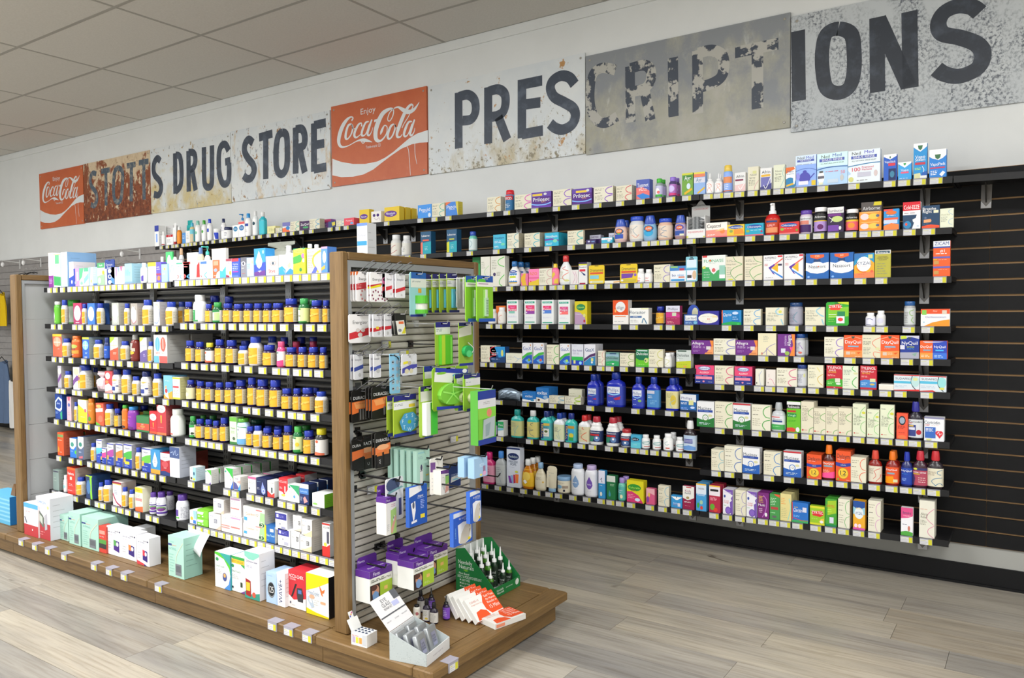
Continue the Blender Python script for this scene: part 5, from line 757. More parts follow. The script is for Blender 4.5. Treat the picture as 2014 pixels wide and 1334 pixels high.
W8R|-0.541 -0.275 0.502 0.049 0.164 0 1 0 0|R3:1a2468:2038a8|2244a8;t 50 16 12 92 fff NyQuil;m 10 34 90 38 1 4bf;m 10 60 60 80 3 9bf;r 0 94 100 100 13a|navy blue bottle with blue cap
W8R|-0.492 -0.275 0.503 0.064 0.173 0 1 0 0|R3:3a1828:c83040|b0485e;r 0 0 100 14 336;t 50 24 11 84 fff nite_time;e 20 6 14 6 dd4;r 6 32 50 38 ca3;m 40 50 96 86 3 ecc;p 436 0 20 20 60 10 100 0 100|dark bottle with red cap and crimson label
W8R|-0.430 -0.275 0.505 0.067 0.177 0 1 0 0|R3:2a2228:c83038|e2dcc4;w 4 58a 96 8 66 16 70 30 90 34;w 4 58a 96 50 50 56 30 74 60 96;w 4 58a 50 96 80 80 98 90;m 8 16 60 40 4 a98|dark bottle with red cap and cream label, right end
W9|-3.029 -0.275 0.225 0.086 0.205 0 1 0 0|Q:d03a78:d8307a|e8a0b8;m 20 10 80 80 7 b58;e 30 8 12 6 532|magenta drink bottle
W9|-2.925 -0.275 0.227 0.072 0.220 0 1 0 0|Q:b8bcbc:4a90e0|c8ccca;w 4 9ab 80 30 50 60 70 96;m 10 10 70 60 5 99a|clear water bottle with blue cap
W9|-2.831 -0.275 0.228 0.102 0.253 .05 1 0 0|b|e4eaf6;r 0 0 100 4 236;e 50 22 42 9 236;t 50 22 6 66 dee Pedialyte;t 50 35 6 68 246 FREEZER;t 50 42 6 44 246 POPS;m 20 49 80 50 1 89b;p 84a 10 72 26 72 40 90 20 90;p 9be 30 70 48 70 50 90 40 90;p c35 50 68 62 68 66 88 52 90;p f84 64 66 90 66 86 88 68 88;e 74 60 12 3 dd5|tall white carton with ice pop picture
W9|-2.728 -0.275 0.229 0.089 0.186 0 3 0 0|O:c87818:f0f0ec|e8b828;e 50 40 34 26 f0d060;p fff 20 70 40 60 60 74 40 86|amber baby shampoo bottle with white cap
W9|-2.629 -0.275 0.230 0.082 0.173 0 1 0 0|O:ddd4b8:8fb8dc|e4dcc2;m 20 30 80 50 3 a98;e 84 60 8 6 db6|beige oval bottle with blue cap
W9|-2.538 -0.275 0.231 0.071 0.159 0 1 0 0|T2:e8dfc4:9cc4e4|e8dfc4;r 28 26 72 42 7bd;m 20 10 80 14 1 998;m 20 52 80 60 2 a98|beige tube standing on blue cap
W9|-2.470 -0.275 0.233 0.086 0.100 0 1 0 0|J:ece4cc:8ab4dc|ece4cc;m 4 12 80 16 1 765;e 34 50 24 18 8bd;r 60 40 96 64 a98;r 66 74 80 94 334|beige tub with blue lid
W9|-2.369 -0.275 0.234 0.087 0.186 0 1 0 0|J3:f2f4f8:b8ccec|f4f6fa;p 8aacd8 50 10 72 36 76 52 66 66 50 72 34 66 24 52 28 36;m 24 44 76 50 1 fff;m 30 80 70 82 1 aac|white powder bottle with blue drop
W9|-2.273 -0.275 0.235 0.084 0.187 0 1 0 0|J3:f2f2f8:c8b4e0|f4f4fa;p 7a58b8 50 10 72 36 76 52 66 66 50 72 34 66 24 52 28 36;t 50 48 7 36 fff baby;m 30 80 70 82 1 aac|white powder bottle with purple drop
W9|-2.168 -0.275 0.236 0.043 0.167 .03 1 0 0|b|3a9ad8;r 0 0 100 46 eef;w 6 335 30 34 50 26 46 40 60 40;m 20 52 80 56 1 fff;e 40 84 18 8 f0f0e0|white and blue narrow box
W9|-2.113 -0.275 0.237 0.056 0.142 .04 1 0 0|b|2a7a48;r 0 0 100 26 dfe6dc;m 40 34 90 44 2 cec;p 4a9ab0 30 60 46 76 44 86 30 88 20 82|green box with blue drop
W9|-2.047 -0.275 0.238 0.048 0.132 0 2 0 0|R:6cc4b0:a890d4|5ab8b0;m 14 20 80 50 2 def;e 60 76 18 16 f0e8c0|aqua bottle with lilac cap
W9|-1.982 -0.275 0.240 0.105 0.127 .05 1 0 0|b|e8dc28;e 45 32 40 16 3a9a3a;t 45 32 9 66 cf6 Culturelle;t 45 44 6 24 e63 Kids;p e0407a 0 52 30 50 70 66 96 96 96 100 0 100;m 8 62 50 84 3 fbc;e 64 86 16 8 def|yellow and pink box with green oval
W9|-1.860 -0.275 0.241 0.052 0.092 .03 1 0 0|b|e0608a;p f0b0b8 0 0 100 0 100 40 50 30 0 60;e 34 40 12 14 ec5;e 20 70 14 20 84a|small pink box
W9|-1.786 -0.275 0.242 0.065 0.117 .03 1 0 0|H:7bd|
W9|-1.708 -0.275 0.243 0.065 0.069 .03 1 0 0|b|3a9ad8;p fff 0 10 100 10 60 34 50 36 40 34;p 345 44 8 56 8 50 22;t 42 62 14 60 cdf Baby;r 60 60 84 88 dde;m 20 74 60 80 1 e88|small light blue box
W9|-1.639 -0.275 0.244 0.066 0.129 .03 1 0 0|b|98204a;p f2efe8 0 0 100 0 100 48 70 56 40 60 0 52;r 30 2 76 7 c44;t 46 20 10 60 98386a Kids;t 46 30 8 60 556 Relief;e 44 50 14 6 a96;m 14 66 86 72 2 fff;m 20 84 80 86 1 ecc|white and maroon box
W9|-1.561 -0.275 0.245 0.057 0.151 .05 2 0 0|b|4aa0d8;r 0 0 100 38 dfe8f4;r 0 0 100 5 eb4;t 50 18 6 60 223 CHILDREN;t 50 40 9 76 def Relief;e 20 80 12 10 4a4;e 54 88 14 7 d43;e 52 68 16 8 aca|blue and white children's box
W9|-1.487 -0.275 0.247 0.061 0.148 .05 2 0 0|b|b82a48;r 0 0 100 38 eee4ea;r 0 0 100 5 eb4;r 10 14 84 22 222;m 10 44 90 56 3 fbc;e 30 80 22 12 6a3;e 60 90 20 8 d43|red and white children's box
W9|-1.410 -0.275 0.248 0.054 0.134 .04 2 0 0|KP|white and purple children's cough box, left of pair
W9|-1.342 -0.275 0.250 0.056 0.137 .04 2 0 0|H:98c|
W9|-1.282 -0.275 0.251 0.056 0.135 .04 2 0 0|KP|white and purple children's cough box, right of pair
W9|-1.221 -0.275 0.252 0.057 0.136 .04 2 0 0|b|7a2a78;w 8 b86ac0 50 10 80 30 70 70 40 96;m 8 12 50 40 5 ec4;t 34 48 9 60 fff Multi;m 10 60 50 80 3 ecd;e 74 84 12 8 eee|purple box with lilac ring
W9|-1.159 -0.275 0.253 0.051 0.135 .05 1 0 0|b|4a9a50;p e8603a 40 0 100 0 100 12 60 6;m 8 14 70 44 5 cec;r 10 50 84 60 b44;m 10 70 60 76 1 beb;e 46 88 24 5 666|green box with orange corner
W9|-1.105 -0.275 0.255 0.055 0.141 .05 3 0 0|b|e6d894;m 8 14 50 40 4 e94;w 8 9cd8c8 80 16 96 50 70 96;m 10 50 70 90 6 bb8|pale yellow box with aqua arc
W9|-1.046 -0.275 0.256 0.080 0.104 .04 1 0 0|b|2a72c8;r 0 0 4 100 d43;t 36 38 16 54 fff Claritin;t 26 24 7 26 ec4 kids;r 66 22 90 46 dde;m 10 46 80 50 1 cdf;m 10 62 50 74 2 8cf;p 4a6 0 90 100 84 100 100 0 100;w 3 d44 0 76 60 88 100 86|blue children's allergy box
W9|-0.957 -0.275 0.258 0.071 0.095 .03 1 0 0|b|9ac82c;r 0 0 100 12 dd3;p d33 10 30 84 22 94 44 70 56 20 52;t 50 34 15 78 fff ZYRTEC;p ec4 60 84 76 66 96 62 96 90;e 80 82 12 8 eee;r 0 90 100 100 dd3;m 12 66 60 70 1 cf8|lime box with red logo
W9|-0.883 -0.275 0.259 0.054 0.139 .05 2 0 0|b|4aa43a;p a4cc30 20 8 96 4 96 50 20 60;t 46 26 9 76 d33 ZYRTEC;m 20 36 70 50 2 cf6;r 38 66 74 88 dde;r 0 92 100 100 285|tall green box with red logo
W9|-0.822 -0.275 0.260 0.054 0.145 .04 2 0 0|H:6b6|
W9|-0.752 -0.275 0.262 0.054 0.142 .05 1 0 0|b|f0b030;p 24509c 0 0 100 0 100 28 50 40 0 30;p 9cd 0 20 50 30 100 20 100 46 0 46;e 50 42 38 20 e8f0f4;t 50 42 10 62 458 XYZAL;t 50 25 7 60 ec4 kids;e 24 86 14 7 fde;e 56 86 14 7 fde;r 0 93 100 100 d5a|orange and blue children's box with white disc
W9|-0.683 -0.275 0.263 0.056 0.152 .04 2 0 0|H:d9c|
W9|-0.538 -0.275 0.266 0.051 0.134 .03 1 0 0|b|f2f0f4;p e0508a 0 0 100 0 100 28 60 36 0 40;t 50 18 10 70 246 Benadryl;t 50 29 5 60 fcd CHILDREN;m 14 58 60 62 1 557;e 68 74 10 10 c76;p 5a4 0 88 40 84 70 84 100 88 100 100 0 100|pink and white children's allergy box
W9|-0.460 -0.275 0.268 0.064 0.176 .04 2 0 0|b|e9e6d6;w 4 d8a 98 20 60 34 50 48 96 64;w 4 d8a 98 66 62 76 60 88 96 99;t 34 36 7 50 887 Allergy;t 32 44 7 44 887 Relief;m 8 52 50 66 4 998;m 8 22 70 24 1 d86|tall cream box with pink loops, right end
W2|-5.173 -0.275 1.746 0.324 0.178 0 1 0 0|Z2|c4c8bc;e 30 20 20 14 d8403a;e 60 50 30 20 a8c090;e 40 70 24 16 e4e8e0;e 80 60 14 16 8a9a7a|clear bag of green and white sweets
G1|-4.641 -2.195 1.508 0.053 0.194 .05 1 0 0|b|f8f0f4;p fdc 0 0 100 0 100 4 0 4;r 0 66 100 100 8a3a98;m 10 74 80 90 4 dbe;v 50 30 30 50 fcf smile|tall white carton with purple foot
G1|-4.582 -2.195 1.508 0.073 0.186 .05 1 0 0|b|e8f6ea;r 20 4 80 30 6b8;r 0 2 100 4 dd7;p 3aa85a 0 66 100 70 100 96 0 94;m 20 34 70 38 1 7a8|tall white and green carton
G1|-4.502 -2.195 1.508 0.069 0.191 .16 1 0 0|b/8ab4e0|d8ecfa;m 14 12 80 16 1 9bd;m 14 36 70 40 1 acd;r 0 70 100 100 bcdcf4|tall pale blue carton with wide blue side
G1|-4.416 -2.195 1.508 0.047 0.135 .12 1 0 0|b/e6e6e4|f2ece4;p 2a4ab8 0 66 100 56 100 100 0 100;e 60 82 20 8 ccd;m 14 10 80 14 1 a99|white toothpaste carton with blue foot
G1|-4.369 -2.195 1.508 0.056 0.096 .05 1 0 0|b|c89ae8;r 0 0 30 100 24a;r 60 20 90 70 f4e8ff;e 40 80 22 10 aab|violet and blue toothpaste carton
G1|-4.309 -2.195 1.508 0.045 0.095 .04 1 0 0|b|eef6ee;p 5cbf8a 0 0 100 0 60 50 0 70;e 50 84 30 10 8fd0b0|slim green and white carton
G1|-4.261 -2.195 1.508 0.044 0.095 .04 1 0 0|b|eaf6f2;r 0 0 100 20 5cb890;p 8fd 0 60 100 30 100 60 0 90|slim mint and white carton
G1|-4.212 -2.195 1.508 0.042 0.097 .04 1 0 0|b|dff0fa;p 9cc8f0 0 0 50 0 20 100 0 100;e 60 76 20 10 dd8|pale blue slim carton
G1|-4.169 -2.195 1.508 0.041 0.097 .04 1 0 0|b|aac4ee;m 12 12 84 50 4 def;r 0 90 100 100 47b|powder blue slim carton
G1|-4.125 -2.195 1.508 0.069 0.116 .04 1 0 0|b|f0f4ec;r 0 0 100 22 4aa66a;t 50 11 9 80 fff fresh;p 9fd0a0 0 60 100 50 100 100 0 100;e 84 44 16 10 ec3;e 30 80 22 14 cfe8cf|white box with green top and yellow spot
G1|-4.048 -2.195 1.508 0.088 0.130 .02 1 0 0|K|24408f;t 46 20 11 70 ccd Denture;t 46 32 11 60 ccd Bath;r 0 36 20 100 eef;e 50 46 20 9 e8f0ff;e 50 68 20 9 e8f0ff;e 50 90 20 8 e8f0ff;e 52 68 12 5 24408f|navy card pack with white rings
G1|-3.995 -2.195 1.508 0.035 0.090 .03 1 0 0|b|9cd0f4;p 4a8ad8 0 50 100 70 100 100 0 90|sky blue slim carton
G1|-3.958 -2.195 1.508 0.042 0.088 .04 1 0 0|b|f0eaf8;p b49ad8 20 0 60 0 50 60 30 50;p 8fa8e0 60 0 100 0 100 40|white and lilac slim carton
G1|-3.913 -2.195 1.508 0.045 0.089 .04 1 0 0|b|f8eaf2;p f07aa0 10 0 70 0 50 26 30 24;e 50 60 30 18 e8f4d8|white and pink slim carton
G1|-3.863 -2.195 1.508 0.066 0.102 .1 1 0 0|b/a8d4e8|a4d8f4;m 10 30 80 60 5 7bd;r 0 90 100 100 8ac|light blue carton with pale side
G1|-3.949 -2.105 1.508 0.071 0.110 .03 1 0 1|b|c8e8f0;e 50 50 30 40 f0ffff|pale aqua carton behind
G1|-3.733 -2.195 1.508 0.039 0.101 0 1 0 0|L:f2f4f8:eef|f4f6fc;r 46 50 84 95 5a4ab0;e 50 30 36 26 e8ecf4|white rounded canister with indigo print
G1|-3.655 -2.195 1.508 0.068 0.099 .04 1 0 0|b|f6f2ea;r 0 0 100 20 f0c83a;e 50 55 34 20 fff8e8;m 10 84 80 94 2 ec9|white carton with yellow top
G1|-3.583 -2.195 1.508 0.041 0.098 .03 1 0 0|b|6a5ad0;m 10 20 90 40 2 fff;e 50 80 34 12 f08a4a;r 0 56 100 66 a46|indigo box with orange spot
G1|-3.540 -2.195 1.508 0.050 0.089 .03 1 0 0|b|a8d0f0;r 0 0 100 4 246;e 56 30 16 8 ec6;m 10 50 80 60 2 fff|sky blue box with navy edge
G1|-3.474 -2.195 1.508 0.046 0.104 .04 1 0 0|b|f4f2f6;w 6 5ab8b0 20 60 36 30 70 28 84 60;w 4 d8a 6 4 90 4;m 20 80 80 90 2 9bd|white box with teal arc
G1|-3.415 -2.195 1.514 0.048 0.081 .04 1 0 0|b|f6f8f8;r 0 0 100 8 4ab090;w 9 e05a5a 14 72 34 80 14 92;w 9 5ab0e0 80 72 60 82 80 92;m 14 16 80 24 1 89a|white box with teal top edge, red and blue arcs
G1|-3.363 -2.195 1.514 0.051 0.081 .04 1 0 0|b|f6f8f8;r 0 0 100 10 e04040;w 9 e05a5a 10 72 30 80 10 92;w 9 5ab0e0 90 72 60 82 90 92;m 14 20 80 28 1 c77|white box with red top edge, red and blue arcs
G1|-3.644 -2.105 1.508 0.057 0.156 .02 1 0 1|b|4ac870;e 50 40 34 30 d8f0d8|green card behind
G1|-3.592 -2.105 1.508 0.024 0.160 0 1 0 1|L:ecebe6:322|ddd|white bottle with dark pump top behind
G1|-3.543 -2.105 1.508 0.029 0.169 0 1 0 1|L:bbb:b97|999;r 0 60 100 80 b98|grey and tan tube behind
G1|-3.702 -2.105 1.508 0.021 0.135 0 1 0 1|R:eee:eee|eee|small pale bottle behind
G1|-3.358 -2.195 1.514 0.054 0.083 .04 1 0 0|b|f6f8f8;r 0 0 100 14 e04040;w 9 e05a5a 10 70 30 80 10 92;w 9 5ab0e0 90 70 60 82 90 94;m 14 24 80 32 1 c77|white box with broad red top edge, red and blue arcs
G1|-3.301 -2.195 1.514 0.039 0.089 .03 1 0 0|b|f4f4e4;m 20 10 80 20 1 cca|pale cream slim box
G1|-3.261 -2.195 1.514 0.028 0.080 .03 1 0 0|b|f4e8e4;p d03030 30 20 100 0 100 90 10 90|red and white slim box
G1|-3.231 -2.195 1.514 0.059 0.085 .04 1 0 0|b|f6f8fa;r 10 6 90 20 4a7ae0;w 9 5ab8e8 90 66 60 80 90 96;w 9 e66 10 80 24 90;m 14 28 80 40 2 9aa|white box with blue headline and arc
G1|-3.171 -2.195 1.514 0.036 0.083 .03 1 0 0|b|f4f6ee;m 20 12 80 60 4 cdb|pale slim box with faint print
G1|-3.133 -2.195 1.514 0.051 0.082 .03 1 0 0|b|e86a3a;r 10 6 80 30 f0a080;e 40 56 26 10 9ac;p fff 40 100 60 70 100 60 100 100;m 14 84 60 90 1 fff|orange and white box
G1|-3.082 -2.195 1.514 0.044 0.086 .03 1 0 0|b|f2f8fa;p 4ab4e0 0 100 0 60 40 66 100 40 100 100;t 50 12 7 80 8a9 Clear|white box with light blue lower half
G1|-3.036 -2.195 1.514 0.039 0.084 .03 1 0 0|b|eef0f4;r 0 0 100 14 a24a5a;t 50 22 8 70 669 Eye;e 76 76 20 12 e8b040;p a02848 0 100 0 84 60 92 60 100|grey and white eye box with maroon foot
G1|-2.995 -2.195 1.514 0.057 0.083 .03 1 0 0|b|3a5ac8;r 0 0 84 16 d8384a;t 46 30 11 70 dde Hydra;m 10 40 80 66 3 bcf;r 10 68 80 74 b4a;r 0 90 84 100 5a7ad8|blue and red eye drop box
G1|-2.932 -2.195 1.514 0.041 0.085 .03 1 0 0|b|8a8a94;p 6a6a74 0 0 100 0 100 30 0 20;e 46 32 34 12 ccd;e 46 32 14 8 334;m 20 52 80 60 1 ddd;m 20 80 80 86 1 c66|grey box with dark eye picture
G1|-2.890 -2.195 1.514 0.047 0.082 .03 1 0 0|b|b8d0f4;m 10 30 60 60 3 7ad;e 80 24 14 10 dde4a0|powder blue box
G1|-2.839 -2.195 1.514 0.075 0.119 .05 1 0 0|b|3a9ae0;p 3a50b8 0 60 100 50 100 90 0 90;p 6a3a90 0 86 100 80 100 100 0 100;p e8f2fa 44 8 62 30 74 48 64 66 44 74 26 66 14 48 26 30;t 44 40 7 36 679 dry_eye;t 50 82 6 60 fff night;e 82 14 10 7 9cf|blue and purple box with white teardrop
G1|-2.761 -2.195 1.514 0.078 0.082 .04 1 0 0|b|f4f0ec;p ece 0 0 40 0 0 30;e 60 38 26 12 c8574a;e 60 38 22 10 f4ece4;e 60 38 9 9 456;t 50 76 20 84 d83a3a Stye|white box with eye picture and red lettering
G1|-2.677 -2.195 1.514 0.042 0.084 .03 1 0 0|b|fafafa;m 16 16 80 18 1 667;m 10 34 84 36 1 777;p 3aa0e0 0 64 50 56 100 74 100 100 0 100;p 8ad 60 70 100 84 100 100|white packet with blue swirl, left of pair
G1|-2.633 -2.195 1.514 0.045 0.087 .03 1 0 0|b|fafafa;m 10 14 80 17 1 445;m 6 34 90 36 1 556;p 3a90e0 0 92 60 70 100 80 100 100 0 100;p c8c8a0 20 56 60 40 70 60 40 70|white packet with blue swirl, right of pair
G1|-2.585 -2.195 1.514 0.075 0.106 .04 1 0 0|b|c8da3a;r 0 0 100 4 3a7;e 50 10 46 10 e8f060;t 50 10 9 80 454 Debrox;p 4aa848 0 34 60 24 70 40 60 54 0 60;e 80 30 14 10 f07ab0;e 84 48 10 8 eee;p ece030 0 70 60 60 100 70 100 100 0 100;e 60 84 12 8 3a8a4a;p ecdc20 88 10 100 0 100 100 94 100|yellow and green ear drop box
G1|-2.501 -2.195 1.514 0.083 0.101 .03 1 0 0|b|f6ecd0;m 6 12 60 16 1 776;t 26 28 7 42 667 Earwax;m 6 36 50 80 6 ba8;w 10 f4b840 98 10 50 30 44 60 80 98;e 82 48 10 12 e8e4dc;p 5a6ac8 30 100 60 70 74 84 60 100|cream box with orange ring
G1|-2.416 -2.195 1.514 0.035 0.105 .05 1 0 0|b|5a90e0;r 0 0 100 8 d8a0c8;e 50 40 30 24 dde8fa;p e8b040 0 80 60 70 60 84 0 92|blue box beside the end post
G1|-3.466 -2.105 1.514 0.083 0.137 .03 1 0 1|b|f2f2ec;m 14 30 70 34 1 999|white box back row
G1|-3.391 -2.105 1.514 0.035 0.159 0 1 0 1|L:d8c8a8:5a7ab0|dcd0b4;m 20 30 80 50 2 a98|tan bottle with blue cap, back row
G1|-3.338 -2.105 1.514 0.035 0.163 0 1 0 1|P:e4ece8:4ac0b0|e4ece8;m 20 30 80 70 2 abb|pale bottle with aqua pump, back row
G1|-3.396 -2.015 1.514 0.112 0.158 .015 1 0 2|b|eceae4|blank white card, back row
G1|-2.754 -2.105 1.514 0.032 0.134 0 1 0 1|R:f0f0f0:f4f4f4|eee|white pill bottle, back row
G1|-2.612 -2.105 1.514 0.026 0.133 0 1 0 1|R:f0f0f0:f4f4f4|eee|white pill bottle, back row near post
G1|-2.569 -2.105 1.514 0.025 0.129 0 1 0 1|R:f0f0f0:f4f4f4|eee|white pill bottle, back row near post
G2|-4.607 -2.195 1.302 0.043 0.126 0 1 0 0|J3:68b848:e8e8e4|6ac03a;e 14 55 36 36 f4f4f4;e 50 92 20 8 9d6|green powder jar with white cap
G2|-4.526 -2.195 1.302 0.035 0.133 0 1 0 0|VW|white bottle with orange label and blue cap
G2|-4.642 -2.105 1.303 0.062 0.135 0 1 0 1|J:8fd07a:4ab83a|dff0e0;e 30 50 40 40 f4fff4|wide pale jar with bright green lid behind
G2|-4.382 -2.195 1.301 0.088 0.116 .07 1 0 0|b/8a2a58|a83060;r 0 0 100 12 b8305c;e 48 48 40 36 f2ecf0;m 24 46 74 48 1 889;r 26 90 70 94 ecd|magenta box with white oval
G2|-4.304 -2.195 1.301 0.028 0.110 0 1 0 0|VW|white bottle with orange label and blue cap
G2|-4.235 -2.195 1.300 0.073 0.114 .08 1 0 0|b/3a62b0|3a78d8;e 50 50 42 34 f0f2f6;m 26 30 76 32 1 789;m 30 50 66 52 1 88a|blue box with white oval
G2|-4.157 -2.195 1.300 0.039 0.112 0 1 0 0|VW|white bottle with orange label and blue cap
G2|-4.258 -2.105 1.300 0.068 0.132 0 1 0 1|J:dce0dc:9a9e9a|e4e8e4;w 4 8b6 20 20 70 40 90 70;e 80 80 20 14 a88|wide pale jar with grey lid behind
G2|-3.993 -2.195 1.299 0.064 0.114 .08 1 0 0|b/b4b4ac|b8bcb4;e 50 50 44 44 eaeeea;w 4 8a6 6 60 50 92 94 60;e 45 20 30 12 fff|grey box with white oval and green edge
G2|-3.889 -2.195 1.298 0.030 0.110 0 1 0 0|VW|white bottle with orange label and blue cap
G2|-3.817 -2.195 1.298 0.060 0.110 .07 1 0 0|b/aaa49e|b0a8a0;e 44 52 40 40 f0ece8;w 5 c04a6a 6 74 40 92 80 80;w 4 533 40 12 80 30;m 20 50 60 52 1 a89|grey box with white oval and pink edge
G2|-3.732 -2.195 1.297 0.053 0.127 0 1 0 0|VW|large white bottle with orange label and blue cap
G2|-3.615 -2.195 1.297 0.052 0.115 .07 1 0 0|b/b0aeb0|dcdcd8;e 50 50 40 38 f4f4f8;w 5 5a8ac8 90 30 96 60 60 90 10 86;w 4 cc5 30 14 70 12 90 30;v 50 50 10 50 8ac health|tall grey box with blue ringed oval
G2|-3.769 -2.105 1.298 0.054 0.127 0 1 0 1|VW|white bottle with blue cap behind grey box
G2|-3.532 -2.195 1.296 0.055 0.115 0 1 0 0|VW|large white bottle with orange label and blue cap
G2|-3.566 -2.105 1.297 0.040 0.116 0 1 0 1|VW|white bottle behind at bay joint
G2|-3.372 -2.195 1.310 0.039 0.099 0 1 0 0|V|
G2|-3.312 -2.195 1.309 0.064 0.132 0 1 0 0|R:eceeea:f0f0ec|f0f4ee;p 3a9a58 0 30 60 26 60 90 0 90;t 30 38 8 50 cfd Biotin;m 6 50 50 60 2 7c8;p 3a9a50 0 94 80 90 80 100 0 100|large white bottle with green panel
G2|-3.211 -2.195 1.309 0.035 0.088 0 1 0 0|V|
G2|-3.157 -2.195 1.309 0.046 0.095 0 1 0 0|R:1a5a30:3a9a4a|eceee8;p 2a8a48 0 0 100 0 100 14 0 20;p b8d890 60 20 100 20 100 84 60 84;r 0 88 100 100 2a8a40;m 10 50 40 70 2 454|green capped bottle with white label
G2|-3.084 -2.195 1.309 0.048 0.089 0 1 0 0|V|
G2|-3.010 -2.195 1.308 0.049 0.086 0 1 0 0|V|
G2|-2.934 -2.195 1.308 0.045 0.087 0 1 0 0|V|
G2|-2.866 -2.195 1.308 0.043 0.087 0 1 0 0|V|
G2|-2.801 -2.195 1.308 0.042 0.086 0 1 0 0|V|
G2|-2.745 -2.195 1.308 0.053 0.087 0 1 0 0|V|
G2|-2.668 -2.195 1.307 0.061 0.106 0 1 0 0|V|large amber bottle with yellow label and blue cap
G2|-2.574 -2.195 1.307 0.048 0.105 0 1 0 0|R:2a6a3a:3a9a50|d8eaa0;p eef2e0 0 0 50 0 50 100 0 100;r 10 2 60 12 2a7a3a;t 40 56 13 46 332 100;r 0 92 100 100 3a8a3a|green capped bottle numbered 100
G2|-2.504 -2.195 1.307 0.055 0.096 0 1 0 0|V|large amber bottle with yellow label and blue cap
G2|-3.313 -2.105 1.309 0.052 0.130 0 1 0 1|V|
G2|-3.201 -2.105 1.309 0.050 0.124 0 1 0 1|V|
G2|-2.618 -2.105 1.307 0.048 0.104 0 1 0 1|R:1a4a28:3a8a4a|9c6|green capped bottle, back row
G2|-2.424 -2.195 1.307 0.031 0.095 0 1 0 0|V|
G3|-4.617 -2.195 1.119 0.100 0.126 .1 1 0 0|b/9a9690|e8684a;r 0 0 100 10 ecc83a;e 50 34 42 22 eca88c;w 5 f4e0d0 50 16 50 54;w 5 f4e0d0 14 36 86 36;t 66 64 6 50 fcc plus|orange box with pale cross and yellow top
G3|-4.530 -2.195 1.118 0.047 0.103 0 1 0 0|VW|white bottle with orange label and blue cap
G3|-4.432 -2.195 1.118 0.064 0.118 0 1 0 0|J3:e87a3a:f07a3a|d8602a;e 60 30 36 14 b8c060;t 50 48 12 84 346 ALIVE;p f0a040 0 54 60 60 100 56 100 80 0 80;m 10 84 90 90 1 fff|orange gummy jar with orange cap
G3|-4.296 -2.195 1.117 0.068 0.114 .1 1 0 0|b/8a9a9e|2a62c0;r 0 0 100 10 d8d840;e 46 38 44 22 8fc8e8;w 5 eef 46 18 46 58;w 5 eef 14 38 80 38;m 40 70 80 80 2 bdf;r 30 92 70 96 ddd|blue box with pale cross and yellow top
G3|-4.200 -2.195 1.117 0.050 0.101 0 1 0 0|VW|white bottle with orange label and blue cap
G3|-4.090 -2.195 1.117 0.032 0.114 0 1 0 0|R:2a3a70:2a3a7a|2a5ac0;p c8d840 0 0 40 0 20 20 0 24;t 50 30 14 84 dde alive;m 10 70 90 76 1 9bf|blue bottle with navy cap
G3|-4.020 -2.195 1.116 0.078 0.119 .1 1 0 0|b/a4a49c|c8c8c0;p a8c83a 0 0 60 0 30 20 0 26;e 50 36 40 22 e8e4dc;w 4 c96 50 16 50 54;w 4 ec9 14 36 86 36;p e8583a 0 60 60 50 100 44 100 100 0 100;m 40 66 80 76 2 fdc|grey box with orange red foot
G3|-3.938 -2.195 1.116 0.047 0.098 0 1 0 0|VW|white bottle with orange label and blue cap
G3|-3.844 -2.195 1.115 0.053 0.134 0 1 0 0|L:7a3028:a0a09c|7a2a22;p b8b4ae 0 0 70 0 50 40 0 50;e 40 58 44 12 e8b83a;r 50 30 90 50 cba;m 30 84 70 90 1 ecc|maroon bottle with grey cap
G3|-3.742 -2.195 1.115 0.061 0.121 .09 1 0 0|b/a0a0a0|d4d2d4;p b8c84a 0 0 60 0 30 14 0 18;e 50 34 42 24 ecebf0;w 4 9ad 50 16 50 52;w 4 9ad 14 34 86 34;p 6a5a98 0 66 50 54 100 50 100 100 0 100;m 50 66 80 80 2 dcf|grey box with purple foot
G3|-3.680 -2.195 1.115 0.027 0.101 0 1 0 0|VW|small white bottle with orange label and blue cap
G3|-3.618 -2.195 1.114 0.112 0.137 .12 2 .13 0|b/aeaeaa|f0eeea;r 0 0 100 8 d8d8d0;e 28 34 18 26 6ab0d8;w 4 9cd 28 12 28 56;e 70 34 20 26 e06a5a;w 5 f4d8d0 70 14 70 50;t 28 65 6 34 d55 NERVE;t 70 65 6 40 9a9 SHIELD;p 6ab4dc 0 76 36 76 40 100 0 100;p e8605a 40 76 100 76 100 100 44 100|white box with blue and red capsule pictures
G3|-3.374 -2.195 1.122 0.045 0.103 0 1 0 0|V|
G3|-3.295 -2.195 1.122 0.043 0.098 0 1 0 0|V|
G3|-3.219 -2.195 1.121 0.043 0.096 0 1 0 0|R:2a2a28:d8cc3a|e8e4de;e 40 16 16 10 e06a4a;p e06a4a 0 90 30 74 50 84 100 86 100 100 0 100;w 7 556 10 50 40 46;m 10 58 40 64 1 778|dark bottle with yellow cap and white label
G3|-3.148 -2.195 1.121 0.047 0.112 0 1 0 0|V|
G3|-3.071 -2.195 1.121 0.055 0.110 0 1 0 0|V|
G3|-2.978 -2.195 1.121 0.046 0.086 0 1 0 0|VW|small white bottle with orange label and blue cap
G3|-2.909 -2.195 1.121 0.062 0.128 0 1 0 0|VW|very large white bottle with orange label and blue cap
G3|-2.814 -2.195 1.120 0.059 0.093 0 1 0 0|V|
G3|-2.713 -2.195 1.120 0.039 0.110 0 1 0 0|R:d84a80:d8527f|e8e4e6;p e04a88 0 70 100 60 100 100 0 100;r 4 4 60 14 6a8a7a;m 6 30 50 50 2 667|bright pink bottle
G3|-2.661 -2.195 1.120 0.051 0.086 0 1 0 0|V|
G3|-2.582 -2.195 1.120 0.042 0.088 0 1 0 0|V|
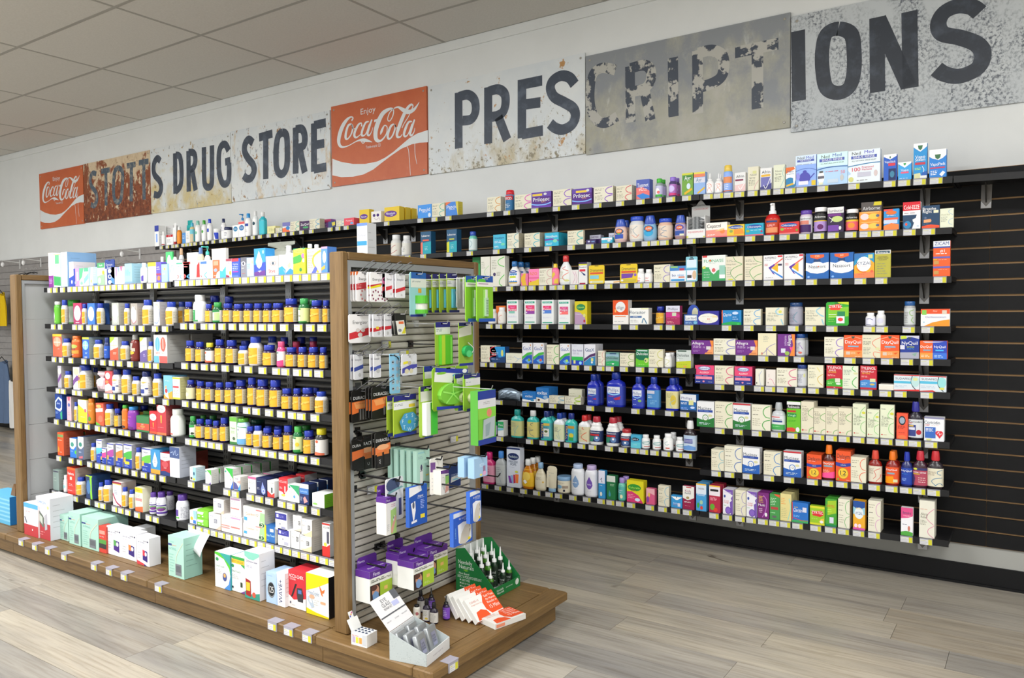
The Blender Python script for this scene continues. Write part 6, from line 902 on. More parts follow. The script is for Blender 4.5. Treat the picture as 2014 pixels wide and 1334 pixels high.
G3|-2.521 -2.195 1.120 0.048 0.089 0 1 0 0|V|
G3|-2.448 -2.195 1.119 0.034 0.091 0 1 0 0|V|
G3|-3.086 -2.105 1.121 0.051 0.105 0 1 0 1|V|
G3|-2.895 -2.105 1.121 0.050 0.126 0 1 0 1|VW|white bottle with blue cap, back row
G3|-2.805 -2.105 1.120 0.042 0.125 0 1 0 1|V|
G3|-2.727 -2.105 1.120 0.043 0.107 0 1 0 1|R:b03060:c03a60|c46|crimson capped bottle, back row
G3|-2.800 -2.015 1.120 0.045 0.123 0 1 0 2|V|
G3|-2.717 -2.015 1.120 0.041 0.124 0 1 0 2|V|
G3|-2.616 -2.105 1.120 0.041 0.109 0 1 0 1|R:902850:a02a50|a24|dark crimson capped bottle, back row
G4|-4.570 -2.195 0.944 0.039 0.123 .1 1 0 0|b/9c9a9a|b8b4c0;e 50 24 46 14 eee8d0;p 7a4a90 0 60 100 30 100 50 0 80|slim grey lilac box
G4|-4.515 -2.195 0.943 0.042 0.096 0 1 0 0|VW|small white bottle with orange label and blue cap
G4|-4.403 -2.195 0.943 0.067 0.123 .05 1 0 0|b/aaa8b0|e8e4ea;e 50 20 42 16 e8e0b0;p 7a4a98 0 60 60 36 100 44 100 54 40 66 0 84;m 20 64 80 68 1 99a|white and purple box with cream disc
G4|-4.383 -2.195 0.943 0.077 0.133 0 1 0 0|VW|very large white bottle with orange label and blue cap
G4|-4.191 -2.195 0.942 0.088 0.107 0 1 0 0|Z2|e8d0d8;t 50 26 10 60 7aa Her;m 20 40 80 50 1 99a;p d88a98 0 84 100 80 100 100 0 100|pale pink pouch tied at the neck
G4|-4.385 -2.105 0.943 0.032 0.114 0 1 0 1|VW|white bottle behind the pouch
G4|-4.077 -2.195 0.942 0.070 0.113 .07 1 0 0|b/a4585c|c8424a;e 40 22 34 16 e8d0d0;p ecebe8 0 66 50 56 100 70 100 90 0 96;p e8a09a 0 94 100 84 100 100 0 100;e 30 50 24 8 f08a5a|red and white gummy box
G4|-4.263 -2.105 0.943 0.071 0.124 0 1 0 1|J3:e0e0dc:e8e8e4|ddd|pale jar with white cap behind red box
G4|-4.028 -2.195 0.942 0.052 0.123 0 1 0 0|MW|white tablet bottle with navy cap and small blue print
G4|-3.938 -2.195 0.941 0.054 0.127 0 1 0 0|VW|tall white bottle with orange label and blue cap
G4|-3.836 -2.195 0.941 0.041 0.095 0 1 0 0|VW|small white bottle with orange label and blue cap
G4|-3.761 -2.195 0.941 0.055 0.123 0 1 0 0|MW|white tablet bottle with navy cap and red and blue print
G4|-3.654 -2.195 0.941 0.048 0.117 0 1 0 0|VW|tall white bottle with orange label and blue cap
G4|-3.543 -2.195 0.940 0.073 0.113 .08 1 0 0|b/78b0cc|7abce0;p e8a83a 0 84 60 74 100 64 100 100 0 100;p e8e4e0 10 60 30 40 60 100 20 90;e 26 50 10 6 e8a878;e 30 66 14 10 c44;m 20 20 80 26 1 cef|light blue children's box
G4|-3.467 -2.195 0.942 0.059 0.105 .05 1 0 0|b/c0bc84|f2f0e6;r 0 0 100 8 e8e040;t 46 16 6 80 889 Enzyme;r 4 40 84 48 d8404a;m 8 56 84 84 4 bba;r 0 92 100 100 e8e040|white box with yellow edges and red bar
G4|-3.374 -2.195 0.942 0.043 0.095 0 1 0 0|R:241c40:2638a0|e0dcb0;m 10 14 80 40 3 998;e 50 60 30 20 ece8c4|amber bottle with pale label and blue cap
G4|-3.293 -2.195 0.941 0.040 0.093 0 1 0 0|V|
G4|-3.227 -2.195 0.941 0.043 0.093 0 1 0 0|V|
G4|-3.150 -2.195 0.940 0.042 0.095 0 1 0 0|V|
G4|-3.081 -2.195 0.940 0.046 0.100 0 1 0 0|V|
G4|-3.007 -2.195 0.940 0.053 0.112 0 1 0 0|V|
G4|-2.917 -2.195 0.939 0.042 0.128 0 1 0 0|V|large amber bottle with yellow label and blue cap
G4|-2.860 -2.195 0.939 0.057 0.122 0 1 0 0|V|large amber bottle with yellow label and blue cap
G4|-2.773 -2.195 0.939 0.055 0.123 0 1 0 0|V|large amber bottle with yellow label and blue cap
G4|-2.692 -2.195 0.938 0.048 0.091 0 1 0 0|V|
G4|-2.617 -2.195 0.938 0.038 0.095 0 1 0 0|V|
G4|-2.569 -2.195 0.938 0.057 0.100 0 1 0 0|V|
G4|-2.485 -2.195 0.937 0.054 0.089 0 1 0 0|VW|white bottle with orange label and blue cap
G4|-3.429 -2.105 0.942 0.026 0.086 0 1 0 1|V|
G4|-2.597 -2.105 0.938 0.034 0.092 0 1 0 1|V|
G5|-4.610 -2.195 0.767 0.079 0.140 .04 1 0 0|b|24489a;p d0e0e8 0 30 50 10 100 20 100 44 96 60 70 70 0 60;p 24489a 14 34 50 18 90 30 86 52 60 60 14 54;t 48 36 9 66 cdf alive;p 3aa880 70 76 100 66 100 100 80 100;m 8 70 50 80 2 9bf|navy blue box with pale hexagon
G5|-4.730 -2.105 0.768 0.060 0.135 .08 1 0 1|b|2a5a8a;p 3a9a5a 40 60 100 50 100 100 40 100|navy and green box behind
G5|-4.479 -2.195 0.766 0.046 0.132 .09 1 0 0|b/aaa0a4|e8b8c4;p e8607a 20 0 80 0 70 16 30 16;e 50 34 26 8 56a;m 20 60 80 80 2 c9a|slim pink box
G5|-4.409 -2.195 0.765 0.021 0.107 0 1 0 0|VW|small white bottle with orange label and blue cap
G5|-4.359 -2.195 0.765 0.090 0.124 .05 1 0 0|b/c8c8b0|e8dc30;p f0eee6 0 0 100 0 100 52 84 46 50 36 0 20;e 84 46 12 8 e05a7a;m 8 54 50 58 1 bb3;m 30 72 84 78 1 fff8b0|yellow and white box
G5|-4.271 -2.195 0.764 0.045 0.135 0 1 0 0|J3:e08a30:e8822a|d8842a;t 50 26 12 80 fc8 Gummy;e 30 60 30 14 d84a6a;e 60 78 24 14 4a9a3a;e 20 80 20 10 c8502a|orange gummy jar with fruit picture
G5|-4.175 -2.195 0.763 0.076 0.118 .08 1 0 0|b/b05048|e85a3a;p f0f0e8 0 26 90 20 90 36 0 42;e 40 14 34 8 e8b870;e 60 70 30 16 f0785a;p 6ab83a 0 86 40 92 60 100 0 100|orange red box with green corner
G5|-4.102 -2.195 0.763 0.048 0.115 0 1 0 0|VW|white bottle with orange label and blue cap
G5|-4.010 -2.195 0.762 0.036 0.098 0 1 0 0|V|
G5|-3.933 -2.195 0.761 0.037 0.123 0 1 0 0|J3:e07028:4aa83a|e87a2a;p 4aa858 0 30 30 36 30 60 0 66;t 60 50 12 60 fc8 kids;e 50 94 40 10 433|orange children's jar with green cap
G5|-3.888 -2.195 0.761 0.065 0.117 0 1 0 0|J3:8a3aa0:3a8ad0|8a3aa8;t 40 20 11 70 e87ac0 Gummies;t 40 40 10 60 aac Kids;m 10 54 60 66 2 cbe;e 50 94 40 10 637|purple children's jar with blue cap
G5|-4.160 -2.105 0.763 0.044 0.106 0 1 0 1|V|
G5|-3.789 -2.195 0.760 0.112 0.080 .06 1 0 0|b/3a6a40|3a7a48;r 0 46 100 88 d8503a;t 48 52 6 80 fdc JOINT;e 50 66 20 8 f08a50;m 10 76 90 80 1 fbb|green box with red band
G5|-3.878 -2.105 0.761 0.054 0.086 .04 1 0 1|b|5a9a3a;e 50 30 40 12 ecc83a|green packet behind
G5|-3.672 -2.195 0.759 0.063 0.111 .08 1 0 0|b/a04048|d0303a;e 50 26 46 16 f0e8e8;t 50 26 7 60 667 Mega;p e8b050 46 50 60 50 56 72 50 72;m 14 74 84 76 1 fbb;r 0 90 100 100 e85a3a|red box with white oval
G5|-3.607 -2.195 0.758 0.078 0.147 .08 1 0 0|b/9a4448|c03a44;e 50 12 46 14 e8e8e8;t 50 12 6 64 778 Mega;p e8b050 40 34 56 34 52 60 42 60;m 14 74 84 76 1 fbb;r 0 92 100 100 e07a4a|tall red box with white oval top
G5|-3.516 -2.195 0.757 0.068 0.132 0 1 0 0|R:e8eae4:e8ebe6|eceee8;m 6 60 66 64 1 667;r 4 88 60 96 e05a4a|large plain white bottle with small red print
G5|-4.083 -2.015 0.762 0.049 0.092 0 1 0 2|V|
G5|-4.209 -2.015 0.764 0.041 0.083 0 1 0 2|R:1a4a28:3a9a4a|3a4|green capped bottle, back row
G5|-3.351 -2.195 0.762 0.034 0.103 0 1 0 0|R:1a5a30:3a9a4a|e8ece4;p 3aa050 0 0 100 0 100 20 0 26;e 80 70 20 10 343;r 0 84 100 100 3aa04a|green capped bottle with white label
G5|-3.305 -2.195 0.762 0.043 0.093 0 1 0 0|V|
G5|-3.233 -2.195 0.762 0.039 0.096 0 1 0 0|V|
G5|-3.172 -2.195 0.762 0.034 0.094 0 1 0 0|V|
G5|-3.120 -2.195 0.761 0.042 0.113 0 1 0 0|V|large amber bottle with yellow label and blue cap
G5|-3.033 -2.195 0.761 0.049 0.124 .04 1 0 0|b/8ab87a|d8ecc8;r 0 0 100 16 6ab040;t 50 40 6 60 586 Puritan;m 20 50 80 60 2 9b8;r 0 90 100 100 3a7a3a;e 60 78 20 6 565|pale green box with green top
G5|-3.004 -2.195 0.761 0.069 0.119 0 1 0 0|J3:b8d8e8:5aa83a|dde8ec;p 4a9a6a 0 0 100 10 100 4 0 0;t 40 20 8 60 668 PURE;m 14 40 60 48 2 99a;e 20 58 14 8 765;p 6aa8d8 0 76 100 70 100 100 0 100|wide pale blue jar with green lid
G5|-2.929 -2.195 0.760 0.037 0.088 0 1 0 0|V|
G5|-2.882 -2.195 0.760 0.042 0.094 0 1 0 0|VW|white bottle with orange label and blue cap
G5|-2.821 -2.195 0.760 0.045 0.089 0 1 0 0|V|
G5|-2.749 -2.195 0.759 0.042 0.089 0 1 0 0|V|
G5|-2.683 -2.195 0.759 0.043 0.111 0 1 0 0|V|large amber bottle with yellow label and blue cap
G5|-2.620 -2.195 0.759 0.043 0.113 0 1 0 0|R:1a6a38:4ab050|d8e8a8;p eef0e4 0 0 60 0 60 100 0 100;r 4 2 70 12 2a7a3a;p 2a8a3a 0 88 100 84 100 100 0 100;m 10 36 50 50 2 454;e 80 50 16 14 ecc83a|green capped bottle with pale green label
G5|-2.558 -2.195 0.758 0.048 0.100 0 1 0 0|V|
G5|-2.489 -2.195 0.758 0.055 0.114 0 1 0 0|R:2a2a28:d8cc2a|ece8e2;e 50 12 14 10 e06040;t 26 44 9 44 446 NETTO;p e07050 0 92 40 78 100 86 100 100 0 100;m 10 56 40 60 1 778|dark bottle with yellow cap and red edged label
G5|-3.405 -2.105 0.763 0.037 0.093 0 1 0 1|R:1a4a28:3a8a3a|3a4|green capped bottle, back row
G5|-3.337 -2.105 0.762 0.045 0.098 0 1 0 1|R:1a4a28:2a7a3a|3a4|dark green capped bottle, back row
G5|-2.922 -2.105 0.760 0.039 0.079 0 1 0 1|V|
G5|-2.861 -2.105 0.760 0.048 0.084 0 1 0 1|V|
G5|-2.680 -2.105 0.759 0.052 0.102 0 1 0 1|R:1a4a28:2a8a3a|3a4|green capped bottle, back row
G5|-3.139 -2.015 0.761 0.064 0.084 0 1 0 2|J:234:1a5a4a|234|dark jar with green lid, back row
G6|-4.594 -2.195 0.562 0.068 0.128 .11 2 .12 0|b/b8543a|e8582a;r 4 8 96 20 7aa060;m 10 30 80 36 1 fdb;p f0a03a 10 60 30 70 30 86 6 86;m 40 84 80 88 1 fff|tall orange box with green band
G6|-4.458 -2.195 0.562 0.068 0.107 .06 1 0 0|b/9ab0c0|2a78d8;p f0f4f4 0 0 100 0 100 36 60 56 30 56 0 46;e 40 32 26 12 4a9a8a;m 14 64 50 70 1 bdf;e 90 70 16 10 5ac84a|white and blue eye vitamin box, shorter
G6|-4.370 -2.195 0.561 0.060 0.123 .13 2 .14 0|b/90949a|5a6a8a;p e8ecec 0 0 100 0 100 40 60 54 30 54 0 44;e 44 34 28 10 3a8a7a;m 14 64 60 72 2 cdf;p d8707a 10 90 80 84 80 94 20 98|white and slate eye vitamin box, taller
G6|-4.249 -2.195 0.561 0.030 0.097 0 1 0 0|VW|small white bottle with orange label and blue cap
G6|-4.180 -2.195 0.561 0.055 0.123 .1 1 0 0|b/b0b4b8|eaeaec;r 0 0 100 4 23a;t 50 14 6 80 556 Prenatal;p 5ac0e0 0 36 100 34 100 50 0 66;p 2448b8 0 66 100 54 100 100 0 100;m 20 70 70 74 1 ccf|white box with light blue band and blue foot, back
G6|-4.138 -2.195 0.561 0.053 0.083 .04 1 0 0|VB:d04a98|small white and blue box with magenta band
G6|-4.072 -2.195 0.561 0.061 0.113 .1 1 0 0|VB:b04aa0|white and blue box with purple band
G6|-3.987 -2.195 0.561 0.062 0.118 .1 1 0 0|VB:f08a3a|white and blue box with orange band
G6|-3.913 -2.195 0.561 0.074 0.123 .1 1 0 0|VB:4ab04a:y|white and blue box with green band and yellow tag
G6|-3.816 -2.195 0.561 0.031 0.112 0 1 0 0|VW|small white bottle with orange label and blue cap
G6|-3.747 -2.195 0.560 0.077 0.118 .1 1 0 0|VB:6ac04a|white and blue box with lime band
G6|-3.668 -2.195 0.560 0.080 0.119 .08 1 0 0|b/3a80b8|3a90c8;p e8f0f4 46 8 64 34 72 52 60 70 46 74 30 70 18 52 28 34;m 36 36 60 56 3 889;r 0 82 100 100 e0a03a|blue box with white teardrop and orange foot
G6|-3.584 -2.195 0.560 0.078 0.110 .05 1 0 0|b/cfc8c8|b02a34;p ece8e8 0 0 100 0 100 28 50 36 0 30;t 50 18 6 70 557 BioFlexor;e 50 50 36 14 c85058;t 50 66 7 60 fcc Krill;p 243a78 0 84 50 80 100 86 100 100 0 100|red box with white top and navy foot
G6|-3.505 -2.195 0.560 0.079 0.146 .09 1 0 0|b/bcc0cc|eef0f4;r 0 0 100 36 44588a;w 4 a8b8d8 10 20 36 16 40 26 60 10 66 26 90 20;m 10 48 60 84 6 cdd|tall white box with slate blue top
G6|-3.513 -2.105 0.560 0.038 0.106 .1 1 0 1|b/8a3a30|4a6a30;r 0 0 100 30 a04030|green and red box in the shade at bay joint
G6|-3.343 -2.195 0.560 0.047 0.065 .05 1 0 0|b/c8dce4|eef0ee;p 9cd8e8 50 0 100 0 100 100 50 100;e 70 46 12 14 246;r 10 74 40 90 443;r 50 80 90 96 d8dc50|small white and aqua box
G6|-3.222 -2.195 0.559 0.045 0.067 .04 3 .045 0|b/dcdcd6|f0f2f0;p 5ac04a 20 4 100 0 100 40 70 24;e 14 14 10 6 4a8;m 10 34 50 44 2 bbb;p 7a5ab0 60 100 90 84 90 100|small white and green test strip box
G6|-3.078 -2.195 0.557 0.061 0.092 .045 5 .05 0|b/d2d2cc|f0f2f0;p 3aba4a 10 0 100 0 100 50 60 24;e 14 18 10 5 4a8;m 10 34 60 40 2 bbb;p 3a70d8 70 100 100 60 100 100;e 74 56 4 3 a36|tall white and green test strip box
G6|-3.012 -2.195 0.556 0.048 0.061 .09 1 0 0|b/e0dcd4|f0ece6;p 5a5a98 0 40 40 50 90 96 0 96;t 40 16 16 60 88a ONE;p e8a8a0 40 40 100 24 100 50;p 4aa0d8 60 100 100 50 100 100|white and indigo lancet box
G6|-2.909 -2.195 0.555 0.053 0.073 .07 2 .08 0|b/c8c4c4|ecebe8;r 0 0 100 14 d86a9a;m 10 26 80 40 3 aaa;m 10 50 60 60 2 ccc;r 8 68 24 76 667|white box with pink top edge
G6|-2.852 -2.195 0.554 0.067 0.075 .08 2 .09 0|b|202a58;p 8a9ae0 60 20 74 44 90 66 90 84 70 96 50 84 46 66 54 44;e 70 74 14 14 c8d4f8;e 70 74 7 7 6a7ad8;m 8 20 50 24 1 9bd;m 8 54 40 70 2 bbc|navy lancet box with glowing droplet picture
G6|-2.778 -2.195 0.553 0.046 0.071 .05 1 0 0|b|eeeeec;t 50 12 8 84 778 ACCU-CHEK;p d8403a 0 62 60 84 100 70 100 100 0 100;r 54 40 74 72 455;m 10 26 50 36 2 bbb|white box with red foot and grey device
G6|-2.702 -2.195 0.552 0.057 0.093 .07 2 .09 0|b/c8c4c4|d8323a;t 48 16 10 84 fdd ACCU-CHEK;p f0f0ee 0 60 40 64 60 76 100 50 100 100 0 100;r 62 36 76 66 f4d0d0;m 10 40 50 50 2 fcc;e 50 78 24 6 e0e060|red and white box with white lettering
G6|-2.645 -2.195 0.551 0.071 0.072 .04 1 0 0|b|f0f2f0;p 3aa870 10 0 100 0 100 60 60 28;e 16 14 8 7 4a8;m 10 34 60 46 2 bbb;e 58 68 9 9 5aa0e0|white box with green wave corner
G6|-2.570 -2.195 0.550 0.055 0.086 .045 3 .05 0|b/243058|24346a;r 0 0 100 22 e8ecf0;r 0 22 100 50 4a80c8;t 46 36 10 76 bdf Lancets;p e0a0a0 40 70 60 60 90 84 50 96;m 8 64 30 84 3 bcd|navy box with light blue band
G6|-2.493 -2.195 0.549 0.072 0.056 .08 1 0 0|b/8fdc3a|f0f2f0;m 8 28 40 32 1 999;e 24 78 20 8 9ad86a;m 40 78 80 80 1 ccc|white box with lime green side
G7|-4.656 -2.195 0.356 0.065 0.115 .1 1 0 0|b/8a948e|90a49e;r 4 4 96 10 556;m 10 30 60 60 2 b8c8c0|grey green box in the shade
G7|-4.547 -2.195 0.355 0.023 0.095 0 1 0 0|R:e8e4e4:eee|f0e8e6;m 20 10 80 20 1 d55;e 50 50 40 20 9cc;m 20 80 80 90 1 d55|small white bottle with red print
G7|-4.496 -2.195 0.354 0.087 0.149 .09 1 0 0|b/c8b0a0|d03a2a;r 0 0 100 8 e86a2a;t 46 22 10 74 fff Replesta;r 34 34 60 46 ecb;m 20 60 80 70 2 fbb;m 10 84 90 88 1 fcc|tall red box
G7|-4.417 -2.195 0.354 0.049 0.099 0 1 0 0|VW|white bottle with orange label and blue cap
G7|-4.296 -2.195 0.353 0.066 0.127 .1 1 0 0|b/2a4a78|243a68;r 0 0 100 5 bc3;p 8ad83a 60 0 90 0 90 60 96 100 70 100 60 60;e 40 50 30 30 4a78b0|navy box with lime streak
G7|-4.180 -2.195 0.352 0.028 0.099 0 1 0 0|VW|small white bottle with orange label and blue cap
G7|-4.138 -2.195 0.352 0.051 0.118 0 1 0 0|VW|white bottle with orange label and blue cap
G7|-4.027 -2.195 0.351 0.082 0.126 .08 1 0 0|b/c8b8b0|f0e8e4;r 0 0 100 8 9a2a40;e 50 40 40 30 dfe4ea;m 20 34 70 54 3 99a;w 10 b02a58 0 50 40 84 96 98;r 0 8 100 11 ec5|white box with maroon arc
G7|-3.951 -2.195 0.351 0.031 0.102 0 1 0 0|VW|small white bottle with orange label and blue cap
G7|-3.887 -2.195 0.350 0.032 0.098 0 1 0 0|VW|small white bottle with orange label and blue cap
G7|-3.816 -2.195 0.349 0.067 0.122 .05 1 0 0|b|f0ecd0;r 0 0 100 20 e8c830;m 10 6 90 16 1 a72;r 4 44 90 56 d89090;p e06a3a 0 84 100 76 100 100 0 100;m 10 28 80 40 2 bbb|yellow and orange box turned at an angle
G7|-3.702 -2.195 0.349 0.038 0.107 0 1 0 0|PW|white bottle with purple cap, left of front pair
G7|-3.645 -2.195 0.348 0.049 0.117 0 1 0 0|PW|white bottle with purple cap, right of front pair
G7|-3.708 -2.105 0.349 0.042 0.095 0 1 0 1|PW2|white bottle with purple cap, label turned away
G7|-3.482 -2.195 0.347 0.060 0.125 0 1 0 0|PW2|white bottle with purple cap standing alone
G7|-4.037 -2.105 0.351 0.056 0.085 0 1 0 1|VW|white bottle with blue cap, back row
G7|-3.352 -2.195 0.353 0.055 0.064 .06 1 0 0|b/d8e4e8|f0f0ee;p 9cc8e8 50 0 100 0 100 60 60 60;e 30 60 20 14 e8b83a;r 50 70 90 96 3a7ad0|small white, yellow and blue box
G7|-3.290 -2.195 0.389 0.082 0.040 .07 1 0 0|b/7ac83a|84cc3a;p f0f4ec 0 26 60 24 50 56 0 56;e 14 80 8 8 dfd;e 50 76 8 8 dfd|lime green box, upper of two
G7|-3.291 -2.195 0.353 0.082 0.037 .07 1 0 0|b/7ac83a|84cc3a;p f0f4ec 0 26 60 24 50 56 0 56;e 14 80 8 8 dfd;e 50 76 8 8 dfd|lime green box, lower of two
G7|-3.166 -2.195 0.431 0.079 0.064 .06 1 0 0|b/c4bcb4|f0ece6;m 8 14 60 22 1 aac;r 44 26 74 56 889;m 48 30 70 52 3 eee;p f0c8b0 60 100 100 70 100 100;m 10 70 60 76 1 bbb|cream box on top of another, peach corner
G7|-3.202 -2.195 0.353 0.088 0.072 .05 1 0 0|b/e0ccb8|f0ece6;m 8 14 60 22 1 aac;r 44 34 70 60 889;m 48 38 66 56 3 eee;p f0c8b0 60 100 100 70 100 100|cream box under another, peach corner
G7|-3.108 -2.195 0.352 0.068 0.082 .06 1 0 0|b/dccfcc|efe8e4;m 20 20 70 24 1 9aa;r 4 60 90 66 e89088;r 4 72 90 78 e89088|white box with twin coral stripes
G7|-3.040 -2.195 0.432 0.077 0.090 .07 1 0 0|b/d0ccd0|efebec;r 4 8 90 16 c8a0c8;r 4 56 84 62 e88078;m 10 22 80 40 3 ccc|white box with lilac headline, upper of two
G7|-3.041 -2.195 0.352 0.084 0.081 .07 1 0 0|b/d0ccd0|efebec;r 4 8 86 16 c8a0c8;r 4 60 80 68 e88078;m 10 22 80 40 3 ccc|white box with lilac headline, lower of two
G7|-2.947 -2.195 0.412 0.147 0.079 .12 1 0 0|b/ccc8ba|f0f0e8;t 34 40 16 44 e8906a Comfort;t 66 40 14 14 a98 EZ;p a8d898 80 20 100 24 100 100 74 100;e 86 90 12 12 3a5a40;t 86 84 30 18 e8f8d8 5;r 4 60 18 80 4aa8e0;r 60 8 88 14 d77;m 8 50 60 54 1 bbb|wide cream and green syringe box, upper of two
G7|-2.950 -2.195 0.352 0.147 0.060 .12 1 0 0|b/ccc8ba|f0f0e8;t 34 30 16 44 e8906a Comfort;t 66 30 14 14 a98 EZ;p a8d898 80 0 100 4 100 100 74 100;e 86 80 12 14 3a5a40;t 86 74 30 18 e8f8d8 5;r 4 54 18 74 4aa8e0;r 60 2 88 8 d77;m 8 44 60 48 1 bbb|wide cream and green syringe box, lower of two
G7|-2.807 -2.195 0.352 0.073 0.073 .06 1 0 0|b/e4e4e0|2a6ab0;r 0 0 22 100 ecc81a;r 56 16 88 34 e8eef4;t 62 56 13 70 dff Easy_Touch;m 30 84 50 88 1 bdf|blue box with yellow edge
G7|-2.729 -2.195 0.417 0.077 0.078 .1 1 0 0|b/d8d8dc|eef0f2;r 0 6 94 40 3a3a98;r 10 12 28 30 ccf;m 34 16 84 30 2 99d;r 50 78 84 92 99b;e 40 64 4 4 556|white box with indigo band, upper of two
G7|-2.713 -2.195 0.352 0.078 0.073 .08 1 0 0|b/d8d8dc|eef0f2;r 0 6 90 40 3a3a98;r 8 12 26 30 ccf;m 34 16 84 30 2 99d;r 50 74 84 92 bbc;e 40 60 4 4 556|white box with indigo band, lower of two
G7|-2.615 -2.195 0.431 0.054 0.065 .1 1 0 0|b/d4d0ca|eeeeec;m 8 14 50 18 1 8bd;r 60 34 84 60 777;m 62 38 82 56 3 eee;m 8 30 50 40 2 aaa;p f0dcc0 20 100 90 80 90 100|cream syringe box, upper left of four
G7|-2.630 -2.195 0.352 0.056 0.075 .08 1 0 0|b/d4d0ca|eeeeec;m 8 14 50 18 1 8bd;r 58 30 84 56 777;m 60 34 82 52 3 eee;m 8 30 50 40 2 aaa|cream syringe box, lower left of four
G7|-2.563 -2.195 0.417 0.065 0.071 .14 1 0 0|b/d8d2c8|f0eeea;m 8 10 80 14 1 6ac;r 60 34 84 62 777;m 62 38 82 58 3 eee;m 8 34 40 44 2 aaa;p f0d8b0 10 90 50 84 100 60 100 100 40 100|cream syringe box, upper right of four
G7|-2.576 -2.195 0.352 0.074 0.067 .12 1 0 0|b/d8d2c8|f0eeea;m 8 10 80 14 1 6ac;r 56 34 80 62 777;m 58 38 78 58 3 eee;m 8 34 40 44 2 aaa;p f0d8b0 10 90 50 84 100 60 100 100 40 100|cream syringe box, lower right of four
G7|-2.437 -2.195 0.351 0.045 0.137 .06 1 0 0|b|f0eeec;r 0 0 100 5 c8302a;t 56 12 8 84 667 ACCU-CHEK;r 60 24 90 60 556;e 40 64 20 6 e8e050;p d8302a 0 70 60 70 100 62 100 100 0 100|white and red meter box beside the end post
DK|-4.690 -2.339 0.130 0.160 0.180 0.100 1 0 0|b/e4dcdc|ecebf0;r 0 0 100 14 5ab0e8;r 0 66 100 100 c03a40;w 6 556 6 44 20 62;m 14 24 70 28 1 d99;e 60 80 3 3 fff|white, blue and red monitor box
DK|-4.567 -2.330 0.130 0.153 0.228 0.123 1 0 0|b/dcdce4|ecebf2;t 40 12 7 60 88b0e0 OMRON;r 0 62 100 100 b83840;p 667066 10 34 20 32 50 44 56 50 56 70 48 72 10 56;p c8d0c4 16 38 46 48 46 66 16 54;m 14 24 70 28 1 ccd;e 86 22 6 4 dd8;m 14 80 60 92 2 e99;p b8b8c0 60 44 76 36 80 74 62 78|large white and red monitor box
DK|-4.413 -2.280 0.130 0.088 0.136 .1 1 0 0|AQ:a|aqua monitor box, shortest at left
DK|-4.293 -2.292 0.130 0.116 0.171 .12 1 0 0|AQ:a|aqua monitor box, second of three
DK|-4.166 -2.289 0.130 0.163 0.165 .16 1 0 0|AQ:b|aqua monitor box, largest of three
DK|-4.005 -2.286 0.130 0.070 0.136 .05 1 0 0|b/b84a40|d8483a;r 0 50 100 66 5aa048;r 0 66 100 84 3a3a3a;r 10 16 86 30 e8a090;m 10 36 90 42 1 fbb|slim red and green box
DK|-3.944 -2.277 0.130 0.133 0.143 .06 1 0 0|MG:5aa858:4a2a88|white box with purple and green picture
DK|-3.811 -2.275 0.130 0.132 0.137 .06 1 0 0|MG:e88a4a:3a2a80|white box with purple and orange picture
DK|-3.654 -2.286 0.130 0.104 0.137 .06 1 0 0|MG:d84050:3a2a80:r|white box with purple and red picture
DK|-3.836 -2.225 0.130 0.079 0.133 .1 1 0 0|b|eceef0;t 60 10 8 40 447 test|white box standing behind
DK|-3.363 -2.302 0.130 0.121 0.190 0.095 1 0 0|AQ:c|aqua monitor box standing alone
DK|-3.049 -2.274 0.130 0.109 0.158 .08 1 0 0|b/3a9aa8|f2f4f2;p 5ac83a 0 0 100 0 100 60 94 40 60 16 0 6;p 3aa8a0 30 0 100 0 100 30;e 16 20 10 5 3a9a5a;t 34 38 6 56 8a9 OneTouch;e 64 66 14 12 4a5a98;e 64 62 8 6 e8b060;p 4a90d8 60 100 90 84 100 60 100 100;m 8 46 50 60 3 ccc|white and green meter box
DK|-2.948 -2.266 0.130 0.097 0.156 .08 1 0 0|b/3a9aa8|f2f4f2;p 3aa850 0 0 100 0 100 30 60 16 0 4;r 0 8 100 20 ecc83a;t 50 14 6 80 a73 BEST_VALUE;e 16 28 10 5 3a9a5a;t 40 42 6 60 8a9 OneTouch;p 7a4aa0 70 100 100 92 100 100;r 70 70 84 84 343;r 10 86 20 92 334;m 8 50 60 64 3 ccc|white and green meter box with yellow band
DK|-2.821 -2.288 0.130 0.098 0.202 0.080 1 0 0|b/e6e4e6|eceaee;p 8ad0bc 0 0 100 0 100 6 60 16 30 16 0 10;p 3a9a88 0 86 50 90 100 84 100 100 0 100;t 50 20 4 76 668 GHS_Home_Studio;p a82a2a 6 58 40 62 42 96 8 94;r 10 66 36 84 d8c83a;e 62 90 12 6 d8604a;m 12 28 70 34 2 bbc|tall white and mint kit box with red phone picture
DK|-2.698 -2.274 0.130 0.066 0.130 .1 1 0 0|b/b4ccec|b4d0f2;e 50 56 36 26 889098;e 50 54 32 22 23282c;t 50 54 22 44 eee 125;m 10 8 70 12 1 9be|light blue meter box with digit display
DK|-2.629 -2.275 0.130 0.051 0.140 .06 1 0 0|b/f0eef0|f2f2f4;v 46 55 44 70 22306a WAVE+;p b4d0f2 0 0 10 30 6 60 12 100 0 100|white meter box with sideways blue lettering
DK|-2.579 -2.255 0.130 0.106 0.155 .1 1 0 0|b/e0dcdc|d2323c;p f2eeee 0 66 30 78 60 74 100 68 100 100 0 100;t 46 14 9 84 fff ACCU-CHEK;t 26 22 6 36 fdd Guide;p 2a2a2e 40 34 50 34 24 70 14 72;p 3a3c42 50 44 78 42 86 60 84 80 54 80 48 60;r 56 48 76 58 5a7ab8;r 8 84 16 90 667;m 20 90 50 94 1 ccc|red meter box with black meter picture
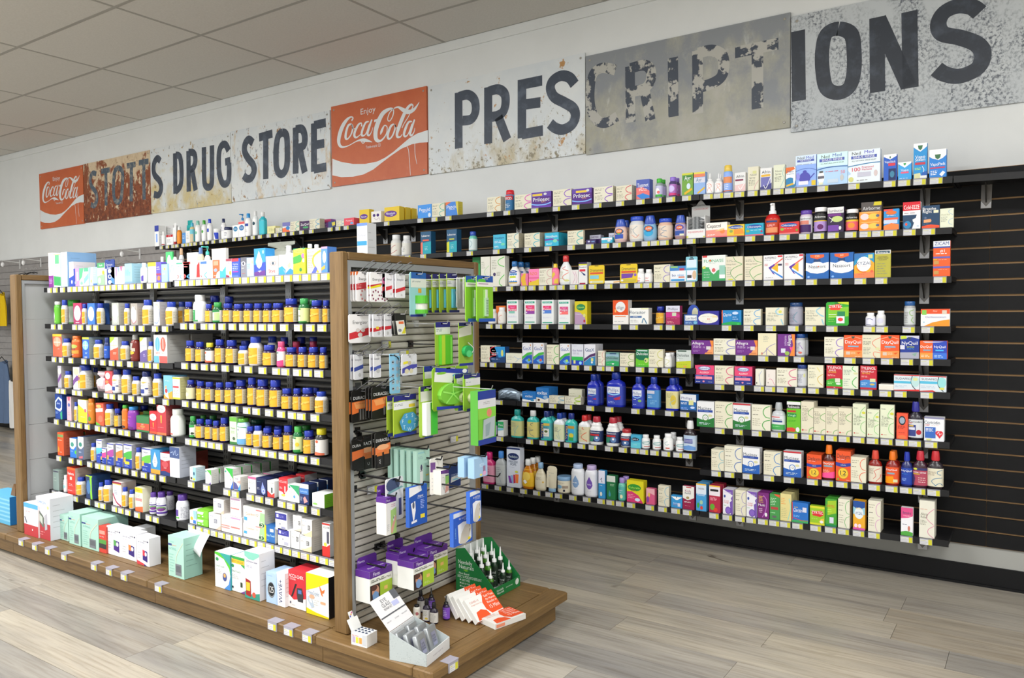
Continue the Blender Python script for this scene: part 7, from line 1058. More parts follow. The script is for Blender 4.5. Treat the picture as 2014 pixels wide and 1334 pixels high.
DK|-2.460 -2.264 0.130 0.131 0.167 .1 1 0 0|b/1e1e22|f4f4ee;p ecd812 0 0 100 0 100 12 50 30 0 44;p ecd812 0 86 40 92 100 96 100 100 0 100;t 32 46 11 50 8aa0c0 FreeStyle;p e8783a 60 24 72 36 84 30 80 40 72 42 76 50 68 46 64 36;p 3a2a28 60 24 64 36 68 46 62 34;p b8c8d8 8 56 24 58 36 80 24 84 6 66;p e8e8e4 12 60 24 62 28 72 16 70;r 64 62 86 68 f0b088;m 36 60 60 76 3 ccc;e 26 56 12 5 f0b090|yellow and white meter box with butterfly
GB|-2.661 -1.750 1.510 0.066 0.260 .06 1 0 0|b/e4e6e8|f4f6f6;r 0 0 100 5 6a8ae0;t 50 22 5 70 99a Eye_Relief;r 2 32 96 40 3a9ac8;m 10 50 90 90 6 bbb|tall white eye wash carton above the end panel
E|-2.129 -2.287 1.394 0.080 0.113 0 3 .012 0|K|f4f2f2;p e8783a 0 0 16 0 10 10 0 14;t 52 24 9 66 333 Energizer;p c8303a 0 42 70 34 70 56 0 62;m 8 42 50 56 3 eaa;r 66 26 88 50 d8dcdc;e 56 78 34 14 e4e2e2;ring 56 78 26 7 c87878|white battery card with red band and dial of eight cells
E|-2.053 -2.290 1.391 0.092 0.111 0 2 .012 0|K|f4f2f2;t 46 24 9 74 333 Energizer;p c8303a 0 44 66 36 66 44 0 52;p e8dc20 0 50 60 40 60 48 0 56;e 82 28 14 12 e070a8;e 82 24 8 5 222;ring 30 78 20 6 835;ring 82 78 20 6 835|white battery card with red and yellow bands
E|-2.035 -2.226 1.407 0.046 0.092 0 3 .015 0|K|ecebee;t 50 24 8 70 555 Energizer;p d0303a 0 56 100 46 100 60 0 72;e 60 84 10 6 ccc|narrow white battery card with red band, third on top row
E|-2.015 -2.194 1.406 0.053 0.092 0 4 .012 0|K|e8e8ec;t 50 24 8 70 446 Energizer;p d0303a 0 64 100 52 100 66 0 80;e 60 88 10 5 ccc|narrow white battery card with red band, fourth on top row
E|-2.055 -2.068 1.334 0.097 0.176 0 1 0 0|K|9cd4d8;r 8 0 100 14 2a62b0;r 4 14 100 34 e4e8e0;t 40 20 4 60 567 pill_crusher;p e8a83a 50 36 70 36 70 46 50 46;r 0 95 80 100 2a3a90;cy 62 52 30 70 58b430 22;cy 62 70 27 84 d8d8d0 19;cy 60 84 30 93 58b430 22|blue card with round green pill crusher
E|-1.995 -1.910 1.350 0.066 0.159 0 5 .036 0|K|9cb834;r 0 0 100 16 2a2a70;r 4 12 70 17 b8cc40;r 0 17 100 34 e8e8ea;m 6 20 50 28 2 889;bx 40 40 96 88 5ab0c8 10;up 10;w 5 d8ecf0 60 46 70 60 64 84;r 0 94 100 100 2a3070|lime green card with blue reading clip
E|-1.935 -1.879 1.368 0.081 0.126 0 3 .03 0|K2|c4c6c0;r 20 4 90 14 8aa850;r 16 0 26 70 d8dad6;p 333 78 60 92 60 92 84 78 84|grey clear pack with long stick
E|-1.795 -1.978 1.313 0.108 0.179 0 2 .05 0|K|88c434;r 0 0 100 14 2858b0;t 50 6 4 50 fff oralmed;e 30 12 26 5 5ac040;r 0 14 100 24 f0f0ea;r 10 17 70 19 a8a;r 36 30 68 90 9ad860;bx 50 30 58 60 d8e0d4 6;bx 44 48 60 88 b8d4b8 9;up 9;m 46 52 58 84 9 5a8a6a;r 0 93 100 100 2858b0|bright green card with oral syringe, sticking out beyond frame
E|-2.139 -2.317 1.237 0.113 0.109 0 2 .02 0|K|f4f2f2;t 52 28 12 80 333 Energizer;p d0303a 0 66 100 46 100 72 0 88;e 40 56 10 7 d8d0cc;e 64 56 10 7 d8d0cc;e 50 72 11 8 d8d0cc|large white battery card with red band, second row
E|-2.055 -2.276 1.260 0.050 0.085 0 2 .015 0|K|dcdce0;t 50 24 8 76 556 Energizer;p c8303a 0 62 100 54 100 70 0 78;r 30 54 60 66 e8c83a;e 60 84 16 8 bbb|narrow white battery card with red band and yellow sticker
E|-2.035 -2.235 1.260 0.040 0.084 0 2 .015 0|K|dcdce0;t 50 24 8 76 556 Energizer;p c8303a 0 54 90 50 90 64 0 70;e 40 84 16 8 bbb|narrow white battery card, red band, third on second row
E|-2.015 -2.198 1.267 0.060 0.081 0 2 .015 0|K|222222;p e8e8e0 0 36 80 32 100 100 20 100 10 60;r 30 38 76 50 e87040;p d8d030 56 96 90 60 94 96;e 40 80 16 8 889|black, white and yellow light card
E|-1.975 -2.011 1.136 0.092 0.176 0 1 0 0|K|98b83c;r 0 0 100 12 2a2a80;r 0 12 100 28 e4e6e0;m 6 14 60 22 2 899;bx 20 30 96 96 60c030 16;up 16;r 20 30 44 96 b8d83c;r 80 34 90 94 88e05a|tall lime pill organiser pack under the clips
E|-1.915 -1.937 1.135 0.091 0.174 0 1 0 0|K|90b83c;r 0 0 100 8 2a3078;p e8e8dc 0 14 90 4 90 28 0 34;r 0 94 100 100 2a3a90;dc 48 66 32 13 2aa858 16;up 16;e 48 72 20 8 5ad080;w 4 e0e8e0 40 46 80 60 70 70|lime card with green spray nozzle
E|-2.135 -2.298 1.098 0.048 0.095 0 3 .015 0|K|dcdce0;t 46 20 8 70 556 Energizer;p 3a4a98 0 52 100 40 100 56 0 68;e 60 82 16 8 bbb|narrow white battery card with blue band, left
E|-2.043 -2.288 1.109 0.038 0.088 0 2 .015 0|K|dcdce0;t 46 20 8 70 556 Energizer;p 4a5aa8 0 56 100 46 100 60 0 72;e 60 72 26 10 bbb|narrow white battery card with blue band, right
E|-2.035 -2.209 1.042 0.055 0.153 0 1 0 0|K|8cc8e8;p 1a1a20 0 6 60 6 90 20 90 12 0 2;ring2 50 60 60 60 6ab0d8|long blue strip card of coin cells
E|-1.995 -2.186 1.111 0.085 0.081 0 1 0 0|K|dcdce4;t 50 14 8 50 667 3V;p e8dc3a 8 36 40 32 40 44 8 48;e 50 42 12 10 c4b8a0;e 78 48 12 12 c8ccd0;p 4a4aa8 0 66 60 50 100 50 100 64 0 90;e 30 80 14 12 d8d0b0;e 60 80 12 12 d8d0b0|wide white coin cell card with blue band
E|-2.139 -2.308 0.936 0.101 0.121 0 3 .012 0|K|181614;t 50 24 10 84 eee DURACELL;p e87838 0 36 100 32 100 62 0 74;p f0a060 10 38 90 36 80 56 20 58;t 50 42 5 60 c85020 POWER_BOOST;r 34 60 80 96 3a3430;r 40 60 46 94 888;r 54 60 60 94 888;r 68 60 74 94 888;p d8d8d0 74 62 94 60 94 76 74 80|black and orange battery pack, left on fourth row
E|-2.055 -2.288 0.952 0.103 0.120 0 3 .012 0|K|181614;t 50 22 10 80 eee DURACELL;p e87838 0 38 100 30 100 62 0 74;p f0a060 10 40 90 34 80 54 20 58;t 60 42 10 16 a33 5;r 60 62 66 90 777;r 70 62 76 88 777;p e8e840 86 56 98 54 98 68 86 70|black and orange battery pack, right on fourth row
E|-2.135 -2.315 0.758 0.062 0.115 0 1 0 0|K|181614;t 40 22 9 90 ddd DURA;p d8703a 0 40 100 36 100 60 0 70|black and orange battery pack, partly hidden on fifth row
E|-2.137 -2.292 0.749 0.115 0.129 0 2 .012 0|K|181614;t 50 22 10 80 eee DURACELL;p e88048 0 40 100 32 100 56 0 64;e 50 42 40 8 f0b080;r 10 54 32 66 d87838;r 10 66 32 96 2a2826;r 40 54 76 68 d87838;r 40 68 76 98 24201e;v 56 84 10 24 ccc C|black and orange pack of large batteries, left on fifth row
E|-2.045 -2.284 0.768 0.082 0.133 0 2 .012 0|K|181614;t 50 22 9 88 eee DURACELL;p e88048 0 42 100 32 100 52 0 62;e 50 42 40 8 f0b080;r 10 56 44 66 d87838;r 10 66 44 96 24201e;r 56 52 90 64 d87838;r 56 64 90 94 24201e;v 28 82 10 24 ccc AA|black and orange pack of large batteries, right on fifth row
E|-2.005 -2.225 0.880 0.128 0.157 0 2 .03 0|K|a0ba34;r 0 0 100 14 2a2a80;r 22 13 50 17 b8d040;r 0 16 100 34 ececf0;m 4 20 50 26 2 889;p ecd040 66 24 94 24 94 32 66 32;up 14;hep 56 66 44 25 4a9ac8;up 0;r 0 92 100 100 2a3a90|lime card with blue seven sided weekly pill box
E|-1.955 -2.134 0.871 0.082 0.196 0 1 0 0|K|a0c43c;r 8 0 100 10 2a2a60;e 50 8 20 3 8ac83a;r 6 10 90 30 d8d8d0;bx 16 32 98 96 f0f2ee 22;up 22;r 46 32 97 96 58bc3c;r 56 34 92 94 48c040;r 0 97 60 100 2a3a80|long white and green pill box pack
E|-1.995 -2.060 1.016 0.097 0.123 0 1 0 0|K|a0cc3c;r 0 0 100 18 2a3a98;r 4 18 90 40 e4e4e0;e 66 78 34 20 c8e8a0|lime card behind the round pill box
E|-1.915 -2.104 0.971 0.223 0.167 0 1 0 0|K|8ebc30;p 3040b0 8 0 100 10 100 22 8 10;p f0f0ec 6 10 100 22 100 46 4 32;e 24 14 14 3 8ac83a;e 66 22 12 4 6ab8e8;e 90 14 7 5 fff;e 66 36 14 4 889088;dc 46 64 34 25 84cc48 18;up 18;e 46 64 8 6 5ac03a;w 3 a8f070 46 64 46 40;w 3 a8f070 46 64 74 58;w 3 a8f070 46 64 66 84;w 3 a8f070 46 64 26 84;w 3 a8f070 46 64 18 56;p 3040b0 0 88 90 96 90 100 0 96|large lime card with round green seven day pill box
E|-1.855 -1.988 0.963 0.107 0.144 0 2 .04 0|K|98c83c;r 0 0 100 12 2a3078;e 50 14 26 4 8ac83a;r 10 12 100 32 e4e4e4;m 14 20 60 24 1 99a;dc 50 66 28 15 c8d0a0 14;up 14;e 50 66 16 9 e0e0d0;r 0 92 90 100 2a3a90|lime card with small round tin beyond the frame edge
E|-1.735 -2.058 0.849 0.115 0.204 .035 1 0 0|b|58a83c;r 0 0 100 16 2a4098;r 0 16 100 32 dcdce0;m 30 20 70 26 2 aaa;r 0 32 100 52 8ad04a;e 62 42 14 8 e08a70;p b0bcc0 30 54 96 50 90 88 24 90;p 90a4a8 40 64 70 60 60 84 40 86;r 0 52 24 92 76c03c;r 0 90 100 100 2a4098|tall clear pouch pack with blue top and green side
E|-1.985 -2.120 0.663 0.077 0.151 .02 5 .03 0|b|b4dccc;r 10 4 60 8 9cc;m 10 14 50 22 2 9bb;t 70 26 3 40 678 fever;r 22 38 46 84 e4e8e4;e 34 44 8 8 4a5068;r 24 52 44 54 889;m 60 34 94 46 4 9bb;r 68 64 90 68 dc6|aqua hanging thermometer box, mint green
E|-1.935 -2.099 0.645 0.076 0.141 0 1 0 0|K|f0ece4;p 7a5090 0 10 40 12 40 40 0 36;m 10 50 80 90 4 ccc|white and purple card behind the thermometer wipes
E|-1.895 -2.085 0.648 0.049 0.094 .055 1 0 0|b|eeebe2;p 6a3f88 0 0 100 0 100 18 0 12;w 3 999 16 30 40 30 40 44;w 3 999 20 56 44 60 44 80;p 8cc060 56 26 100 26 100 60 56 60;p d8a090 60 62 96 56 94 88 50 96;r 56 22 94 26 556|white box with purple lid and green panel
E|-1.955 -1.995 0.643 0.111 0.086 .03 1 0 0|b|1e3a78;t 64 42 9 60 cdf OTECHS;p e8ecea 44 50 100 46 100 66 40 76;t 76 54 6 34 4a90c8 FLEX;e 70 64 20 4 8ad0e8;m 50 82 80 84 1 68a|navy blue ankle support box
E|-1.755 -2.058 0.722 0.085 0.075 .03 2 .045 0|b|a4c8e8;m 40 30 80 50 3 def;r 66 46 84 78 9a7a9a;e 50 88 10 6 e8e080;e 76 84 14 12 e0a8d0|pale blue box at the frame's right edge
E|-1.987 -2.291 0.527 0.054 0.139 .05 1 0 0|FL|tall white box with purple top and green photo panel
E|-2.005 -2.271 0.566 0.094 0.163 0 1 0 0|K|e4e6e6;e 40 16 40 16 4a5878;p 8ab8b8 10 30 90 22 100 26 10 36;r 70 36 92 92 e8e8e8;p 484f80 72 50 88 50 88 90 72 90|grey card with dark arch behind the tall white box
E|-1.895 -2.267 0.564 0.100 0.146 .018 1 0 0|b|2858b0;p f0f0f2 0 0 64 0 70 14 0 24;t 62 26 5 40 fff Digital;t 64 31 3 42 cdf Thermometer;m 62 36 84 60 6 bcf;p f0f0f4 8 40 32 36 34 60 26 82 20 86;e 22 46 6 9 50586e;p e8e8f0 10 86 40 84 40 90 10 92;r 60 74 84 84 ecd83a|bright blue digital thermometer pack with white stem
E|-1.795 -2.136 0.474 0.116 0.125 .018 1 0 0|GL|blue and white cotton glove pack, front one
E|-1.735 -2.112 0.566 0.069 0.118 .018 1 0 0|GL|blue and white cotton glove pack, farther right
E|-2.077 -2.289 0.252 0.121 0.121 .075 1 0 0|MK|purple topped face mask box, lowest at left
E|-2.035 -2.165 0.291 0.104 0.121 .075 1 0 0|MK|purple topped face mask box behind the middle pair
E|-1.935 -2.203 0.305 0.118 0.106 .08 1 0 0|MK|purple topped face mask box, middle of the hooks
E|-1.965 -2.086 0.311 0.124 0.109 .075 1 0 0|MK|purple topped face mask box, highest at right
"""
# ---------------------------------------------------------------- printing on goods
_txt = {}
def textmesh(s):
    if s not in _txt:
        c = bpy.data.curves.new('t', 'FONT'); c.body = s; c.size = 1; c.resolution_u = 3; c.offset = 0
        o = bpy.data.objects.new('t', c); me = o.to_mesh()
        V = [(v.co.x, v.co.y) for v in me.vertices]; F = [tuple(p.vertices) for p in me.polygons]
        o.to_mesh_clear(); bpy.data.objects.remove(o); bpy.data.curves.remove(c)
        if V: _txt[s] = (V, F, min(v[0] for v in V), max(v[0] for v in V), min(v[1] for v in V), max(v[1] for v in V))
        else: _txt[s] = None
    return _txt[s]
def text_into(b, s, cx, cy, h, wmax, col, mp, rot=False):
    t = textmesh(s)
    if not t: return
    V, F, x0, x1, y0, y1 = t; sy = h/.72; sx = min(sy*1.15, wmax/(x1-x0)); sy = min(sy, sx*1.9)
    mx = (x0+x1)/2; my = .36 if y1-y0 > .4 else (y0+y1)/2
    pts = []
    for x, y in V:
        u, v = (x-mx)*sx, (y-my)*sy
        if rot: u, v = -v, u
        pts.append(mp(cx+u, cy+v))
    b.faces(pts, F, col)
def clip(poly, a, c, ax=0):
    def half(P, t, s):
        out = []
        for i in range(len(P)):
            p, q = P[i], P[(i+1) % len(P)]; ip, iq = s*(p[ax]-t) >= 0, s*(q[ax]-t) >= 0
            if ip: out.append(p)
            if ip != iq:
                k = (t-p[ax])/(q[ax]-p[ax]); out.append((p[0]+(q[0]-p[0])*k, p[1]+(q[1]-p[1])*k))
        return out
    return half(half(poly, a, 1), c, -1)
def paint(b, design, w, h, place, strips=1, skipbase=False):
    """draw the printed design; place(x, z, layer) maps metres on the face to 3D"""
    it = [e for e in design.split(';') if e.strip()]; lay = [1]; up = [0]; pl0 = place; place = lambda x, z, L: (lambda t: (t[0], t[1]-up[0], t[2]))(pl0(x, z, L))
    def poly(P, col):
        if len(P) < 3: return
        ar = sum(P[i][0]*P[(i+1) % len(P)][1]-P[(i+1) % len(P)][0]*P[i][1] for i in range(len(P)))
        if ar < 0: P = P[::-1]
        P = clip(clip(P, 0, w), 0, h, 1); L = lay[0]
        if strips == 1:
            if len(P) > 2: b.face([place(x, z, L) for x, z in P], col)
        else:
            for i in range(strips):
                Q = clip(P, w*i/strips, w*(i+1)/strips)
                if len(Q) > 2: b.face([place(x, z, L) for x, z in Q], col)
    X = lambda v: float(v)/100*w; Zc = lambda v: (1-float(v)/100)*h
    if not skipbase: poly([(0, 0), (w, 0), (w, h), (0, h)], hexc(it[0].strip()))
    for e in it[1:]:
        a = e.split(); k = a[0]; lay[0] += 1
        if k == 'r': x0, y0, x1, y1 = X(a[1]), Zc(a[2]), X(a[3]), Zc(a[4]); poly([(x0, y1), (x1, y1), (x1, y0), (x0, y0)], hexc(a[5]))
        elif k in ('e', 'hep'):
            n = (16 if min(float(a[3])*w, float(a[4])*h) > 1.2 else 10) if k == 'e' else 7; cx, cz, rx, rz = X(a[1]), Zc(a[2]), X(a[3]), float(a[4])/100*h
            poly([(cx+rx*math.cos(2*math.pi*i/n+.3), cz+rz*math.sin(2*math.pi*i/n+.3)) for i in range(n)], hexc(a[5]))
            if k == 'hep':
                lay[0] += 1; poly([(cx+rx*.2*math.cos(2*math.pi*i/8), cz+rz*.2*math.sin(2*math.pi*i/8)) for i in range(8)], hexc('7fb23a')); lay[0] += 1
                for i, ch in enumerate('SMTWTFS'):
                    an = math.pi/2-.45-i*2*math.pi/7; text_into(b, ch, cx+rx*.68*math.cos(an), cz+rz*.68*math.sin(an), .014, .03, hexc('d8ecf4'), lambda x, z: place(x, z, lay[0]))
        elif k == 'p': q = a[2:]; poly([(X(q[i]), Zc(q[i+1])) for i in range(0, len(q)-1, 2)], hexc(a[1]))
        elif k == 'w':
            q = a[3:]; P = smooth([(X(q[i]), Zc(q[i+1])) for i in range(0, len(q)-1, 2)], 4); hw = float(a[1])/200*w; n = len(P); LL_, RR = [], []
            for i, p in enumerate(P):
                s0 = P[max(i-1, 0)]; s1 = P[min(i+1, n-1)]; dx, dz = s1[0]-s0[0], s1[1]-s0[1]; l = math.hypot(dx, dz) or 1
                LL_.append((p[0]-dz/l*hw, p[1]+dx/l*hw)); RR.append((p[0]+dz/l*hw, p[1]-dx/l*hw))
            for i in range(n-1): poly([RR[i], RR[i+1], LL_[i+1], LL_[i]], hexc(a[2]))
        elif k in ('t', 'v'):
            s = ' '.join(a[6:]).replace('_', ' ')
            if not s: continue
            if k == 't': text_into(b, s, X(a[1]), Zc(a[2]), float(a[3])/100*h, X(a[4]), hexc(a[5]), lambda x, z: place(x, z, lay[0]))
            else: text_into(b, s, X(a[1]), Zc(a[2]), float(a[3])/100*w, float(a[4])/100*h, hexc(a[5]), lambda x, z: place(x, z, lay[0]), True)
        elif k == 'm':
            x0, y0, x1, y1 = X(a[1]), Zc(a[2]), X(a[3]), Zc(a[4]); n = int(a[5]); H_ = (y0-y1)/n; th = min(H_*.42, .0032)
            rr = random.Random(int(float(a[1])*7+float(a[2])*13+n))
            for i in range(n):
                zc = y0-H_*(i+.5); x = x0; xe = x0+(x1-x0)*rr.uniform(.65, 1)
                while x < xe:
                    l = rr.uniform(.12, .4)*(x1-x0); poly([(x, zc-th/2), (min(x+l, xe), zc-th/2), (min(x+l, xe), zc+th/2), (x, zc+th/2)], hexc(a[6])); x += l+.08*(x1-x0)
        elif k == 'up': up[0] = float(a[1])/1000
        elif k in ('bx', 'cy', 'dc'):
            if k == 'bx': P = [(X(a[1]), Zc(a[4])), (X(a[3]), Zc(a[4])), (X(a[3]), Zc(a[2])), (X(a[1]), Zc(a[2]))]; dd = float(a[6])/1000; col = hexc(a[5])
            elif k == 'dc': cx, cz, rx, rz = X(a[1]), Zc(a[2]), X(a[3]), float(a[4])/100*h; P = [(cx+rx*math.cos(t*.3927), cz+rz*math.sin(t*.3927)) for t in range(16)]; dd = float(a[6])/1000; col = hexc(a[5])
            if k == 'cy':
                cx, r = X(a[1]), X(a[3]); z0, z1 = Zc(a[4]), Zc(a[2]); dd = float(a[6])/1000; n = 10; L_ = [(cx-r*math.cos(math.pi*t/n), dd*1.6*math.sin(math.pi*t/n)) for t in range(n+1)]
                for t in range(n):
                    (xa, ya), (xb, yb) = L_[t], L_[t+1]; q0, q1, q2, q3 = place(xa, z0, 0), place(xb, z0, 0), place(xb, z1, 0), place(xa, z1, 0)
                    b.face([(q0[0], q0[1]-ya, q0[2]), (q1[0], q1[1]-yb, q1[2]), (q2[0], q2[1]-yb, q2[2]), (q3[0], q3[1]-ya, q3[2])], hexc(a[5]), True)
                for zz in (z0, z1): b.face([(place(x_, zz, 0)[0], place(x_, zz, 0)[1]-y_, place(x_, zz, 0)[2]) for x_, y_ in (L_ if zz == z1 else L_[::-1])], hexc(a[5]))
            else:
                ps = [place(x_, z_, 0) for x_, z_ in P]; b.prism(ps, (0, -dd, 0), col)
        elif k == 'ring':
            cx, cz, r = X(a[1]), Zc(a[2]), X(a[3])
            for i in range(8): an = i*math.pi/4; poly([(cx+r*math.cos(an)+r*.22*math.cos(j*1.05), cz+r*math.sin(an)+r*.22*math.sin(j*1.05)) for j in range(6)], hexc(a[5]))
        elif k == 'ring2':
            for i in range(5):
                for j in range(2):
                    cx, cz = w*(.3+.42*j), h*(.78-.165*i); r = w*.15; poly([(cx+r*math.cos(t*.785), cz+r*math.sin(t*.785)) for t in range(8)], hexc('a8b8c4')); poly([(cx-w*.1+(.3*w if j else 0), cz-h*.01), (cx+w*.05+(.3*w if j else 0), cz-h*.01), (cx+w*.05+(.3*w if j else 0), cz+h*.02), (cx-w*.1+(.3*w if j else 0), cz+h*.02)], hexc('e0e8ee'))
# design macros
AR1 = 'w 4 {c} 96 4 72 12 62 28 74 46 98 50;w 4 {c} 98 58 70 64 58 80 74 98'
def H_design(c, tint): return tint+';m 6 10 56 26 2 a9a48f;m 6 34 50 44 1 77736a;m 6 52 54 84 4 b3ae98;'+AR1.format(c=c)
MAC = {
'G1': 'eeeef2;t 50 26 17 80 2555a8 GasX;m 10 6 30 10 1 99a;e 84 10 6 4 c84;p 4cb84a 0 68 50 48 100 42 100 54 50 62 0 82;p 2a5ec0 0 84 50 62 100 56 100 100 0 100;p 6ab0e8 30 84 70 74 96 90 60 98;e 70 82 13 7 {a}',
'AL': '73308c;p f08c3a 78 0 100 0 100 100 60 100 84 60;p f4a46a 60 96 90 50 100 40 100 100;p 73308c 0 0 84 0 92 40 70 88 0 92;t 30 20 20 54 fff Allegra;m 8 38 46 56 3 d8c0e4;t 58 50 11 14 e8d0f0 {a};r 68 42 88 66 e0d8d8;m 8 70 40 84 2 b48ac8;r 70 84 94 92 d85',
'DQ': 'ee5a28;p f6b090 0 16 50 4 100 16 100 18 50 7 0 19;p 46584a 40 5 60 5 56 13 50 16 44 13;t 50 30 15 88 fff DayQuil;r 22 47 80 54 8ab4d0;m 20 58 60 61 1 fcb;p f8964a 0 70 100 68 100 100 0 100;r 12 74 34 88 dcc8b8;m 38 74 70 86 3 fdb;p e8581a 70 78 94 74 80 84;m 60 94 96 97 1 fed',
'BN': 'e84a78;e 50 16 34 12 2a4aa0;e 50 16 31 10 dfe4f4;t 50 16 12 56 2a4aa0 Benadryl;t 50 39 9 50 fff ALLERGY;r 0 52 100 100 28388c;m 6 55 94 58 1 c8d0f0;r 4 61 90 76 f090a8;m 40 66 60 70 1 e86888;e 46 88 6 5 e890a8;m 6 88 30 92 1 fff;m 70 88 92 92 1 fff',
'MX': 'eeeef0;t 46 26 13 80 3a4450 Mucinex;r 4 33 92 42 2848a0;m 10 36 88 39 1 8aa8e0;p {a} 0 66 30 72 60 72 100 62 100 100 0 100;e 50 64 18 13 {b};e 50 64 14 10 f4f4f4;t 50 64 9 18 56606a 12;e 78 54 12 5 dcd9a8;m 14 82 86 92 2 cfe0e8',
'DL': 'ee5828;t 50 17 15 86 4a3a3a Delsym;m 12 26 80 30 1 fcc;p 34409c 0 38 50 42 100 38 100 48 50 54 0 50;t 50 46 5 40 cdd adult;e 50 74 36 19 c89030;e 50 74 32 17 f0c83a;t 50 72 15 40 333 12;t 50 82 5 30 665 HOUR;e 16 94 8 3 8a3;m 70 94 96 97 1 fdc',
'KP': 'f0eef4;p 7a58b0 0 0 100 0 100 22 80 34 90 44 70 50 80 100 100 100 100 22;t 46 11 7 76 dcd0ec Dimetapp;e 18 28 10 6 3a50a0;t 34 46 6 50 d86a6a Cold;t 34 53 6 50 d86a6a Cough;e 54 84 30 15 6a48a8;e 54 84 24 12 8a68c4;m 10 62 40 68 1 9c9',
'TU': 'e6dfc6;m 8 12 56 18 1 998f80;t 34 22 6 50 8a8474 Adult;t 36 28 6 54 8a8474 Tussin;m 8 34 62 62 6 a8a292;w 4 6cb45a 96 18 64 28 58 40 96 50;w 4 6cb45a 98 80 70 86 62 98;e 14 90 7 3 c44;m 26 88 56 92 1 d88',
'TU2': 'e4e8cc;m 8 10 50 16 1 8a9080;t 40 38 9 60 6a7064 Tussin;m 8 44 80 66 5 a0a690;w 4 8ad07a 96 8 64 22 58 36 96 42;w 4 8ad07a 98 52 66 62 66 80 98 90;e 84 26 14 4 d8d84a;e 14 90 6 2 c44;m 26 88 56 92 1 c98',
'VB': 'eceef2;r 0 0 100 5 3038a0;t 46 16 8 84 5a6070 Nature;p {a} 0 40 50 30 100 24 100 56 60 64 0 60;r 0 62 100 100 2040a8;p f0b040 0 58 24 54 24 74 0 78;m 10 74 70 78 1 c8d4f0;m 10 86 60 94 2 a8b8e8',
'AQ': 'b2ddcd;t 26 14 4 40 8cc Good;r 0 19 24 24 3a4a88;m 28 20 56 24 1 e8a090;m 8 28 60 34 2 7ab8b0;w 3 dce0c8 96 12 60 40 50 60 56 96;r 46 66 84 94 7e848a;r 50 70 80 86 646a70;m 8 42 40 90 7 98ccc0',
'MG': 'f0f0f4;t 70 12 6 40 3a3a5a nordic;e 90 13 5 3 3a3a5a;m 8 16 70 22 1 99a;m 8 28 50 30 1 d8a;p {b} 48 44 86 48 86 86 48 80;p {a} 48 44 66 46 66 66 48 64;e 74 58 9 8 e0e0ea;m 8 52 36 80 3 bbb',
'FL': 'ece9e2;p 5f2f88 0 0 100 0 100 14 0 14;t 22 7 6 34 e8dcf4 Flents;p ece9e2 0 14 40 14 40 100 0 100;p a8cc78 44 36 100 30 100 100 44 100;m 50 18 92 28 2 c9a;p d8a08c 46 84 70 64 96 50 96 62 80 76 60 98 46 96;p e8e8e8 66 60 80 50 84 54 72 68;p 4a5058 68 58 76 52 78 56 72 62;m 6 70 30 90 4 bbb',
'GL': '2c5cc0;p e4e8ee 0 0 84 0 90 10 0 14;t 58 20 6 60 fff for_COTTON;t 66 26 4 40 cdf GLOVES;p e8ecf4 22 38 50 32 94 36 94 88 60 100 26 92;p ccc6bc 30 96 40 66 60 44 88 38 92 60 78 90 60 100;p 3a4048 84 46 88 44 84 56;p 3a4048 84 60 88 58 82 70;r 74 84 88 92 ecd83a;v 8 60 8 50 8ac0f4 cotton',
'MK': 'eeeee6;r 0 0 100 22 5a2a8a;t 30 11 12 30 ece4f8 Flents;m 6 26 92 38 2 8a9080;t 50 33 7 90 777868 General_Purpose_Mask;r 0 44 100 100 a6c83a;r 0 44 44 100 3a2a28;e 24 66 16 20 c89478;p 7aa0d0 10 74 22 64 36 72 38 88 24 98 12 92;e 18 54 14 9 5a3a30;r 62 60 78 72 e8c070;m 52 84 80 92 2 d8e8a0',
}
VD = 'e8ae2e;p f0c85a 0 62 30 44 64 30 64 44 30 60 0 78;r 66 0 100 100 c9c4ae;m 69 8 98 90 7 a8a290;m 8 16 46 22 1 c88a3a;m 8 40 58 52 1 b5702a;m 8 74 44 88 2 d89a3a'
VWD = 'eeae30;p f4cc62 0 70 30 50 66 40 66 52 30 66 0 88;r 66 0 100 100 dcd8ca;m 69 8 98 90 7 b4b0a4;m 8 16 46 24 1 d08a3a;m 8 40 58 52 1 b8702a'
MWD = 'eeecec;p d8b860 34 10 50 4 66 10 50 18;t 40 34 8 70 5a6aa8 MegaFood;r 6 60 54 90 384a98;r 6 56 30 66 c84a50;e 64 56 8 5 3a4a90;m 70 10 98 90 6 bbb'
WBD = 'f4f4f4;w 4 7ab4b4 70 16 34 26 34 44 66 50;w 4 7ab4b4 66 50 78 36 70 20;r 40 76 78 84 c05a4a;m 8 30 30 60 2 ccc'
PWD = 'eeeef2;m 10 10 80 18 1 6a4a98;r 4 26 86 34 4a3a88;e 58 54 26 16 6a9a5a;e 60 60 20 12 7a3a8a;r 0 78 100 92 5a3a98'
PWD2 = 'e6e6ea;r 4 30 46 74 5a3a9a;r 4 80 50 90 6abf4a;m 56 10 96 86 8 b4b0bc'
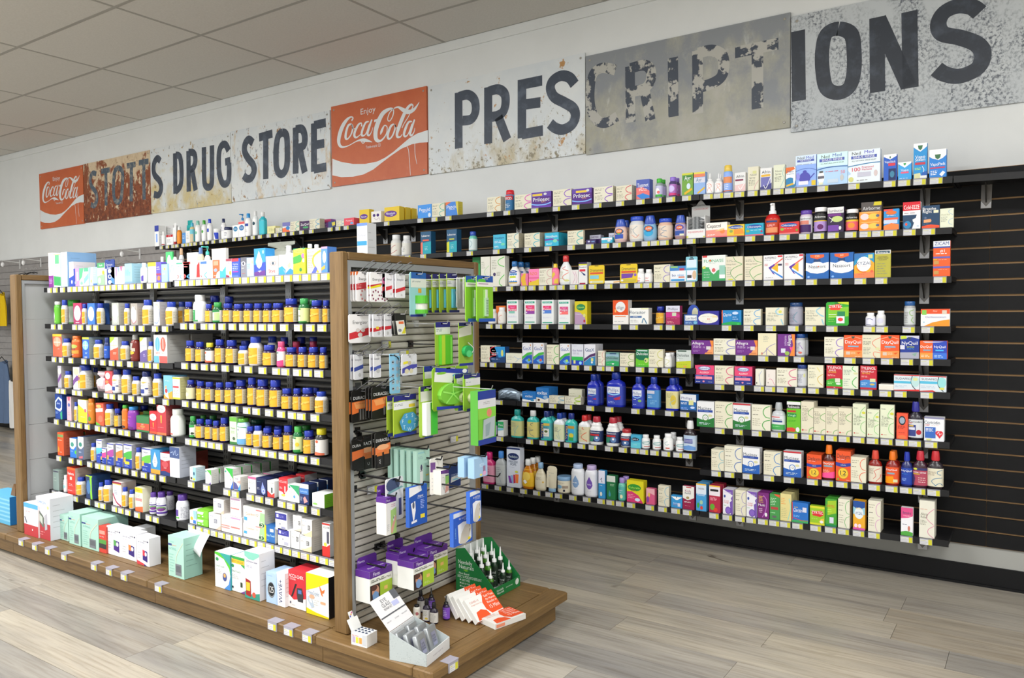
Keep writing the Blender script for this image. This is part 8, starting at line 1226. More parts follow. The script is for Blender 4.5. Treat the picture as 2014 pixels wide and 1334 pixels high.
# shape: body profile, body exponent, depth ratio, cap profile, cap exponent, label band
SHP = {
'R': ([(0,.9),(.03,1),(.66,1),(.74,.86),(.79,.64)],2,1,[(.785,.7),(.80,.74),(.985,.74),(1,.68)],2,(.06,.62)),
'V': ([(0,.92),(.03,1),(.63,1),(.71,.88),(.76,.66)],2,1,[(.765,.76),(.78,.80),(.98,.80),(1,.74)],2,(.07,.645)),
'R2':([(0,.92),(.03,1),(.76,1),(.82,.88)],2,1,[(.825,.88),(.84,.92),(.98,.92),(1,.86)],2,(.06,.72)),
'R3':([(0,.95),(.03,1),(.56,1),(.66,.84),(.72,.42),(.75,.4)],2.6,.7,[(.74,.50),(.78,.55),(.96,.46),(1,.40)],2,(.06,.54)),
'L': ([(0,.92),(.03,1),(.7,1),(.78,.75),(.81,.5)],2,.8,[(.81,.54),(.98,.5),(1,.42)],2,(.06,.68)),
'P': ([(0,.92),(.03,1),(.6,1),(.7,.75),(.74,.4)],2,.8,[(.74,.5),(.84,.48),(.85,.16),(.93,.16),(.94,.4),(1,.34)],2,(.06,.58)),
'N': ([(0,.92),(.03,1),(.52,1),(.6,.8),(.64,.5)],2,.8,[(.64,.6),(.72,.56),(.73,.26),(.96,.16),(1,.1)],2,(.06,.52)),
'S': ([(0,.92),(.03,1),(.5,1),(.6,.84),(.66,.4),(.7,.36)],2,.7,[(.66,.5),(.76,.46),(.78,.3),(.82,.34),(1,.28)],2,(.05,.5)),
'C': ([(0,.96),(.02,1),(.74,1),(.79,.82)],2,1,[(.77,.9),(.78,.93),(.97,.86),(1,.74)],2,(.03,.72)),
'J': ([(0,.94),(.03,1),(.74,1),(.76,.94)],2,1,[(.762,1.0),(.78,1.03),(.98,1.03),(1,.97)],2,(.06,.72)),
'J2':([(0,.85),(.08,.96),(.35,1),(.68,.97),(.80,.80),(.82,.74)],2,.85,[(.822,.80),(.84,.84),(.98,.84),(1,.78)],2,(.10,.66)),
'J3':([(0,.94),(.02,1),(.74,1),(.82,.9),(.86,.66)],2,.8,[(.86,.66),(.875,.70),(.985,.68),(1,.6)],2,(.05,.72)),
'U': ([(0,.84),(.08,.96),(.4,1),(.6,.9),(.68,.80)],2.3,.7,[(.682,.82),(.70,.84),(.97,.62),(1,.58)],2.3,(.12,.62)),
'O': ([(0,.84),(.05,.96),(.32,1),(.58,.84),(.74,.44),(.79,.36)],2,.6,[(.79,.38),(.80,.42),(.98,.40),(1,.34)],2,(.08,.66)),
'Q': ([(0,.95),(.02,1),(.62,1),(.70,.90),(.77,.46),(.80,.42)],4,.6,[(.80,.46),(.81,.50),(.98,.48),(1,.42)],2,(.06,.60)),
'G': ([(0,.95),(.03,1),(.56,1),(.62,.84),(.66,.76),(.69,.80),(.72,.76),(.76,.62),(.80,.56)],3,.75,[(.80,.58),(.82,.62),(.98,.56),(1,.5)],2,(.10,.50)),
'T': ([(.13,.72,1),(.16,.84,.9),(.5,.95,.6),(.9,1,.12),(1,1,.05)],2,.7,[(0,.66),(.01,.7),(.13,.7)],2,(.30,.80)),
'T2':([(.13,.66,1),(.16,.8,.9),(.5,.92,.6),(.9,1,.12),(.97,.8,.06),(1,.4,.04)],2,.6,[(0,.70),(.01,.74),(.13,.74)],2,(.16,.80)),
}
def expand(ty, rest):
    """macro lines -> (shape, body colour, cap colour, side colour, design, description)"""
    side = None; t = ty.split(':'); k = t[0]
    if k == 'H':
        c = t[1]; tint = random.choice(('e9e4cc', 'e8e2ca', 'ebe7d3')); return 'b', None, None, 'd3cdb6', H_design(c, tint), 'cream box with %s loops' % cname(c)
    if k == 'V': return 'V', '241846', '2438a4', None, VD, rest[0] or 'amber bottle with yellow label and blue cap'
    if k == 'VW': return 'R', 'ecebe9', '2c46b0', None, VWD, rest[0]
    if k == 'MW': return 'R', 'e9eaec', '22306e', None, MWD, rest[0]
    if k == 'WB': return 'R', 'f0f0f0', 'f4f4f4', None, WBD, rest[0]
    if k == 'PW': return 'R', 'ecebf0', '5a3a90', None, PWD, rest[0]
    if k == 'PW2': return 'R', 'e4e3ea', '5a3a90', None, PWD2, rest[0]
    if k in MAC:
        d = MAC[k]
        if len(t) > 1: d = d.replace('{a}', t[1])
        if len(t) > 2: d = d.replace('{b}', t[2])
        if k == 'MX' and len(t) > 3: d += ';r 0 0 100 6 c8303a'
        if k == 'VB' and len(t) > 2: d += ';r 12 72 70 84 e8d83a'
        if k == 'MG' and len(t) > 3: d += ';p d84850 0 86 60 94 60 100 0 100;p 3a2a80 60 94 86 100 60 100'
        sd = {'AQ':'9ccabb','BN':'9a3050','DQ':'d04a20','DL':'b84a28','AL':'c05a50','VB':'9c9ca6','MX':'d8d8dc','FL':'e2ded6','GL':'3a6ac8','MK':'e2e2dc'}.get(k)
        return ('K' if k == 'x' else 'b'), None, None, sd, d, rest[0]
    if '/' in k and len(t) == 1: k, side = k.split('/')
    return k, (t[1] if len(t) > 1 else None), (t[2] if len(t) > 2 else None), side, rest[0], rest[1]
NAMES = [('red','d33'),('blue','48c'),('green','5b5'),('purple','96c'),('orange','e84'),('pink','d7a'),('teal','4bb'),('pale blue','9bd'),('lime','ad5'),('olive','cc6'),('grey blue','9bb'),('lilac','b8c'),('brown','a74'),('coral','d65')]
def cname(c):
    v = [int((c*1 if len(c) == 3 else c[0]+c[2]+c[4])[i], 16) for i in range(3)]
    return min(NAMES, key=lambda n: sum((int(n[1][i], 16)-v[i])**2 for i in range(3)))[0]
KIND = {'b':('product_box','box'),'V':('vitamin_bottle','bottle'),'R':('pill_bottle','bottle'),'R2':('tablet_jar','jar'),'R3':('syrup_bottle','bottle'),'L':('lotion_bottle','bottle'),'P':('pump_bottle','bottle'),'N':('nasal_spray','bottle'),'S':('spray_bottle','bottle'),'C':('spray_can','can'),'J':('cream_jar','jar'),'J2':('tablet_jar','jar'),'J3':('gummy_bottle','bottle'),'U':('antacid_bottle','bottle'),'O':('oval_bottle','bottle'),'Q':('square_bottle','bottle'),'G':('antacid_bottle','bottle'),'T':('squeeze_tube','tube'),'T2':('squeeze_tube','tube'),'K':('blister_card','card pack'),'K2':('blister_card','card pack'),'Z':('foil_pouch','pouch'),'Z2':('snack_pouch','pouch'),'E':('card_topper','card'),'X':('display_carton','display box')}
def make(ty, w, h, d, bc, cc, side, design):
    """returns (body mesh, [(part name, mesh)...], depth)"""
    base = hexc(design.split(';')[0].strip()); parts = []
    if ty == 'b':
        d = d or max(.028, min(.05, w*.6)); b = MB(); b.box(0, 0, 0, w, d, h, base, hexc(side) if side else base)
        paint(b, design, w, h, lambda x, z, L: (x, -.0002-.00012*L, z), skipbase=True)
        if side or d > .06:
            sd = hexc(side) if side else base; dk = tuple(v*.72 for v in sd[:3])+(1,)
            for i in range(5):
                zz = h*(.82-.13*i); l = d*(.3+.1*((i*7) % 5)); b.face([(w+.0003, d*.12, zz), (w+.0003, d*.12+l, zz), (w+.0003, d*.12+l, zz+min(h*.02, .003)), (w+.0003, d*.12, zz+min(h*.02, .003))], dk)
        if design.startswith('eeeee6;r 0 0 100 22 5a2a8a') or design.startswith('ece9e2;p 5f2f88'):
            pc = hexc('5a2a8a'); f_ = .78 if 'ee6' in design[:7] else .86
            b.face([(-.0003, d, h*f_), (-.0003, 0, h*f_), (-.0003, 0, h), (-.0003, d, h)], pc); b.face([(0, 0, h+.0003), (w, 0, h+.0003), (w, d, h+.0003), (0, d, h+.0003)], pc)
            tb = MB(); th_ = .038; tb.prism([(w*.06, d-.0008, h+.0004), (w*.94, d-.0008, h+.0004), (w*.94, d-.0008, h+th_*.8), (w*.86, d-.0008, h+th_), (w*.14, d-.0008, h+th_), (w*.06, d-.0008, h+th_*.8)], (0, -.0007, 0), pc)
            text_into(tb, 'Flents', w*.24, h+th_*.55, .010, w*.3, hexc('e0d4f0'), lambda x, z: (x, d-.0018, z))
            text_into(b, 'Filtration Masks', w*.55, 0, min(d*.2, .012), w*.7, hexc('e8e0f4'), lambda x, z: (x, d*.45+z, h+.0006)); parts.append(('hang_tab', tb.mesh('hang_tab', M_card)))
        elif False: pass
        return b.mesh('product_box', M_card), parts, d
    if ty in ('K', 'K2'):
        d = .004; b = MB(); n = 3; r_ = min(w, h)*.06; z0 = 0
        P = [(r_, 0), (w-r_, 0), (w, r_), (w, h-r_), (w-r_, h), (r_, h), (0, h-r_), (0, r_)]
        b.prism([(x, d, z) for x, z in P], (0, -d, 0), base)
        paint(b, design, w, h, lambda x, z, L: (x, -.0002-.0001*L, z), skipbase=True)
        me = b.mesh('blister_card', M_card)
        b = MB(); b.face([(w*.38, -.0004, h*.945), (w*.62, -.0004, h*.945), (w*.62, -.0004, h*.975), (w*.38, -.0004, h*.975)], hexc('1c1c1e')); parts.append(('hang_hole', b.mesh('hang_hole', M_card)))
        return me, parts, d
    if ty == 'E':
        b = MB(); P = [(w/2+w/2*math.cos(i*math.pi/12), h/2+h/2*math.sin(i*math.pi/12)) for i in range(24)]
        b.prism([(x, .006, z) for x, z in P], (0, -.006, 0), base); paint(b, design, w, h, lambda x, z, L: (x, -.0002-.0001*L, z), skipbase=True)
        return b.mesh('card_topper', M_card), parts, .006
    if ty == 'X':
        d = .08; b = MB(); t = .003; hf = h*.40
        b.box(0, 0, 0, w, t, hf, base); b.box(0, d-t, 0, w, d, h, base); b.box(0, t, 0, t, d-t, h, base); b.box(w-t, t, 0, w, d-t, h, base); b.box(t, t, 0, w-t, d-t, t, base)
        paint(b, design.replace('r 0 80', 'r 0 70'), w, hf, lambda x, z, L: (x, -.0002-.00012*L, z), skipbase=True)
        me = b.mesh('display_carton', M_card); hb = MB(); P = [(0, h), (w, h), (w*1.0, h*1.5), (w*.78, h*1.52), (w*.6, h*1.72), (w*.5, h*1.78), (w*.4, h*1.72), (w*.22, h*1.52), (0, h*1.5)]
        hb.prism([(x, d, z) for x, z in P], (0, -.002, 0), hexc('b9b9b6')); text_into(hb, 'Fisherman', w*.5, h*1.56, h*.12, w*.5, hexc('333'), lambda x, z: (x, d-.0026, z)); text_into(hb, 'COUGH DROPS', w*.5, h*1.38, h*.08, w*.8, hexc('a44'), lambda x, z: (x, d-.0026, z))
        parts.append(('header_card', hb.mesh('header_card', M_card)))
        for i in range(4):
            fb = MB(); z0 = hf+(i-.3)*h*.15; n = 8
            for j in range(n):
                u0, u1 = j/n, (j+1)/n; a0, a1 = .012*math.sin(math.pi*u0)+.001, .012*math.sin(math.pi*u1)+.001
                x0, x1 = t+.004+u0*(w-2*t-.008), t+.004+u1*(w-2*t-.008)
                fb.faces([(x0, .012, z0), (x1, .012, z0), (x1, .006, z0+a1*1.6), (x0, .006, z0+a0*1.6), (x0, .05, z0+a0), (x1, .05, z0+a1)], [(0, 1, 2, 3), (3, 2, 5, 4)], hexc(('b8bcc0', '8c9094')[j % 2]))
            parts.append(('foil_packet', fb.mesh('foil_packet', M_foil)))
        return me, parts, d
    if ty in ('Z', 'Z2'):
        b = MB(); n, m_ = 9, 7; rr = random.Random(3); d = .05; ha = h if ty == 'Z2' else h
        for s_ in (1, -1):
            P = []
            for i in range(n+1):
                for j in range(m_+1):
                    u, v = i/n, j/m_; f = (math.sin(math.pi*u)*math.sin(math.pi*v))**.5; pin = 1 if ty == 'Z' else (1-.75*max(0, 1-abs(v-.72)/.12))
                    zz = v*ha*((.45+.55*math.sin(math.pi*(.15+.7*u))) if ty == 'Z' else 1)
                    P.append((w/2+(u-.5)*w*pin, d/2-s_*d/2*f*pin+rr.uniform(-.003, .003)*f, zz+rr.uniform(-.003, .003)*f))
            fs = [(i*(m_+1)+j, (i+1)*(m_+1)+j, (i+1)*(m_+1)+j+1, i*(m_+1)+j+1) if s_ == 1 else (i*(m_+1)+j+1, (i+1)*(m_+1)+j+1, (i+1)*(m_+1)+j, i*(m_+1)+j) for i in range(n) for j in range(m_)]
            b.faces(P, fs, base, False)
        return b.mesh('foil_pouch', M_foil if ty == 'Z' else M_gloss), parts, d
    body, ex, dep, cap, cex, (l0, l1) = SHP[ty]; R = w/2
    bcol = hexc(bc) if bc else base; ccol = hexc(cc) if cc else base; big = R > .03; n = 18 if big else 14
    if ty in ('V',) : pass
    b = MB(); cy = R*dep; b.lathe(body, R, cy, R, dep, bcol, n, ex, 0, h); me = b.mesh('bottle_body', M_gloss)
    b = MB(); cdep = 1 if ty not in ('U', 'T', 'T2') else dep; b.lathe(cap, R, cy, R, cdep if ty in ('U', 'T', 'T2') else (1 if ty not in ('J', 'J2') else dep), ccol, n, cex, 0, h)
    if ty == 'P': b.box(R-.006, cy-.030, h*.955, R+.006, cy, h*.99, ccol)
    if ty == 'S': b.box(R-.005, cy-.03, h*.93, R+.005, cy, h*.97, ccol)
    parts.append(('cap', b.mesh('cap', M_gloss)))
    span = .93 if ex < 3 else .84; lw = 2*R*span; lh = (l1-l0)*h; dd = dep*(.55 if ty in ('T', 'T2') else 1)
    def place(x, z, L):
        X = (x-lw/2)*1.0; rr = R
        if ty in ('J2', 'U', 'O'):
            zf = l0+z/h; pf = body
            for (a, c_) in zip(pf, pf[1:]):
                if a[0] <= zf <= c_[0]: rr = R*(a[1]+(c_[1]-a[1])*(zf-a[0])/(c_[0]-a[0])); break
            X *= rr/R
        q = min(abs(X)/rr, 1); Y = (max(0, 1-q**ex))**(1/ex)*rr*dd; o_ = .0012+.00012*L
        if ty in ('T', 'T2'): Y = rr*dd*(1-.6*(l0+z/h)); o_ += .002
        k = 1+o_/rr; return (R+X*k, cy-Y*k-(.0004 if ex > 3 else 0), l0*h+z)
    b = MB(); ang = ty == 'V' or design in (VWD, MWD, PWD, PWD2, WBD)
    zs_ = [l0, l1] if ty not in ('J2', 'U', 'O', 'T', 'T2') else [l0+(l1-l0)*i/5 for i in range(6)]
    def rad(zf):
        for (a, c_) in zip(body, body[1:]):
            if a[0] <= zf <= c_[0]: return a[1]+(c_[1]-a[1])*(zf-a[0])/(c_[0]-a[0])
        return 1
    if ty not in ('T', 'T2'): b.lathe([(z_, rad(z_)) for z_ in zs_], R, cy, R+.0007, dep, base, n, ex, 0, h, cap=False)
    if ang:
        A0, A1 = math.radians(-95), math.radians(140); lw = R*(A1-A0)
        def place(x, z, L):
            a = A0+(A1-A0)*x/lw; ca, sa = math.cos(a), math.sin(a); r_ = R+.0013+.00012*L
            return (R+r_*math.copysign(abs(sa)**(2/ex), sa), cy-dep*r_*math.copysign(abs(ca)**(2/ex), ca), l0*h+z)
    paint(b, design, lw, lh, place, (16 if ang else 10) if ex < 3 else 8, skipbase=ty not in ('T', 'T2')); parts.append(('label', b.mesh('label', M_card)))
    return me, parts, 2*R*dep
# ---------------------------------------------------------------- stock the shelves
ROWN = {'W1':'top wall shelf','W2':'second wall shelf','W3':'third wall shelf','W4':'fourth wall shelf','W5':'fifth wall shelf','W5R':'fifth wall shelf','W6':'sixth wall shelf','W6R':'sixth wall shelf','W7':'second lowest wall shelf','W7R':'third lowest wall shelf','W8R':'second lowest wall shelf','W9':'lowest wall shelf',
'G1':'top shelf of the oak unit','G2':'second shelf of the oak unit','G3':'third shelf of the oak unit','G4':'fourth shelf of the oak unit','G5':'fifth shelf of the oak unit','G6':'sixth shelf of the oak unit','G7':'lowest shelf of the oak unit','DK':'oak plinth','GB':'far side of the oak unit','E':'end panel'}
ORD = ['first','second','third','fourth','fifth','sixth','seventh','eighth','ninth','tenth','eleventh','twelfth','thirteenth','fourteenth','fifteenth','sixteenth','seventeenth','eighteenth','nineteenth','twentieth']
items = []
for ln in DATA.strip().split('\n'):
    f = ln.split('|'); key = f[0]; nums = f[1].split(); ty, bc, cc, side, design, desc = expand(f[2], f[3:])
    items.append(dict(key=key, x=float(nums[0]), y=float(nums[1]), z=float(nums[2]), w=float(nums[3]), h=float(nums[4]), d=float(nums[5]), n=int(nums[6]), s=float(nums[7]), k=int(nums[8]), ty=ty, bc=bc, cc=cc, side=side, design=design, desc=desc))
def bayname(i):
    if i['key'][0] == 'W': return bay(i['x']+i['w']/2)
    if i['key'][0] == 'G' and i['key'] != 'GB': return 'left' if i['x'] < -3.45 else 'right'
    return ''
from collections import defaultdict
groups = defaultdict(list)
for it in items: it['bay'] = bayname(it); groups[(it['key'], it['bay'], it['desc'])].append(it)
for k_, L_ in groups.items():
    L_.sort(key=lambda t: t['x'] if t['key'] != 'E' else t['y'])
    for i, t in enumerate(L_): t['ord'] = i if len(L_) > 1 else None
def words(s, n): return ' '.join(s.split()[:n])
def label_of(it, behind=0):
    where = ROWN[it['key']]; bay_ = it['bay']
    if it['key'] == 'E': s = it['desc']+', hung on the grey end panel' if len(it['desc'].split()) < 11 else it['desc']
    elif it['key'] == 'DK': s = it['desc']+' on the oak plinth'
    elif it['key'] == 'GB': s = it['desc']
    else:
        o = '' if it['ord'] is None else ' (%s from left)' % ORD[it['ord']]
        s = it['desc']+o+', %s, %s bay' % (where, bay_)
        if len(s.split()) > (12 if behind else 16): s = it['desc']+o+', '+where.replace(' of the oak unit', ', oak unit')+', '+bay_
    if behind: s = ('directly behind the front ' if behind == 1 else '%s from the front, behind the ' % ORD[behind])+s
    w_ = s.replace(' of the oak unit', ', oak unit').split() if len(s.split()) > 16 else s.split()
    while len(w_) > 16:
        for drop in ('with', 'and', 'the', 'a', 'in', 'of'):
            if drop in w_: w_.remove(drop); break
        else: w_ = w_[:16]
    return ' '.join(w_)
def instance(name, me, parts, loc, rz, label, cat, group):
    o = link(name, me, None, loc, rz); tag(o, label, cat, group)
    for pn, pm in parts: link(pn, pm, o)
    return o
tagx = defaultdict(list); HANG = []
for it in items:
    me, parts, dep = make(it['ty'], it['w'], it['h'], it['d'], it['bc'], it['cc'], it['side'], it['design'])
    name, cat = KIND[it['ty']]; wd_ = it['desc'].lower()
    if it['ty'] == 'b' and ('carton' in wd_): cat = 'carton'
    gname = '%ss on the %s' % (cat if cat[-1] != 'x' else cat+'e', ROWN[it['key']] if it['key'] != 'E' else 'hooks of the end panel')
    me.name = name; step = (it['s'] or dep)+.003
    if it['key'] == 'E':
        for i in range(it['n']):
            instance(name, me, parts, (it['x']-i*step, it['y'], it['z']), math.pi/2, label_of(it, i), cat, gname)
        HANG.append((it, dep)); continue
    if cat == 'box' and it['ty'] == 'b':
        name = 'dental_care_box' if it['key'] == 'G1' else 'supplement_box' if it['key'][0] == 'G' else 'monitor_box' if it['key'] == 'DK' else 'generic_medicine_box' if it['desc'].startswith(('cream', 'pale')) else 'medicine_box'
    elif cat == 'carton': name = 'medicine_carton'
    zb = it['z']; yl = -.0195 if it['key'][0] == 'W' else (-1.925 if it['key'][0] == 'G' and it['key'] != 'GB' else 9)
    for i in range(it['n']):
        y = it['y']+i*step
        if i and y+dep > yl: break
        instance(name, me, parts, (it['x'], y, zb+.0008), 0, label_of(it, i), cat, gname)
    if it['k'] == 0 and it['key'] in SHELVES: tagx[it['key']].append((it['x']+min(it['w']/2, .03), it['z']))
for k, L_ in tagx.items():
    last = -99
    for x, z in sorted(L_):
        x = max(x, last+.056)
        for (a, c_, so, yf) in SHELVES[k]:
            if a+.03 < x < c_-.03:
                t_ = link('price_tag', ME_TAG, so, (x-(a+c_)/2, yf-.0017, -.0005)); last = x
                break
# ---------------------------------------------------------------- soda signs (need the lettering helper)
cola(-4.672, -3.688, 2.358, 2.988, 'large red sign with white script lettering and wave, between STORE and PRES boards')
cola(-9.398, -8.452, 2.333, 2.953, 'small red sign with white script lettering at the far left end')
# ---------------------------------------------------------------- hooks of the end panel
def peg(it, dep):
    wire = it['z']+it['h'] > 1.02 and 'batter' in it['desc']; dark = it['z']+it['h'] < 1.02
    x1, yc, zt = it['x']+.022, it['y']+it['w']/2, it['z']+it['h']*.962
    if it['ty'] == 'b': zt = it['z']+it['h']+.006
    nm = 'peg_hook'; b = MB(); c = hexc('161618' if dark else '5a5a5e' if wire else 'b8b8b8'); r = .0032 if dark else .0018
    b.tube([(X1-.036, yc, zt), (x1, yc, zt), (x1+.006, yc, zt+.014)], r, c)
    b.box(X1-.0385, yc-.012, zt-.012, X1-.020, yc+.012, zt+.014, c)
    if wire:
        b.tube([(x1-.045, yc-.004, zt+.003), (x1+.012, yc-.006, zt+.034), (x1+.034, yc, zt+.046), (x1+.04, yc+.004, zt+.034), (x1-.03, yc+.010, zt+.003)], .0016, c)
    o = b.build(nm, M_gloss); d = it['desc'].split(',')[0]
    s = ('black' if dark else 'grey wire' if wire else 'pale wire')+' hook carrying the '+it['desc'].replace(' with ', ', ').replace(' and ', ' ')
    tag(o, ' '.join(s.split()[:16]), 'hook', 'hooks of the end panel')
for it, dep in HANG: peg(it, dep)
for i, (y, z, L_) in enumerate(((-2.20, 1.085, .09), (-1.93, 1.22, .14), (-1.86, .965, .16), (-1.62, .63, .20))):
    b = MB(); c = hexc('161618'); b.tube([(X1-.036, y, z), (X1+L_, y, z), (X1+L_+.012, y, z+.016)], .003, c); b.box(X1-.0385, y-.012, z-.014, X1-.018, y+.012, z+.014, c)
    tag(b.build('peg_hook', M_gloss), ('empty hook near the left post of the end panel', 'empty hook in the middle of the end panel', 'empty dark hook left of the round pill box card', 'empty black hook low at the right of the end panel')[i], 'hook', 'hooks of the end panel')
for y, z in ((-1.985, 1.198), (-2.18, .672), (-1.66, .80), (-2.09, 1.24)): link('price_tag', ME_TAG, g, (X1-.012-gx, y-gy, z), math.pi/2)
# ---------------------------------------------------------------- goods on the end of the plinth
def plate(b, pts, th, col):     # polygon with thickness along -normal
    n = (Vector(pts[1])-Vector(pts[0])).cross(Vector(pts[2])-Vector(pts[0])).normalized(); b.prism(pts, tuple(-n*th), col)
GR = hexc('1f7a3e'); GI = hexc('d8dcd8')
t = MB(); w_, l_, hb, hf = .205, .200, .195, .045
def side_poly(y): return [(0, y, 0), (w_, y, 0), (w_, y, hf), (.05, y, hb), (0, y, hb-.01)]
t.prism(side_poly(.002), (0, -.002, 0), GR); t.prism(side_poly(l_), (0, -.002, 0), GR)
t.box(w_-.002, .0021, 0, w_, l_-.0021, hf, GR); t.box(0, .0021, 0, .002, l_-.0021, hb-.012, GI); t.box(.0021, .0021, 0, w_-.0021, l_-.0021, .002, GI)
SX = lambda x, z: (x, -.0004, z); WH = hexc('e6efe6')
text_into(t, 'Needelly', .052, .132, .018, .075, WH, SX); text_into(t, 'Naturals', .058, .112, .018, .08, WH, SX)
t.face([(.04, -.0004, .098), (.055, -.0004, .102), (.07, -.0004, .097), (.055, -.0004, .092)], hexc('7ab83a'))
for s_, z, h_, w2, x in (('Plant Based', .082, .009, .055, .045), ('INSECT & MOSQUITO REPELLENT', .068, .012, .13, .075), ('DEET FREE', .053, .009, .045, .055), ('Safe for Kids & Pets', .039, .009, .075, .068), ('Smells & Works Great', .025, .009, .08, .07)):
    text_into(t, s_, x, z, h_, w2, WH, SX)
for z in (.053, .039, .025): t.face([(.022, -.0004, z-.003), (.028, -.0004, z-.003), (.028, -.0004, z+.003), (.022, -.0004, z+.003)], WH)
FX = lambda y, z: (w_+.0004, y, z)
text_into(t, 'Needelly', .045, .029, .010, .05, WH, FX); text_into(t, 'Naturals', .048, .017, .010, .05, WH, FX); text_into(t, 'plant based spray', .115, .026, .005, .05, WH, FX)
t.face([(w_+.0004, .175+.014*math.cos(a*.524), .027+.014*math.sin(a*.524)) for a in range(12)], hexc('dfe8df'))
GD = (-2.108, -1.728)
o = t.build('display_box', M_card, None, (GD[0], GD[1], DZ+.0005)); tag(o, 'green sloped counter display box filled with white-capped spray bottles, on plinth corner', 'display box')
def bottle(name, x, y, z, r, h, bodyc, capc, labc, label, cat, group, shape='N', ltxt=None):
    d = labc+(';'+ltxt if ltxt else ';m 12 20 88 80 4 999')
    me, parts, dep = make(shape, 2*r, h, 0, bodyc, capc, None, d)
    return instance(name, me, parts, (x-r, y-dep/2, z), 0, label, cat, group)
rr = random.Random(5); k = 0
rowsn = ('back', 'second', 'third', 'front')
for i in range(4):
    for j in range(4):
        x = GD[0]+.026+i*.047; y = GD[1]+.028+j*.047; small = i == 3
        if i == 3 and j in (1,): continue
        hh = .115 if small else .165-.004*((i+j) % 2); zb = DZ+.0035+(.030, .018, .006, 0)[i]
        b_ = bottle('spray_bottle', x, y, zb, .0150 if small else .0175, hh, '14301a' if (i+j) % 3 else '3f7a1a', 'e8eae8', '1c2a1e', 'dark green spray bottle with white nozzle, %s row, %s from left in the green display' % (rowsn[i], ORD[j]), 'bottle', 'spray bottles in the green display', 'N', 't 50 30 18 80 c8d0c8 Natural;m 12 46 88 84 4 98a898')
# home test boxes: four leaning in a row, one lying flat in front
def testbox(x, y, tilt, rot, label):
    w2, l2, t2 = .100, .160, .021; b = MB(); W_ = hexc('ecebe6'); b.box(0, 0, 0, w2, l2, t2, W_, hexc('dcd8d2'))
    TPF = lambda u, v: (w2-v, u, t2+.0003)     # u along length, v from the low edge upwards
    og = hexc('e8572a'); n = 14
    b.face([TPF(*p) for p in ([(.095, w2)] + [(l2, w2), (l2, .012)] + [(.105+.05*math.cos(a)*-1+0.02, .05+.05*math.sin(a)) for a in (-.9, -.3, .3, .9)])], og)
    b.face([TPF(*p) for p in ((.01, .002), (.085, .002), (.075, .03), (.05, .042), (.02, .036))], og)
    q = lambda u, v: (w2-v, u, t2+.0006)
    for s_, v, h_ in (('Self-Test', .086, .010), ('At Home', .072, .010), ('Results in', .058, .010), ('15 Mins', .038, .016)): text_into(b, s_, .128, v, h_, .055, hexc('fff4ec'), q)
    text_into(b, 'COVID-19', .04, .080, .008, .05, hexc('c8603a'), q); text_into(b, 'Antigen Home Test', .045, .068, .006, .06, hexc('d88a6a'), q)
    b.box(w2+.0001, .006, .004, w2+.0004, .05, .016, hexc('e89070'))
    o = b.build('test_kit_box', M_card, None, (x, y, DZ+.001)); o.rotation_euler = (0, tilt, rot)
    tag(o, label, 'box', 'orange and white home test boxes'); return o
for i, x in enumerate((-1.955, -1.923, -1.890, -1.857)):
    th = math.radians(52-3*i); o = testbox(0, 0, th, math.radians(-6), 'orange and white test box leaning in the row of four, %s from the bottles' % ORD[i])
    # lower edge (local x=.1,z=0) rests on the deck
    v = Vector((.100*math.cos(th), 0, -.100*math.sin(th))); o.location = Vector((x+.052-v.x, -1.985, DZ+.0012-v.z))
testbox(-1.812, -1.962, 0, math.radians(-14), 'orange and white test box lying flat in front of the leaning row')
# eyeglass kit display
t = MB(); w_, l_, hb, hf, th = .150, .165, .098, .042, .002; GY = hexc('b4bcbc'); GW = hexc('dfe0e0')
def sp(y): return [(-w_, y, 0), (0, y, 0), (0, y, hf), (-w_, y, hb)]
t.prism(sp(th), (0, -th, 0), GY); t.prism(sp(l_), (0, -th, 0), GY); t.box(-th, th+.0001, 0, 0, l_-th-.0001, hf, GW); t.box(-w_, th+.0001, 0, -w_+th, l_-th-.0001, hb-.002, GW); t.box(-w_+th, th+.0001, 0, -th, l_-th-.0001, .002, GW)
rr = random.Random(9)
for i in range(110):
    x = -rr.random()*w_; z = rr.random()*(hf+(hb-hf)*(-x/w_))*.96; s_ = .0009+rr.random()*.0012; t.face([(x-s_, -.0003, z), (x, -.0003, z-s_), (x+s_, -.0003, z+s_*.3)], hexc(rr.choice(('8e989a', '9aa4a4', 'c8cecc'))))
text_into(t, 'eyeglass repair kit', .08, .022, .006, .1, hexc('a8a0a8'), lambda u, v: (.0003, u, v))
RZ = math.radians(10); EG = (-1.731, -2.372)
o = t.build('display_box', M_card, None, (EG[0], EG[1], DZ+.0005), RZ); tag(o, 'grey speckled sloped display box of silver tins with raised printed lid', 'display box')
b = MB(); a = math.radians(48); Lh = .125; ux, uz = -math.cos(a), math.sin(a); P0 = (-w_, 0, hb-.002)
q4 = [(-w_, .003, hb), (-w_, l_-.003, hb), (-w_+ux*Lh, l_-.003, hb+uz*Lh), (-w_+ux*Lh, .003, hb+uz*Lh)]
plate(b, q4, .002, hexc('e6e4e4')); nx, nz_ = uz, -ux
LM = lambda u, v, e=.0006: (-w_+ux*v+nx*e, u, hb+uz*v+nz_*e)
b.face([LM(.003, .048), LM(.162, .048), LM(.162, .053), LM(.003, .053)], hexc('5a5c60')); b.face([LM(.125, .09), LM(.162, .09), LM(.162, .125), LM(.125, .125)], hexc('5a5c60'))
for s_, v, h_ in (('EYE', .106, .014), ('GLASS', .089, .014), ('REPAIR KIT', .074, .009)): text_into(b, s_, .07, v, h_, .05, hexc('55565c'), lambda u, vv: LM(u, vv))
b.face([LM(.1, .068), LM(.14, .068), LM(.14, .086), LM(.1, .086)], hexc('b8bce0'))
